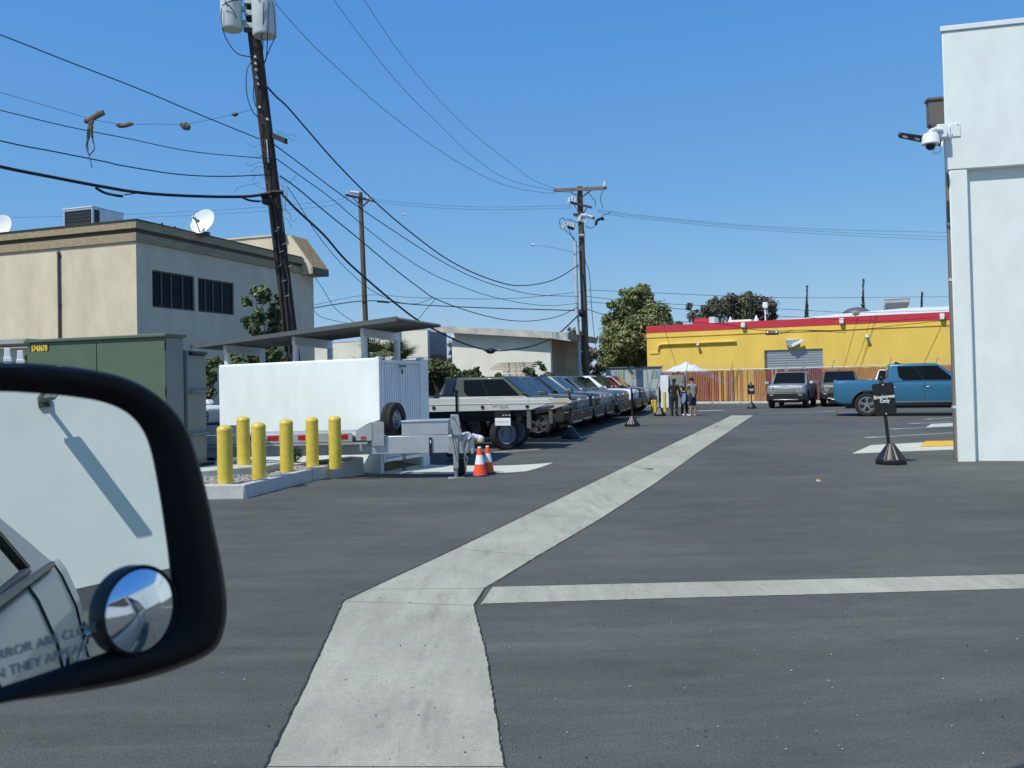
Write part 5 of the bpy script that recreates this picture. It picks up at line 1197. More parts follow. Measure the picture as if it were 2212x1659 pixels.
rw('thick_cable', 'thickest black cable drooping lowest to the right with a splice ball', [(608, 418), (640, 452), (700, 508), (745, 560), (800, 610), (850, 652), (900, 690), (950, 718), (1010, 745), (1060, 757), (1110, 755), (1160, 744), (1205, 722), (1250, 680)], .042)
k = P(1060, 758, zr_(.71)); t = thing('splice_ball', 'black splice lump at the lowest point of the drooping cable', 'cable splice', k); MB().sphere((0, 0, 0), .2, 8, (1.15, .8, .7)).build('body', m_wire, t); MB().cyl((-.3, 0, .02), (.3, 0, .03), .05).build('sleeve', m_wire, t)
rw('thin_wire', 'thin black drop wire crossing behind the thickest drooping cable', [(620, 402), (645, 440), (680, 498), (720, 550), (760, 592), (800, 625), (850, 650), (900, 656), (935, 643)], .013)
rw('thin_wire', 'thin looping wire dropping from the sagging cable to the canopy', [(940, 645), (935, 652), (928, 660), (915, 675), (905, 688), (893, 695)], .014)
wire('high_wire', 'thin high wire from the right transformer to the left end of the crossarm', [(590, 2, 23.4), (650, 70, 26), (705, 125, 28), (840, 245, 32.5), (960, 332, 37), (1060, 388, 41), (1130, 410, 44), (1200, 418, 46.4)], .011, m_wireg)
wire('high_wire', 'thin high wire from the top edge to the crossarm, middle of three', [(700, -30, 24), (780, 80, 27.5), (865, 185, 31), (950, 270, 35.5), (1030, 345, 40), (1110, 392, 43.5), (1245, 420, 46.6)], .010, m_wireg)
wire('high_wire', 'thin high wire from the top edge to the crossarm, rightmost of three', [(768, -30, 24.5), (850, 95, 28.5), (930, 195, 33), (1014, 281, 37.5), (1090, 342, 42), (1150, 388, 44.8), (1202, 408, 46.6)], .010, m_wireg)
wire('line_wire', 'upper of two faint wires running between the slim pole and the crossarm pole', [(803, 430, 49), (900, 440, 48.6), (1050, 447, 48), (1236, 444, 46.7)], .010, m_wireg)
wire('line_wire', 'lower of two faint wires running between the slim pole and the crossarm pole', [(803, 434, 49), (900, 446, 48.6), (1050, 453, 48), (1236, 449, 46.7)], .010, m_wireg)
wire('far_wire', 'faint wire behind the tan roof leading left from the slim pole, upper', [(-60, 472, 49), (250, 464, 50), (500, 452, 50), (700, 436, 50), (752, 425, 49)], .010, m_wireg)
wire('far_wire', 'faint wire behind the tan roof leading left from the slim pole, lower', [(300, 470, 50), (500, 461, 50), (700, 446, 50), (752, 432, 49)], .010, m_wireg)
for i, (y0, y1, y2, lb) in enumerate(((452, 492, 503, 'topmost'), (455, 496, 513, 'middle'), (459, 501, 520, 'lowest'))):
    wire('right_wire', '%s of three faint wires running right from the crossarm pole to the white building' % lb, [(1290, y0, 46.8), (1400, y0+15, 48), (1700, y1, 52), (2100, y2, 58), (2500, y2+4, 62)], .010, m_wireg)
wire('messenger_wire', 'level wire crossing the slim pole to the conduit pole, upper', [(640, 668, 50), (785, 638, 48.8), (900, 643, 48), (1100, 645, 47.4), (1256, 630, 46.8)], .016)
wire('messenger_cable', 'thick level black cable crossing the slim pole to the conduit pole', [(640, 672, 50), (785, 650, 48.8), (900, 658, 48), (1020, 664, 47.6), (1150, 668, 47.2), (1256, 671, 46.7)], .036)
wire('cable_splice', 'long black splice sleeve on the thick level cable right of the slim pole', [(815, 651, 48.6), (840, 653, 48.4)], .075, smooth=False)
wire('drop_wire', 'thin drop wire from the tan building eave down behind the canopy', [(681, 600, 41), (700, 628, 41), (725, 667, 40), (768, 698, 39)], .016)
wire('drop_wire', 'thin slack wire leaving the tan building low on its corner', [(678, 670, 41), (690, 683, 41), (720, 692, 40.5), (770, 702, 40)], .016)
wire('right_cable', 'upper black cable running right from the conduit pole over the trees', [(1262, 626, 46.8), (1400, 632, 49), (1700, 643, 54), (2060, 641, 60), (2500, 640, 66)], .016)
wire('right_cable', 'second black cable running right from the conduit pole over the yellow roof', [(1265, 640, 46.8), (1420, 655, 49), (1700, 668, 54), (1850, 675, 56), (2060, 670, 60)], .016)
wire('right_cable', 'third black cable sagging across the red parapet band', [(1268, 652, 46.8), (1430, 664, 48.5), (1580, 677, 50), (1760, 687, 52), (1850, 692, 53), (1920, 693, 53.5), (2060, 682, 55)], .018)
wire('lower_cable', 'black cable sagging low in front of the yellow wall towards the splice case', [(1268, 668, 46.7), (1330, 685, 47.4), (1450, 694, 48.5), (1560, 700, 49.5), (1620, 711, 50), (1680, 715, 50.2), (1735, 713, 50.4), (1830, 714, 51), (1930, 704, 52), (2060, 690, 53.5)], .022)
wire('lower_cable', 'second black cable looping under the splice case on the yellow wall', [(1686, 722, 50.1), (1702, 716, 50.2), (1730, 713, 50.3), (1780, 716, 50.6), (1828, 718, 51)], .022)
wire('anchor_wire', 'thin slanting wire dropping from the cables to the shed roof', [(1433, 700, 48.5), (1446, 745, 48.4), (1461, 788, 48.3)], .014)
q = P(1668, 719, 50); t = thing('splice_case', 'dark cylindrical splice case hanging on the cable before the yellow wall', 'splice case', q, rotz_of(yd)); MB().cyl((-.36, 0, 0), (.36, 0, -.02), .115, n=14).build('barrel', m_bronze, t); k = MB(); k.cyl((-.25, 0, .0), (-.25, 0, .2), .03); k.cyl((.25, 0, .0), (.25, 0, .2), .03); k.lathe([(.13, -.03), (.13, .03)], (-.25, 0, 0), (1, 0, 0), 14); k.lathe([(.13, -.03), (.13, .03)], (.25, 0, 0), (1, 0, 0), 14); k.build('strap', m_galv, t)
wire('arm_wire', 'short grey wire with insulators pointing left from the conduit', [(1148, 529, 46), (1190, 534, 46.2), (1240, 545, 46.5)], .016, m_galv)
for i, (x, y, z_, lb) in enumerate(((1151, 529, 46, 'small white insulator at the end of the short grey wire'), (873, 463, 49, 'tiny white marker hanging in the sky right of the slim pole'))):
    t = thing('line_marker', lb, 'insulator', P(x, y, z_)); MB().cyl((-.09, 0, .02), (.09, 0, -.02), .07, n=10).build('body', m_ceram, t)
# dead palm pieces on the thin wire
def chunk(name, label, pts, r, m, cat):
    o0 = P(*pts[0][:3]); t = thing(name, label, cat, o0); k = MB(); prev = None
    pp_ = catmull([P(*p[:3])-o0 for p in pts], 4); rs = [p[3] for p in pts]
    for i in range(len(pp_)-1):
        u = i/(len(pp_)-1)*(len(rs)-1); a_ = int(u); ra = rs[a_]+(rs[min(a_+1, len(rs)-1)]-rs[a_])*(u-a_); u2 = (i+1)/(len(pp_)-1)*(len(rs)-1); a2 = min(int(u2), len(rs)-1); rb = rs[a2]+(rs[min(a2+1, len(rs)-1)]-rs[a2])*(u2-a2)
        k.cyl(pp_[i], pp_[i+1], ra, rb, 9)
    return t, k
m_dead = mat('dead_frond', (.20, .165, .125), .9, var=.5, vs=14, bump=.5, bs=30)
t, k = chunk('dead_branch', 'broken grey palm branch stub hooked over the thin wire with hanging strips', [(183, 262, 20.4, .05), (192, 260, 20.4, .075), (205, 252, 20.4, .07), (215, 246, 20.4, .075), (224, 243, 20.4, .065)], 1, m_dead, 'branch'); k.build('stub', m_dead, t)
o0 = Vector(t.location)
for pts_ in ([(197, 262, .05), (192, 280, .045), (190, 300, .03), (187, 318, .02), (192, 335, .012), (196, 350, .012), (199, 362, .014)], [(200, 260, .04), (197, 280, .04), (200, 300, .02), (204, 320, .012), (198, 330, .02), (193, 335, .008)], [(190, 290, .02), (189, 305, .012), (191, 325, .008)]):
    kk = MB(); cp_ = catmull([P(x, y, 20.35)-o0 for x, y, r in pts_], 3); n_ = len(cp_)
    for i in range(n_-1):
        u = i/(n_-1)*(len(pts_)-1); a_ = int(u); kk.cyl(cp_[i], cp_[i+1], pts_[a_][2]*random.uniform(.7, 1.2), pts_[min(a_+1, len(pts_)-1)][2]*random.uniform(.7, 1.2), 7)
    kk.build('hanging_strip', m_dead, t)
t, k = chunk('dead_branch_scrap', 'flat dead palm scrap hanging just right of the branch stub', [(251, 268, 21, .03), (258, 271, 21, .06), (270, 271, 21, .055), (280, 268, 21, .055), (287, 268, 21, .04)], 1, m_dead, 'branch'); k.build('scrap', m_dead, t)
t, k = chunk('dead_branch_scrap', 'squarish dead palm scrap hanging midway between branch stub and pole', [(391, 268, 22.1, .06), (400, 272, 22.1, .11), (409, 277, 22.1, .07)], 1, m_dead, 'branch'); k.build('scrap', m_dead, t)
t = thing('wire_insulator', 'small dark round insulator on the thin wire close to the dark pole', 'insulator', P(508, 247.5, 23.2)); MB().sphere((0, 0, 0), .06, 8).build('body', m_bronze, t); MB().cyl((-.09, 0, 0), (.09, 0, .02), .03).build('band', m_black, t)
# dry vine climbing the dark pole
t = thing('dry_vine', 'leafless dry vine with twigs clinging to the leaning dark pole', 'vine', P(600, 560, Z1)); o0 = Vector(t.location); k = MB()
def vine(pts, r=.008):
    c = catmull([P(x+random.uniform(-1, 1), y, 23.75)-o0 for x, y in pts], 4); MB().tube(c, r, 4).build('twig', m_twig, t)
vine([(604, 540), (592, 450), (585, 420), (580, 390), (575, 350), (572, 320), (570, 300)])
for b in ([(585, 425), (575, 410), (560, 405), (548, 395)], [(580, 400), (570, 385), (555, 378), (545, 390)], [(577, 370), (565, 360), (552, 362), (543, 372)], [(574, 345), (562, 335), (552, 325)], [(573, 355), (560, 350), (540, 358), (530, 350)], [(574, 330), (566, 318), (568, 300)], [(583, 415), (572, 425), (562, 418)], [(565, 335), (556, 342), (546, 338)],
          [(608, 400), (618, 420), (625, 440), (640, 448)], [(606, 410), (612, 440), (610, 470), (612, 500)], [(610, 450), (625, 460), (632, 478), (642, 470)], [(612, 470), (622, 475), (630, 490)], [(600, 380), (618, 395), (630, 390), (640, 378)], [(606, 420), (615, 430), (618, 455), (628, 462)], [(612, 560), (622, 600), (623, 640), (628, 680)], [(604, 395), (620, 410), (618, 430)], [(597, 288), (610, 290), (625, 300), (638, 303)], [(598, 283), (610, 285), (620, 292), (632, 290), (640, 298)], [(566, 310), (545, 318), (532, 308)], [(560, 395), (535, 400), (515, 405), (505, 415)]): vine(b, .007)
# ================================================================== vehicles
def boolean_cut(o, cutter):
    m = o.modifiers.new('cut', 'BOOLEAN'); m.operation = 'DIFFERENCE'; m.solver = 'EXACT'; m.object = cutter
    try: m.material_mode = 'INDEX'
    except Exception: pass
    bpy.context.view_layer.update(); dg = bpy.context.evaluated_depsgraph_get()
    me = bpy.data.meshes.new_from_object(o.evaluated_get(dg)); o.modifiers.clear(); old = o.data; o.data = me
    me.polygons.foreach_set('use_smooth', [True]*len(me.polygons)); me.set_sharp_from_angle(angle=R(32))
    cm = cutter.data; bpy.data.objects.remove(cutter); bpy.data.meshes.remove(cm); bpy.data.meshes.remove(old)
def paintable(o): o['painted'] = 1; return o
def make_vehicle(kind):
    pick = kind == 'pickup truck'
    t = thing('pickup_truck' if pick else 'parked_suv', '', kind)
    xf = 2.62 if pick else 2.48; xr = -2.82 if pick else -2.48; ax = (1.74, -1.70) if pick else (1.60, -1.45)
    wr = .42; W = .98
    top = [(xf, 1.02), (xf-.05, 1.08), (xf-.16, 1.12), (xf-.6, 1.17), (xf-1.25, 1.22)]
    hood = [(x, z) for x, z in top]
    st = [(xf, .82, 1.10, .50), (xf-.03, .895, 1.145, .45), (xf-.09, .95, 1.175, .42), (xf-.26, .968, 1.20, .40), (xf-.75, .978, 1.225, .40), (xf-1.20, .98, 1.24, .40)]
    if pick: st += [(-.4, .98, 1.245, .40), (-.95, .98, 1.25, .40), (-1.0, .98, 1.30, .40), (xr+.35, .975, 1.31, .42), (xr+.12, .955, 1.31, .46), (xr+.03, .92, 1.29, .52), (xr, .87, 1.24, .58)]
    else: st += [(-.4, .98, 1.25, .40), (xr+.5, .975, 1.25, .42), (xr+.15, .95, 1.24, .46), (xr+.03, .91, 1.22, .52), (xr, .86, 1.17, .58)]
    rings = []
    for x, w_, zt, zb in st:
        h = [(0, zb), (w_*.88, zb), (w_*.97, zb+.07), (w_*1.0, zb+.22), (w_*1.0, zt-.26), (w_*.985, zt-.12), (w_*.95, zt-.035), (w_*.86, zt), (w_*.5, zt+.02), (0, zt+.03)]
        rings.append([(x, y, z) for y, z in h]+[(x, -y, z) for y, z in h[-2:0:-1]])
    k = MB(); n = len(rings[0]); k.add([p for r_ in rings for p in r_], [(i*n+j, i*n+(j+1) % n, (i+1)*n+(j+1) % n, (i+1)*n+j) for i in range(len(rings)-1) for j in range(n)]+[tuple(range(n)), tuple(range((len(rings)-1)*n, len(rings)*n))])
    body = k.build('body', [pt_silver, m_black], t)
    c = MB()
    for x in ax:
        for s in (-1, 1): c.cyl((x, s*.62, wr), (x, s*1.3, wr), wr+.075, n=36)
        for s in (-1, 1): c.box(x-wr-.04, x+wr+.04, min(s*.62, s*1.3), max(s*.62, s*1.3), -.2, wr)
    if pick: c.box(xr+.10, -1.02, -.78, .78, .85, 2)
    for x in ax: pass
    cu = []
    for x in ax:
        for s in (-1, 1):
            kk = MB(); kk.prism([(x+(wr+.075)*math.cos(a_), s*.62, wr+(wr+.075)*math.sin(a_)) for a_ in [math.pi*i/20 for i in range(21)]]+[(x-wr-.075, s*.62, -.3), (x+wr+.075, s*.62, -.3)], (0, s*.7, 0)); cu.append(kk)
    if pick: kk = MB(); kk.box(xr+.10, -1.02, -.80, .80, .86, 2); cu.append(kk)
    for kk in cu:
        kk.mi = [1]*len(kk.f); co = kk.build('cutter', [pt_silver, m_black]); boolean_cut(body, co)
    body.name = 'body'; paintable(body)
    # cab
    g0 = xf-1.16; g1 = xf-2.02
    r0, r1 = (-1.0, -.92) if pick else (xr+.10, xr+.42)
    zb, zt = 1.21, 1.865; wb_, wt = .93, .76
    v = [(g0, wb_, zb), (g0, -wb_, zb), (r0, -wb_, zb), (r0, wb_, zb), (g1, wt, zt), (g1, -wt, zt), (r1, -wt, zt), (r1, wt, zt)]
    k = MB().add(v, [(0, 1, 2, 3), (7, 6, 5, 4), (0, 4, 5, 1), (1, 5, 6, 2), (2, 6, 7, 3), (3, 7, 4, 0)]); cab = k.build('cab' if pick else 'greenhouse', pt_silver, t, bevel=.055, seg=3); paintable(cab)
    V = [Vector(p) for p in v]
    def pane(nm, q, uv, par, off=.004, th=.008, m=m_glass):
        A_, B_, C_, D__ = q; nrm = (B_-A_).cross(D__-A_).normalized(); ctr = Vector((.0, 0, 1.4)); nrm = nrm if nrm.dot((A_+C_)/2-ctr) > 0 else -nrm
        pts = [(A_*(1-u)+B_*u)*(1-vv)+(D__*(1-u)+C_*u)*vv+nrm*(off-th) for u, vv in uv]
        return MB().prism(pts, nrm*th*2).build(nm, m, par)
    for sA, (a_, b_, c_, d_) in ((1, (0, 3, 7, 4)), (-1, (1, 2, 6, 5))):
        q = (V[a_], V[b_], V[c_], V[d_])
        if pick:
            sets = [[(.09, .10), (.503, .10), (.503, .86), (.05, .86)], [(.508, .10), (.79, .10), (.84, .3), (.84, .86), (.508, .86)]]
        else:
            sets = [[(.07, .10), (.36, .10), (.36, .86), (.05, .86)], [(.37, .10), (.62, .10), (.62, .86), (.37, .86)], [(.63, .10), (.80, .10), (.86, .3), (.86, .86), (.63, .86)]]
        for uv in sets: pane('side_window', q, uv, t)
    pane('windscreen', (V[0], V[1], V[5], V[4]), [(.06, .06), (.94, .06), (.96, .93), (.04, .93)], t)
    pane('rear_window', (V[3], V[2], V[6], V[7]), [(.16, .3), (.84, .3), (.84, .86), (.16, .86)] if pick else [(.1, .2), (.9, .2), (.92, .9), (.08, .9)], t)
    MB().box(r1+.1, g1-.12, -wt+.09, wt-.09, zt-.01, zt+.006).build('glass_roof', m_glass, t)
    k = MB().prism([(g1-.2, -.03, zt), (g1-.62 if pick else g1-.2, -.03, zt), (g1-.2, -.03, zt+.01)], (0, .06, 0))
    fx = r1+.25; MB().prism([(fx+.22, -.02, zt), (fx-.04, -.02, zt), (fx-.02, -.02, zt+.075), (fx+.02, -.02, zt+.085)], (0, .04, 0)).build('antenna_fin', m_black, t, bevel=.006)
    # front
    k = MB().prism([(xf+.10, y, z) for y, z in ((-.74, .38), (.74, .38), (.93, .48), (.95, .77), (.86, .80), (-.86, .80), (-.95, .77), (-.93, .48))], (-.45, 0, 0)); bp = k.build('bumper', m_black, t, bevel=.05, seg=3)
    MB().box(xf+.07, xf+.125, -.60, .60, .42, .47).build('skid_plate', m_silverskid, bp, bevel=.015)
    for s in (-1, 1): MB().box(xf+.03, xf+.112, s*.70-.10, s*.70+.10, .66, .70).build('fog_lamp', m_lamp, bp, bevel=.01)
    lb = MB().box(xf-.05, xf+.012, -.76, .76, 1.045, 1.082).build('light_bar', m_lk, t, bevel=.006)
    paintable(MB().box(xf-.05, xf+.007, -.50, .50, .82, 1.025).build('grille_panel', pt_silver, t, bevel=.02))
    for s in (-1, 1):
        def stad(hw, hh): return [(hw*math.cos(a_), (hh-hw)*(1 if math.sin(a_) >= 0 else -1)+hw*math.sin(a_)) for a_ in [2*math.pi*(i+.5)/24 for i in range(24)]]
        hl = MB().prism([(xf-.06, s*.625+y, .965+z) for y, z in stad(.085, .155)], (.082, 0, 0)).build('headlight', m_lk, t)
        MB().prism([(xf-.0, s*.625+y, .965+z) for y, z in stad(.062, .128)], (.027, 0, 0)).build('lens', m_black, hl)
        for zz in (.83, .90, .97): pass
        k = MB(); 
        for zz in (.91, 1.02): k.box(xf+.02, xf+.031, s*.625-.035, s*.625+.035, zz-.028, zz+.028)
        k.build('lamp', m_lamp, hl, bevel=.006)
        # wing mirrors
        mx = g0-.05
        mo = MB().prism([(mx+.10, s*1.0, 1.24), (mx+.12, s*1.20, 1.25), (mx+.05, s*1.23, 1.38), (mx-.02, s*1.02, 1.38)], (-.14, 0, 0)).build('wing_mirror', pt_silver, t, bevel=.03, seg=3); paintable(mo)
        MB().box(mx-.02, mx+.1, s*1.12-.09, s*1.12+.09, 1.225, 1.245).build('trim', m_chrome, mo); MB().obox((mx+.0, s*.97, 1.24), (.05, 0, 0), (0, .07, 0), (0, 0, .02)).build('arm', m_black, mo)
        # sides
        MB().box(ax[1]+wr+.10, ax[0]-wr-.10, min(s*.90, s*.992), max(s*.90, s*.992), .37, .50).build('sill', m_black, t, bevel=.015)
        MB().box(ax[1]+wr+.10, ax[0]-wr-.10, min(s*.975, s*.998), max(s*.975, s*.998), .505, .525).build('sill_trim', m_silverskid, t)
        dx = [g0-.12, (g0+r0)/2-.05, max(r0+.1, ax[1]+.55)]
        for x in dx: MB().box(x-.005, x+.005, min(s*.90, s*.9815), max(s*.90, s*.9815), .54, 1.19).build('door_seam', m_black, t)
        for x in (dx[1]+.18, dx[2]+.16): MB().box(x-.11, x+.11, min(s*.96, s*.988), max(s*.96, s*.988), 1.02, 1.045).build('door_handle', m_chrome, t, bevel=.006)
        for x in ax:
            R_ = wr+.085; pts = [Vector((x+R_*math.cos(a_), s*.972, wr+R_*math.sin(a_))) for a_ in [math.pi*(i/24)*1.12-.06*math.pi for i in range(25)]]
            MB().tube(pts, .026, 6).build('arch_trim', m_black, t)
        zr = 1.06 if pick else 1.04
        MB().prism([(xr+.36, s*.972, zr+.06), (xr+.05, s*.905, zr+.06), (xr+.0, s*.80, zr+.06), (xr+.03, s*.78, zr+.06), (xr+.1, s*.84, zr+.06), (xr+.36, s*.92, zr+.06)], (0, 0, -.13)).build('tail_lamp', m_tail, t, bevel=.01)
        # wheels
        for x in ax:
            wl = MB().lathe([(.27, -.11), (.34, -.125), (wr-.03, -.12), (wr, -.09), (wr, .09), (wr-.03, .12), (.34, .125), (.27, .11)], (x, s*.84, wr), (0, 1, 0), 36).build('wheel', m_rubber, t)
            k = MB().lathe([(.275, -.10), (.285, .10), (.275, .115), (.25, .10), (.24, .02), (.05, .02), (.01, .02)] , (x, s*.84, wr), (0, s, 0), 32, 1)
            for i in range(5):
                a_ = 2*math.pi*i/5+.3; u = Vector((math.cos(a_), 0, math.sin(a_))); w2 = Vector((-math.sin(a_), 0, math.cos(a_))); c_ = Vector((x, s*.93, wr))
                k.prism([c_+u*.04+w2*.035, c_+u*.15+w2*.022, c_+u*.265+w2*.075, c_+u*.265+w2*.035, c_+u*.19, c_+u*.265-w2*.035, c_+u*.265-w2*.075, c_+u*.15-w2*.022, c_+u*.04-w2*.035], (0, s*.025, 0), 0)
            k.lathe([(.262, .085), (.285, .112), (.26, .118)], (x, s*.84, wr), (0, s, 0), 32, 0, True); k.cyl((x, s*.94, wr), (x, s*.965, wr), .05, n=14, mi=0)
            k.build('rim', [m_chrome, m_dgrey], wl)
    if pick:
        MB().box(xr-.08, xr+.3, -.88, .88, .48, .62).build('rear_bumper', m_black, t, bevel=.04); MB().box(xr-.09, xr+.25, -.90, .90, .60, .635).build('bumper_trim', m_silverskid, t, bevel=.01)
    else: MB().box(xr-.05, xr+.3, -.86, .86, .46, .62).build('rear_bumper', m_black, t, bevel=.04)
    MB().box(xr+.4, xf-.3, -.62, .62, .28, .44).build('underbody', m_black, t)
    return t
suv = make_vehicle('suv'); pk = make_vehicle('pickup truck')
def put(o, ctr, heading, label, cat, m, group=None, sc=1.0):
    o.location = (ctr.x, ctr.y, 0); o.rotation_euler = (0, 0, math.atan2(heading.y, heading.x)); o.scale = (sc, sc, sc); tag(o, label, cat, group); repaint(o, m); return o
rowd = Vector((.294, .956, 0)).normalized(); hd = Vector((.956, -.294, 0)).normalized()
P0 = Vector((2.12, 27.25, 0))
spec = [(0, pk, pt_forest, 'dark green parked pickup nearest in the row, its cab showing above the flatbed trailers'), (2.12, suv, pt_slate, 'slate grey parked car, second nose from the near end of the row'), (4.25, suv, pt_blk, 'black parked car with glossy hood, third nose from the near end of the row'),
        (6.35, suv, pt_silver, 'silver parked car right behind the black one in the near half of the row'), (8.35, pk, pt_blue, 'blue grey parked pickup in the middle of the row'), (10.4, suv, pt_slate, 'grey parked car just before the white one in the row'),
        (13.3, suv, pt_white, 'white parked car with white hood and white door mirror in the row'), (15.5, suv, pt_blk, 'black parked car just beyond the white one, second from the far end'), (17.9, pk, pt_silver, 'silver parked car at the far end of the row near the people')]
first = {'suv': True, 'pick': True}
for i, (s_, proto, m, lb) in enumerate(spec):
    kn = 'suv' if proto is suv else 'pick'
    if first[kn]: o = proto; first[kn] = False
    else: o = copy_tree(proto)
    fr = P0+rowd*s_; xf = 2.58
    ctr = fr-hd*xf-Vector((-hd.y, hd.x, 0))*.95
    put(o, ctr, hd, lb, 'car' if kn == 'suv' else 'pickup truck', m, 'vehicles parked in a row along the left')
def far_vehicle(proto, px_, Z, hdg, label, cat, m, sc=1.0, xoff=2.6):
    o = copy_tree(proto); f_ = P(px_, CY, Z); h = Vector(hdg).normalized(); put(o, Vector((f_.x, f_.y, 0))-h*xoff*sc, h, label, cat, m, None, sc)
    return o
far_vehicle(pk, 1696, 43.6, (-.43, -.90, 0), 'silver grey pickup facing the camera in front of the red slats', 'pickup truck', pt_silver, 1.0)
far_vehicle(pk, 1812, 44.2, (-.36, -.93, 0), 'dark green pickup facing the camera, half hidden by the blue pickup', 'pickup truck', pt_green, 1.0)
far_vehicle(suv, 1926, 42, (-.46, -.89, 0), 'white suv whose cab shows behind the bed of the blue pickup', 'car', pt_white, 1.0)
# blue pickup seen from the side
q = G(1873.6, 899.5); sc_b = 1.10; hb = Vector((.935, -.355, 0)).normalized(); o = copy_tree(pk)
put(o, Vector((q.x, q.y, 0))+hb*1.70*sc_b+Vector((-hb.y, hb.x, 0))*.95*sc_b, hb, 'blue pickup seen from its side behind the employees only sign', 'pickup truck', pt_blue2, None, sc_b)
# white car glimpsed left of the enclosure, facing right
o = copy_tree(suv); q = P(474, 842, 23.3); put(o, Vector((q.x, q.y, 0))-Vector((.95, -.30, 0))*2.45, Vector((.95, -.30, 0)), 'white car front glimpsed between grey cabinet and enclosure wall', 'car', pt_white)

# flatbed trailers with pointed side boards
def flatbed(name, label, m, x0, x1, Z, with_plate, yb0=857, yb1=884, wheels=True):
    a_ = P(x0, 870, Z+.9); b_ = P(x1, 866, Z); a_.z = b_.z = 0; d = (b_-a_).normalized(); Lf = (b_-a_).length
    t = thing(name, label, 'flatbed trailer', (b_.x, b_.y, 0), rotz_of(d), 'flatbed trailers beside the truck row')
    zt = 1.75-(857-820)/F*Z-.06; zb = 1.75-(885-820)/F*Z-.01
    def board(y0, y1, c=0):
        k = MB(); k.prism([(-Lf, y0, zb-.03), (-.55-c, y0, zb), (-.10-c, y0, zb+.14), (-c, y0, zt-.11), (-.13-c, y0, zt), (-1.62, y0, zt), (-1.70, y0, zt+.05), (-Lf, y0, zt+.05)], (0, y1-y0, 0)); return k.build('side_board', m, t, bevel=.012)
    s1 = board(0, .05); s2 = board(1.55, 1.60, .75)
    k = MB(); k.box(-Lf+.05, -.16, -.012, 0, zt-.115, zt-.10); k.box(-Lf+.05, -.08, -.012, 0, zb+.16, zb+.175); k.build('rib', m, s1, bevel=.004)
    k = MB(); k.box(-.66, -.60, -.014, 0, zb+.02, zt); k.build('stake', m, s1, bevel=.004)
    for u in (.13, .5, .83):
        x = -Lf*(1-u)-.05; MB().cyl((x, .0, zb+.085), (x, -.016, zb+.085), .05, n=16).build('port', m_dgrey, s1)
        MB().cyl((x, -.014, zb+.085), (x, -.02, zb+.085), .034, n=14).build('port_hole', m_black, s1)
    k = MB(); k.box(-Lf*.44, -Lf*.44+.12, -.008, 0, zb+.09, zb+.17); k.box(-Lf*.44+.17, -Lf*.44+.40, -.008, 0, zb+.06, zb+.18); k.build('sticker', m_grst, s1)
    k = MB(); k.box(-Lf, -.3, .05, 1.55, zb+.0, zb+.06); k.build('deck', m_dgrey, t)
    k = MB().box(-Lf, -.7, .25, .35, zb-.16, zb); k.box(-Lf, -.7, 1.25, 1.35, zb-.16, zb)
    for i in range(5): k.box(-Lf*.95+i*Lf*.2, -Lf*.95+i*Lf*.2+.06, .1, 1.5, zb-.1, zb)
    k.box(-Lf, -Lf*.3, .5, 1.1, zb-.3, zb-.16); k.build('chassis', m_black, t)
    for (x, y) in ((-1.32, .30), (-1.32, 1.3), (-2.9, .3), (-2.9, 1.3)) if wheels else ((-2.2, .9), (-3.1, .9)):
        axv = (-.75, .66, 0) if x > -1.5 and with_plate else (0, 1, 0)
        wl = MB().lathe([(.25, -.10), (.36, -.12), (.395, -.10), (.40, 0), (.395, .10), (.36, .12), (.25, .10)], (x, y, .40), axv, 32).build('wheel', m_rubber, t)
        k = MB().lathe([(.03, -.06), (.085, -.05), (.09, .0), (.18, .0), (.21, -.05), (.245, -.10), (.262, -.11), (.262, .10)], (x, y, .40), axv, 28); k.build('rim', mat('rim_blue_grey', (.16, .20, .27), .45), wl)
    if with_plate:
        x = -1.28; pb = MB().box(x-.20, x+.20, -.01, .0, .62, .81).build('licence_plate', m_refl, t, bevel=.006)
        k = MB()
        for i in range(6): k.box(x-.15+i*.052, x-.15+i*.052+.022, -.014, -.01, .69, .74)
        k.build('plate_marks', mat('plate_ink', (.42, .45, .50), .5), pb); MB().box(x-.22, x+.2, .0, .03, .80, 1.0).build('plate_bracket', m_black, t); k = MB()
        for i in range(3): k.box(x-.0+i*.08, x+i*.08+.04, -.012, .0, .87, .89)
        k.build('plate_lamp', m_lk, t)
    for x in (-.62,): MB().box(x-.05, x+.05, .02, .1, .55, zb).build('landing_leg', m_dgrey, t)
    return t
flatbed('flatbed_trailer', 'white flatbed trailer with pointed side board in front of the row', pt_bed, 905, 1194, 21.0, True)
flatbed('flatbed_trailer', 'beige flatbed trailer whose pointed tip shows behind the white one', pt_beige, 960, 1237, 23.1, False, wheels=False)

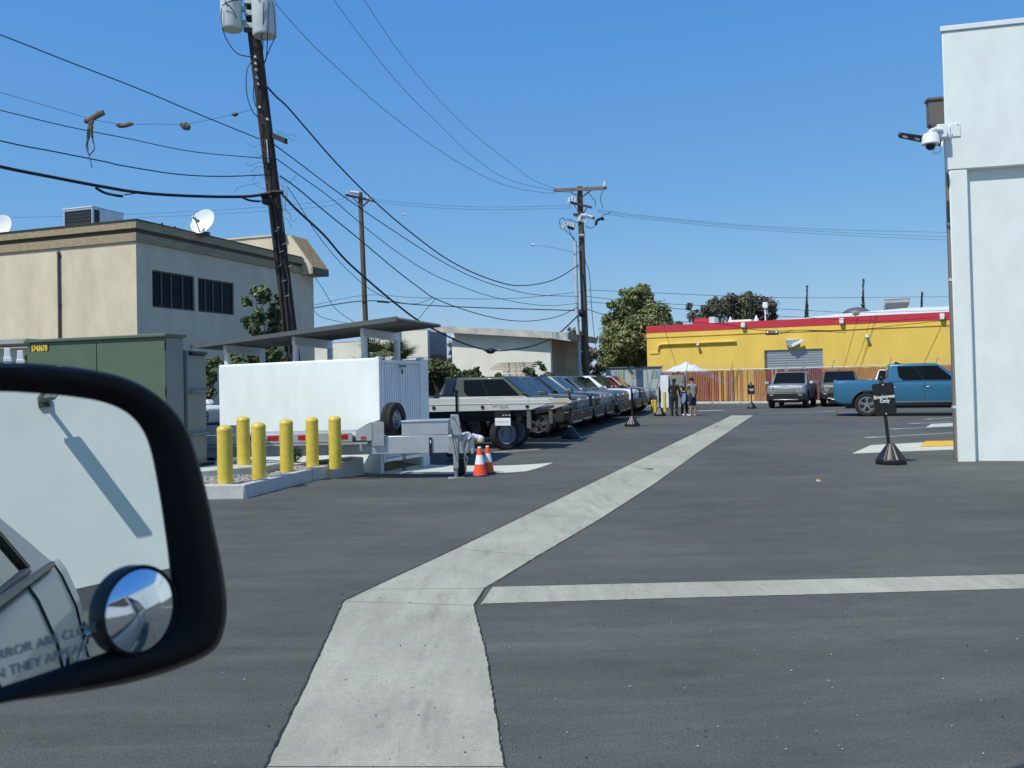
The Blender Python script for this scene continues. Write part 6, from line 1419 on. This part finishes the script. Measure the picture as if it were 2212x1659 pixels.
# ================================================================== signs on weighted stands
def sign_stand(label, base, face, H, pw, ph, lean, txt=None, zc=None, sz=.1, bs=1.0, group='black sign stands in the lot', lean_f=0):
    """base on the ground; face: direction the panel looks; lean: sideways tilt"""
    t = thing('sign_stand', label, 'sign', base, math.atan2(face.y, face.x)+math.pi/2, group)   # local -y is the face
    k = MB(); n = 24; prof_ = [(.285, 0), (.295, .02), (.29, .085), (.275, .10)]
    k.lathe([(r*bs, h*bs) for r, h in prof_], n=8)
    k.build('base_rim', m_black, t, bevel=.008)
    k = MB(); vv = []; ns = 48
    for (h, r) in ((.10, .265), (.36, .085), (.385, .07)):
        for i in range(ns): q = r*(1-(.07 if (i % 6) in (0,) else 0)); a_ = 2*math.pi*i/ns; vv.append((q*bs*math.cos(a_), q*bs*math.sin(a_), h*bs))
    k.add(vv, [(j*ns+i, j*ns+(i+1) % ns, (j+1)*ns+(i+1) % ns, (j+1)*ns+i) for j in range(2) for i in range(ns)]+[tuple(range(2*ns, 3*ns))]); k.build('base', m_signb, t, sharp=25)
    d = Vector((lean, lean_f, 1)).normalized(); sx = Vector((1, 0, -lean)).normalized()
    top = d*H; k = MB().cyl(d*.34*bs, d*(H-.06), .032 if bs > .9 else .03, n=12); pl_ = k.build('pole', m_signb, t); MB().sphere(top+Vector((0, 0, -.01)), .045, 8).build('knob', m_signb, t); MB().cyl(d*(H-.1), d*(H-.05), .045, .03, 12).build('collar', m_signb, t)
    zc = zc or H-.12-ph/2; c = d*zc+Vector((0, -.045, 0))
    k = MB(); rr = .04; pts = []
    for cx__, cz__, a0 in ((1, 1, 0), (-1, 1, 90), (-1, -1, 180), (1, -1, 270)):
        for i in range(5): a_ = R(a0+i*22.5); pts.append(c+sx*(cx__*(pw/2-rr)+rr*math.cos(a_))+d*(cz__*(ph/2-rr)+rr*math.sin(a_)))
    pn = k.prism(pts, (0, .012, 0)).build('panel', m_panel, t)
    k = MB(); 
    for z in (ph/2-.03, -ph/2+.02): q = c+d*z; k.cyl(q, q+Vector((0, -.008, 0)), .014, n=10)
    k.build('bolt', m_ceram, pn)
    if txt: text('lettering', txt, sz, m_refl, pn, c+Vector((0, -.005, 0))+d*.0, (R(90), math.atan(lean), 0), ext=.001, off=sz*.03)
    return t
m_signb = mat('sign_black', (.014, .014, .015), .42); m_panel = mat('sign_panel', (.016, .017, .018), .22)
q = G(1925, 1002); kz = q.y; hs = P(1903, 815, kz).z; pc2 = P(1909.5, 861, kz)
lean = (P(1903, 815, kz).x-q.x)/hs
sign_stand('black Employees Only sign on a weighted stand near the white building', q, Vector((-.04, -1, 0)), hs, .405, .60, lean, 'Employees\nOnly', zc=pc2.z, sz=.092)
q = G(1623.5, 882.5); zs_ = q.y; sign_stand('small far black sign stand before the orange slats, left of the silver pickup', q, Vector((-.3, -1, 0)), P(1623, 826, zs_).z, .34, .5, 0, 'Do Not\nEnter' if False else None, sz=.07, bs=.85)
sgn = bpy.data.objects['sign_stand.001'] if 'sign_stand.001' in bpy.data.objects else None
pnl = [c for c in sgn.children if c.name.startswith('panel')][0]
k = MB(); zc_ = P(1623, 842, zs_).z
for z, a_, b_ in ((.035, -.10, .12), (-.035, -.05, .10)):
    x = a_
    while x < b_-.03: w_ = random.uniform(.02, .045); k.box(x, x+w_, -.058, -.05, zc_+z-.02, zc_+z+.02); x += w_+.012
k.build('small_print', m_refl, pnl)
for (x, y, yt, Zs, lb) in ((1232.5, 947, 849.5, None, 'edge on black sign stand beside the dark green car nose'), (1366, 921, 841.6, None, 'edge on black sign stand before the white parked car'), (1425.6, 898.5, 837, None, 'edge on black sign stand at the far end of the row'), (989, 990, 845, 20.0, 'edge on black sign post behind the trailer jack')):
    q = G(x, y) if Zs is None else P(x, y, Zs); q.z = 0
    sign_stand(lb, q, Vector((1, -.04, 0)), P(x, yt, q.y).z, .36, .55, 0, bs=.95)

# ================================================================== people
def skin_mesh(name, chains, m, parent, sub=2):
    bm = bmesh.new(); L_ = bm.verts.layers.skin.verify(); cache = {}; first = True
    def vert(p, r):
        key = tuple(round(c, 4) for c in p)
        if key not in cache:
            v = bm.verts.new(p); v[L_].radius = (r[0], r[1]) if isinstance(r, tuple) else (r, r); cache[key] = v
        return cache[key]
    for ch in chains:
        pv = None
        for p, r in ch:
            v = vert(p, r)
            if pv is not None and pv is not v and bm.edges.get((pv, v)) is None: bm.edges.new((pv, v))
            pv = v
    list(bm.verts)[0][L_].use_root = True
    me = bpy.data.meshes.new(name); bm.to_mesh(me); bm.free(); me.materials.append(m)
    o = bpy.data.objects.new(name, me); COL.objects.link(o); o.parent = parent
    s = o.modifiers.new('skin', 'SKIN'); s.use_smooth_shade = True; ss = o.modifiers.new('sub', 'SUBSURF'); ss.levels = 1; ss.render_levels = sub
    return o
def person(label, loc, yaw, H, arms, legs, top_m, bot_m, shoe_m, shorts=False, hair_m=None, cap=None, longhair=False, sleeve=.5, top_drop=0, head_tilt=.0):
    """local: +x forward, +y left; arms: (elbow, wrist) for left and right; legs: (hip y, foot x, foot y)"""
    t = thing('person', label, 'person', loc, yaw, 'people standing in a group'); f = H/1.72
    S_ = lambda p: tuple(c*f for c in p)
    def C(*ch): return [(S_(p), r*f if not isinstance(r, tuple) else (r[0]*f, r[1]*f)) for p, r in ch]
    pel, wst, che, nek, hb_, hm = (0, 0, .93), (0, 0, 1.08), (.0, 0, 1.30), (-.01, 0, 1.46), (.015+head_tilt*.4, 0, 1.54), (.03+head_tilt, 0, 1.61-.1*head_tilt)
    ht = (.015+head_tilt*1.2, 0, 1.68-.2*head_tilt)
    ch = [C((pel, (.10, .075)), (wst, (.085, .062)), (che, (.11, .075)), (nek, .055), (hb_, .075), (hm, (.082, .095)), (ht, .06))]
    cl_top = [C(((0, 0, .80), (.165, .13)), (pel, (.158, .122)), (wst, (.142, .108)), (che, (.158, .115)), ((-.01, 0, 1.43), .075))]
    if top_drop: cl_top = [C(((0, 0, .80-top_drop), (.175, .14)), (pel, (.155, .12)), (wst, (.14, .105)), (che, (.158, .115)), ((-.01, 0, 1.43), .075))]
    nose = [C((hm, (.082, .095)), ((.115+head_tilt, 0, 1.595), .016))]
    ears = [C((hm, (.082, .095)), ((.02+head_tilt, s*.092, 1.6), .018)) for s in (-1, 1)]
    ch += nose+ears
    for s, (el_, wr_) in zip((1, -1), arms):
        sh = (0, s*.19, 1.40)
        ch.append(C((che, (.11, .075)), (sh, .058), (el_, .042), (wr_, .030)))
        d = (Vector(wr_)-Vector(el_)).normalized(); sd = Vector((0, 0, 1)).cross(d); sd = sd.normalized() if sd.length > .1 else Vector((1, 0, 0))
        palm = Vector(wr_)+d*.07; ch.append(C((wr_, .030), (tuple(palm), (.036, .020))))
        for i, ln in enumerate((.06, .075, .07, .052)):
            b_ = palm+sd*(i-1.5)*.018+d*.01; ch.append(C((tuple(palm), (.036, .020)), (tuple(b_+d*ln*.5), .009), (tuple(b_+d*ln+Vector((0, 0, -.015))), .007)))
        tb_ = Vector(wr_)+d*.03+sd*.035; ch.append(C((wr_, .030), (tuple(tb_), .011), (tuple(tb_+d*.035+sd*.01), .008)))
        e2 = Vector(sh).lerp(Vector(el_), sleeve) if sleeve <= 1 else None
        sl_ = C((che, (.158, .115)), (sh, .076), (tuple(e2) if e2 else el_, .062))
        if sleeve > 1: sl_ = C((che, (.158, .115)), (sh, .076), (el_, .056), (tuple(Vector(el_).lerp(Vector(wr_), .92)), .042))
        cl_top.append(sl_)
    cl_bot = [C(((0, 0, 1.10), (.132, .10)), (pel, (.15, .115)))]; shoes = []
    for s, (fx, fy, kx) in zip((1, -1), legs):
        hip = (0, s*.095, .88); kn_ = ((fx)*.5+kx, s*.095+(fy-s*.095)*.5, .48); an = (fx-.02, fy, .08); toe = (fx+.16, fy+s*.02, .035)
        ch.append(C((pel, (.10, .075)), (hip, .08), (kn_, .052), ((fx*.8+kx*.4-.02, (kn_[1]+fy)/2, .30), .054), (an, .036), (toe, .030)))
        if shorts: cl_bot.append(C((pel, (.15, .115)), (hip, .108), (tuple(Vector(hip).lerp(Vector(kn_), 1.05)), .10)))
        else: cl_bot.append(C((pel, (.15, .115)), (hip, .102), (kn_, .072), ((an[0], an[1], .06), .054)))
        shoes.append(C(((fx-.05, fy, .055), .048), ((fx+.06, fy+s*.008, .05), .048), ((fx+.17, fy+s*.02, .036), .036)))
    body = skin_mesh('body', ch, m_skin, t)
    for s in (-1, 1): MB().sphere(S_((.108+head_tilt, s*.032, 1.625)), .011*f, 6).build('eye', m_clblk, t)
    MB().obox(S_((.112+head_tilt, 0, 1.558)), (.004, 0, 0), (0, .02*f, 0), (0, 0, .004)).build('mouth', m_hat, t)
    skin_mesh('top', cl_top, top_m, t); skin_mesh('shorts' if shorts else 'trousers', cl_bot, bot_m, t)
    for q in shoes: skin_mesh('shoe', [q], shoe_m, t)
    hx = hm[0]
    if hair_m: 
        k = MB().sphere(S_((hx-.018, 0, 1.635)), .108*f, 10, (1, .92, .88)); k.build('hair', hair_m, t)
        if longhair: skin_mesh('ponytail', [C(((hx-.10, 0, 1.62), .05), ((hx-.125, 0, 1.50), .045), ((hx-.12, .01, 1.36), .035), ((hx-.11, .01, 1.26), .015))], hair_m, t)
    if cap:
        k = MB().sphere(S_((hx-.01, 0, 1.655)), .112*f, 10, (1.02, .93, .75)); co = k.build('cap', cap, t)
        MB().prism([S_((hx+.06, -.07, 1.655)), S_((hx+.06, .07, 1.655)), S_((hx+.19, .045, 1.640)), S_((hx+.19, -.045, 1.640))], (0, 0, .012)).build('peak', cap, co)
    return t
def gnd(x, y): q = G(x, y); return Vector((q.x, q.y, 0))
hang = lambda s, fw=0: ((.0+fw*.3, s*.25, 1.13), (.06+fw, s*.27, .88))
q = gnd(1457.5, 899); Hs = 1.64
person('person in black with a long ponytail and shoulder bag, seen from behind', q, R(62), 1.66, (((.02, .25, 1.14), (.18, .20, 1.02)), ((-.02, -.25, 1.13), (.06, -.27, .88))), ((.02, .12, 0), (-.02, -.10, .0)), m_clblk, m_clblk, m_clblk, hair_m=m_hair, longhair=True, sleeve=.6 if False else 1.2, top_drop=.12)
pA = bpy.data.objects['person']
o = MB().box(-.1, .12, -.36, -.27, .82, 1.0).build('shoulder_bag', m_black, None, bevel=.03); o.location = pA.location; o.rotation_euler = pA.rotation_euler; tag(o, 'small black shoulder bag hanging at the hip of the person in black', 'bag')
k = MB().tube(catmull([Vector((0, -.31, 1.0)), Vector((.13, -.16, 1.25)), Vector((.06, .05, 1.47)), Vector((-.1, -.0, 1.4)), Vector((-.13, -.2, 1.2)), Vector((-.05, -.32, 1.0))], 5), .012, 6).build('strap', m_black, o)
q = gnd(1479, 898); person('person in dark clothes and brown beanie between the two others, looking down at a phone', q, R(-60), 1.60, (((.10, .24, 1.15), (.27, .06, 1.16)), ((.10, -.24, 1.15), (.28, -.06, 1.17))), ((.05, .13, 0), (-.03, -.12, 0)), m_clblk, m_clblk, m_shoe, hair_m=m_hat, head_tilt=.03)
pB = bpy.data.objects['person.001']
o = MB().box(.34, .40, -.04, .04, 1.145, 1.157).build('phone', m_black, None, bevel=.003); o.location = pB.location; o.rotation_euler = pB.rotation_euler; tag(o, 'small dark phone held by the person in the beanie', 'phone'); MB().box(.345, .395, -.035, .035, 1.157, 1.159).build('screen', m_glass, o)
q = gnd(1496.5, 899); person('man in black cap, grey shirt and navy shorts with white shoes', q, R(118), 1.68, (((.14, .22, 1.16), (.30, .10, 1.12)), ((.0, -.27, 1.14), (.07, -.26, .90))), ((.02, .12, 0), (.0, -.12, .0)), m_clgry, m_clnav, m_shoe, shorts=True, cap=m_clblk, hair_m=m_hair, head_tilt=.02)
pC = bpy.data.objects['person.002']
k = MB().prism([(.22, .22, 1.02), (.30, .30, 1.0), (.34, .34, .78), (.28, .36, .56), (.16, .34, .55), (.10, .30, .70), (.14, .24, .90)], (.05, -.07, .0)); o = k.build('denim_jacket', m_clblue, None, bevel=.02); o.location = pC.location; o.rotation_euler = pC.rotation_euler; tag(o, 'faded blue jacket hanging over the arm of the man in grey', 'jacket')

# small litter and drain
q = G(1768, 1040); t = thing('litter', 'tiny orange and white scrap of litter lying on the open asphalt', 'litter', (q.x, q.y, 0)); MB().prism([(-.04, -.02, .004), (.03, -.03, .006), (.05, .02, .004), (-.01, .03, .022)], (0, 0, .012)).build('scrap', m_refl, t); MB().sphere((.01, 0, .025), .022, 6, (1.4, 1, .7)).build('peel', m_orange, t)
q = G(1397, 1101/1.085); q = G(1402, 1014); t = thing('drain_hole', 'small dark drain hole cover set in the concrete gutter', 'drain', (q.x, q.y, .006)); MB().lathe([(.10, 0), (.10, .004), (.085, .004)], n=24).build('ring', m_galv, t); MB().cyl((0, 0, .003), (0, 0, .0055), .085, n=24).build('hole', m_black, t)
for x, y, lb in ((1556, 905 if False else 912, 'dark small survey lid in the far gutter, nearer one'), (1548, 922, 'dark small survey lid in the gutter, below its neighbour')):
    q = G(x, y); t = thing('gutter_lid', lb, 'lid', (q.x, q.y, .006), 0, 'small dark lids in the far gutter'); MB().cyl((0, 0, 0), (0, 0, .004), .10, n=16).build('plate', m_dgrey, t); MB().box(-.03, .03, -.01, .01, .004, .008).build('slot', m_black, t)

# ================================================================== the photographer's own car: right flank and wing mirror
cu_ = Vector((.985, .17, 0)).normalized(); cv = Vector((-cu_.y, cu_.x, 0))           # rearwards, outwards
Zm = .78; Cg = P(190, 1150, Zm)
i_ = ray(265, 1115).normalized(); r_out = Vector((cu_.x, cu_.y, .012)).normalized(); gn_ = (r_out-i_).normalized()
o0 = Cg-cv*.22; o0 = Vector((o0.x, o0.y, 0))
t = thing('car', 'pearl coloured car the photo is taken from, its black wing mirror filling the lower left', 'car', o0, rotz_of(cu_))
ci = Matrix.Rotation(-rotz_of(cu_), 3, 'Z')
def LC(p): return ci @ (p-o0)
k = MB().prism([(-1.0, 0, .42), (3.7, 0, .42), (3.7, .03, .75), (3.7, 0, 1.18), (1.0, 0, 1.30), (-1.0, 0, 1.30)], (0, -.06, 0))
# flank: bulged side, belt line rising to the rear, sloping rear quarter
def belt(x): return 1.345 if x < .2 else (1.345+.155*(x-.2)/1.1 if x < 1.3 else 1.50+.015*(x-1.3))
fl = MB(); prof_ = [(-.02, 0), (.02, .05), (.045, .32), (.05, .60), (.03, .83), (-.005, .95), (-.03, 1)]
xs_ = [-1.1, -.5, .2, .75, 1.3, 2.0, 2.9, 3.6, 4.0, 4.25, 4.38]; vv = []
for x in xs_:
    tp = max(0, (x-3.7)/.7); vv += [(x, b_-.30*tp*tp, .40+(belt(x)-.40)*z-.10*tp*tp*z) for b_, z in prof_]
n_ = len(prof_); fl.add(vv, [(i*n_+j, (i+1)*n_+j, (i+1)*n_+j+1, i*n_+j+1) for i in range(len(xs_)-1) for j in range(n_-1)]); bd = fl.build('flank', pt_car, t)
sm = bd.modifiers.new('thick', 'SOLIDIFY'); sm.thickness = .03; sm.offset = -1
for x in (1.02, 2.05, 3.15): MB().tube([Vector((x+.25*(1-z)*(1 if x > 3 else 0), b_+.003, .40+(belt(x)-.40)*z)) for b_, z in prof_], .006, 5).build('door_seam', m_black, t)
k = MB(); k.tube([Vector((x, .047, .40+(belt(x)-.4)*.70)) for x in (-.5, .2, 1.3, 3.6)], .006, 5); k.build('crease', pt_car, t)
def tum(z): return -.03-.42*(z-1.40)
def side_poly(pts, off, th): return MB().prism([(x, tum(z)+off, z) for x, z in pts], (0, -th, 0))
side_poly([(1.0, 1.44), (4.0, 1.50), (3.3, 1.68), (2.55, 1.86), (1.0, 1.93)], 0, .06).build('pillar', pt_car, t, bevel=.012)
side_poly([(1.06, 1.485), (2.62, 1.535), (2.28, 1.80), (1.06, 1.845)], .008, .012).build('rear_door_glass', m_glass, t)
k = MB(); pts = [(1.06, 1.48), (2.64, 1.53), (2.29, 1.805), (1.06, 1.85)]
for a_, b_ in zip(pts, pts[1:]+pts[:1]): k.cyl((a_[0], tum(a_[1])+.008, a_[1]), (b_[0], tum(b_[1])+.008, b_[1]), .017, n=6)
k.build('window_seal', m_black, t)
k = MB(); pts = [(2.80, 1.54), (2.38, 1.86), (1.02, 1.90)]
for a_, b_ in zip(pts, pts[1:]): k.cyl((a_[0], tum(a_[1])+.004, a_[1]), (b_[0], tum(b_[1])+.004, b_[1]), .010, n=6)
k.build('door_gap', m_black, t)
k = MB(); k.tube([Vector((x, -.02, belt(x)+.004)) for x in (-.9, .2, .75, 1.3, 2.0, 3.0)], .013, 6); k.build('belt_seal', m_black, t)
k = MB().prism([(1.0, tum(1.92), 1.91), (2.55, tum(1.85), 1.85), (2.55, -1.3, 1.90), (1.0, -1.3, 1.98)], (0, 0, .03)); k.build('roof', pt_car, t, bevel=.01)
for x in (2.30, 3.45):
    h_ = MB().tube(catmull([Vector((x-.12, .045, 1.20)), Vector((x-.09, .09, 1.205)), Vector((x+.07, .09, 1.205)), Vector((x+.11, .045, 1.20))], 4), .018, 8).build('door_handle', m_chrome, t); MB().sphere((x, .045, 1.20), .085, 8, (1.2, .12, .6)).build('recess', m_black, h_)
MB().lathe([(.24, -.1), (.34, -.11), (.37, -.08), (.37, .08), (.34, .11), (.24, .1)], (3.3, -.06, .37), (0, 1, 0), 32).build('rear_wheel', m_rubber, t)
# --- mirror
glass_px = [(-300, 860), (-150, 842), (0, 840), (70, 843), (150, 850), (220, 862), (270, 882), (308, 915), (332, 965), (350, 1050), (364, 1140), (374, 1220), (378, 1290), (374, 1335), (355, 1368), (310, 1390), (230, 1415), (120, 1452), (0, 1491), (-150, 1530), (-300, 1545), (-380, 1480), (-390, 1200), (-370, 920)]
outer_px = [(-310, 800), (-150, 782), (0, 783), (90, 787), (180, 797), (260, 814), (320, 842), (368, 882), (405, 935), (435, 1030), (460, 1140), (478, 1230), (487, 1300), (483, 1352), (462, 1402), (400, 1437), (290, 1472), (150, 1498), (0, 1519), (-150, 1560), (-320, 1590), (-430, 1520), (-445, 1200), (-430, 850)]
def onplane(p): return hit(p[0], p[1], Cg, gn_)
gi = catmull([onplane(p) for p in glass_px], 4, True); go = catmull([onplane(p) for p in outer_px], 4, True)
N_ = len(gi); gcen = sum(gi, Vector())/N_; ocen = sum(go, Vector())/N_
rings = []
def ring(f_): rings.append([LC(f_(i)) for i in range(N_)])
ring(lambda i: gi[i]+(gcen-gi[i]).normalized()*.004-gn_*.004); ring(lambda i: gi[i]+gn_*.004)
ring(lambda i: gi[i].lerp(go[i], .35)+gn_*.012); ring(lambda i: gi[i].lerp(go[i], .75)+gn_*.012); ring(lambda i: go[i]+gn_*.002)
ring(lambda i: go[i].lerp(ocen, .0)-gn_*.03); ring(lambda i: go[i].lerp(ocen, .08)-gn_*.07); ring(lambda i: go[i].lerp(ocen, .3)-gn_*.11); ring(lambda i: go[i].lerp(ocen, .7)-gn_*.135)
k = MB(); k.add([p for r_ in rings for p in r_], [(a_*N_+i, a_*N_+(i+1) % N_, (a_+1)*N_+(i+1) % N_, (a_+1)*N_+i) for a_ in range(len(rings)-1) for i in range(N_)]+[tuple(range((len(rings)-1)*N_, len(rings)*N_))])
m_mh = mat('mirror_housing', (.004, .004, .0045), .5, bump=.25, bs=500, spec=.17)
mh = k.build('wing_mirror', m_mh, t, sharp=60)
m_mir = mat('mirror_glass', (.80, .86, .84), .0, 1.0)
MB().quad(*[LC(gi[i]+(gcen-gi[i]).normalized()*.0015-gn_*.001) for i in range(N_)]).build('mirror_glass', m_mir, mh)
k = MB().obox(LC(P(-420, 1350, .72)+cv*-.03), ci @ cu_*.04, ci @ cv*.10, (0, 0, .05)); k.build('arm', m_mh, mh, bevel=.015)
bc = onplane((292, 1318)); bl = LC(bc); bn = ci @ gn_; rb = .0415
k = MB().lathe([(rb*1.01, -.002), (rb*1.015, .006), (rb*.995, .009), (rb*.975, .0095), (rb*.965, .0075)], bl, bn, 48); k.build('spot_mirror_ring', m_black, mh)
Rc = .085; c0h = math.sqrt(Rc*Rc-(rb*.965)**2)
k = MB(); pr = [(rb*.965*u, .0075+math.sqrt(Rc*Rc-(rb*.965*u)**2)-c0h) for u in [1-i/14 for i in range(15)]]; k.lathe(pr, bl, bn, 56); k.build('spot_mirror', mat('spot_mirror_glass', (.72, .78, .86), .0, 1.0), mh, sharp=180)
# etched warning on the glass, upright as seen by the driver
zl_ = (Vector((0, 0, 1))-gn_*gn_.z).normalized(); xl_ = zl_.cross(gn_).normalized()
m_etch = mat('etched_letters', (.27, .285, .275), .6)
for s_, px_, py_ in (('OBJECTS IN MIRROR ARE CLOSER', 226, 1349), ('THAN THEY APPEAR', 190, 1397)):
    c_ = onplane((px_, py_)); o = text('lettering', s_, .0115, m_etch, mh, LC(c_+gn_*.0004), (0, 0, 0), 'RIGHT', ext=.0001, sx=1.0)
    mt = Matrix((ci @ xl_, ci @ zl_, bn)).transposed(); o.rotation_euler = mt.to_euler()
# the lamp on the wing wall whose shadow shows in the mirror
def mir_hit(px_, py_, X):
    p = onplane((px_, py_)); d = ray(px_, py_).normalized(); r_ = d-gn_*2*d.dot(gn_); return p+r_*((X-p.x)/r_.x)
m0 = mir_hit(95, 868, 20.2); m1 = mir_hit(232, 1037, 20.2)
print('WING LAMP', m0, m1, LD)
t2 = thing('wall_lamp', 'flat bronze floodlight arm on the building wing reflected in the wing mirror', 'lamp', m0)
dl_ = m1-m0; Ll = 1.75
k = MB().box(-.08, 0, -.12, .12, -.12, .12); k.cyl((0, 0, 0), (-Ll*.28, 0, 0), .05, n=8); k.build('bracket', m_bronze, t2); MB().box(-Ll, -Ll*.27, -.17, .17, -.05, .05).build('head', m_bronze, t2, bevel=.02); MB().box(-Ll*.95, -Ll*.6, -.12, .12, -.065, -.05).build('lens', m_lk, t2)
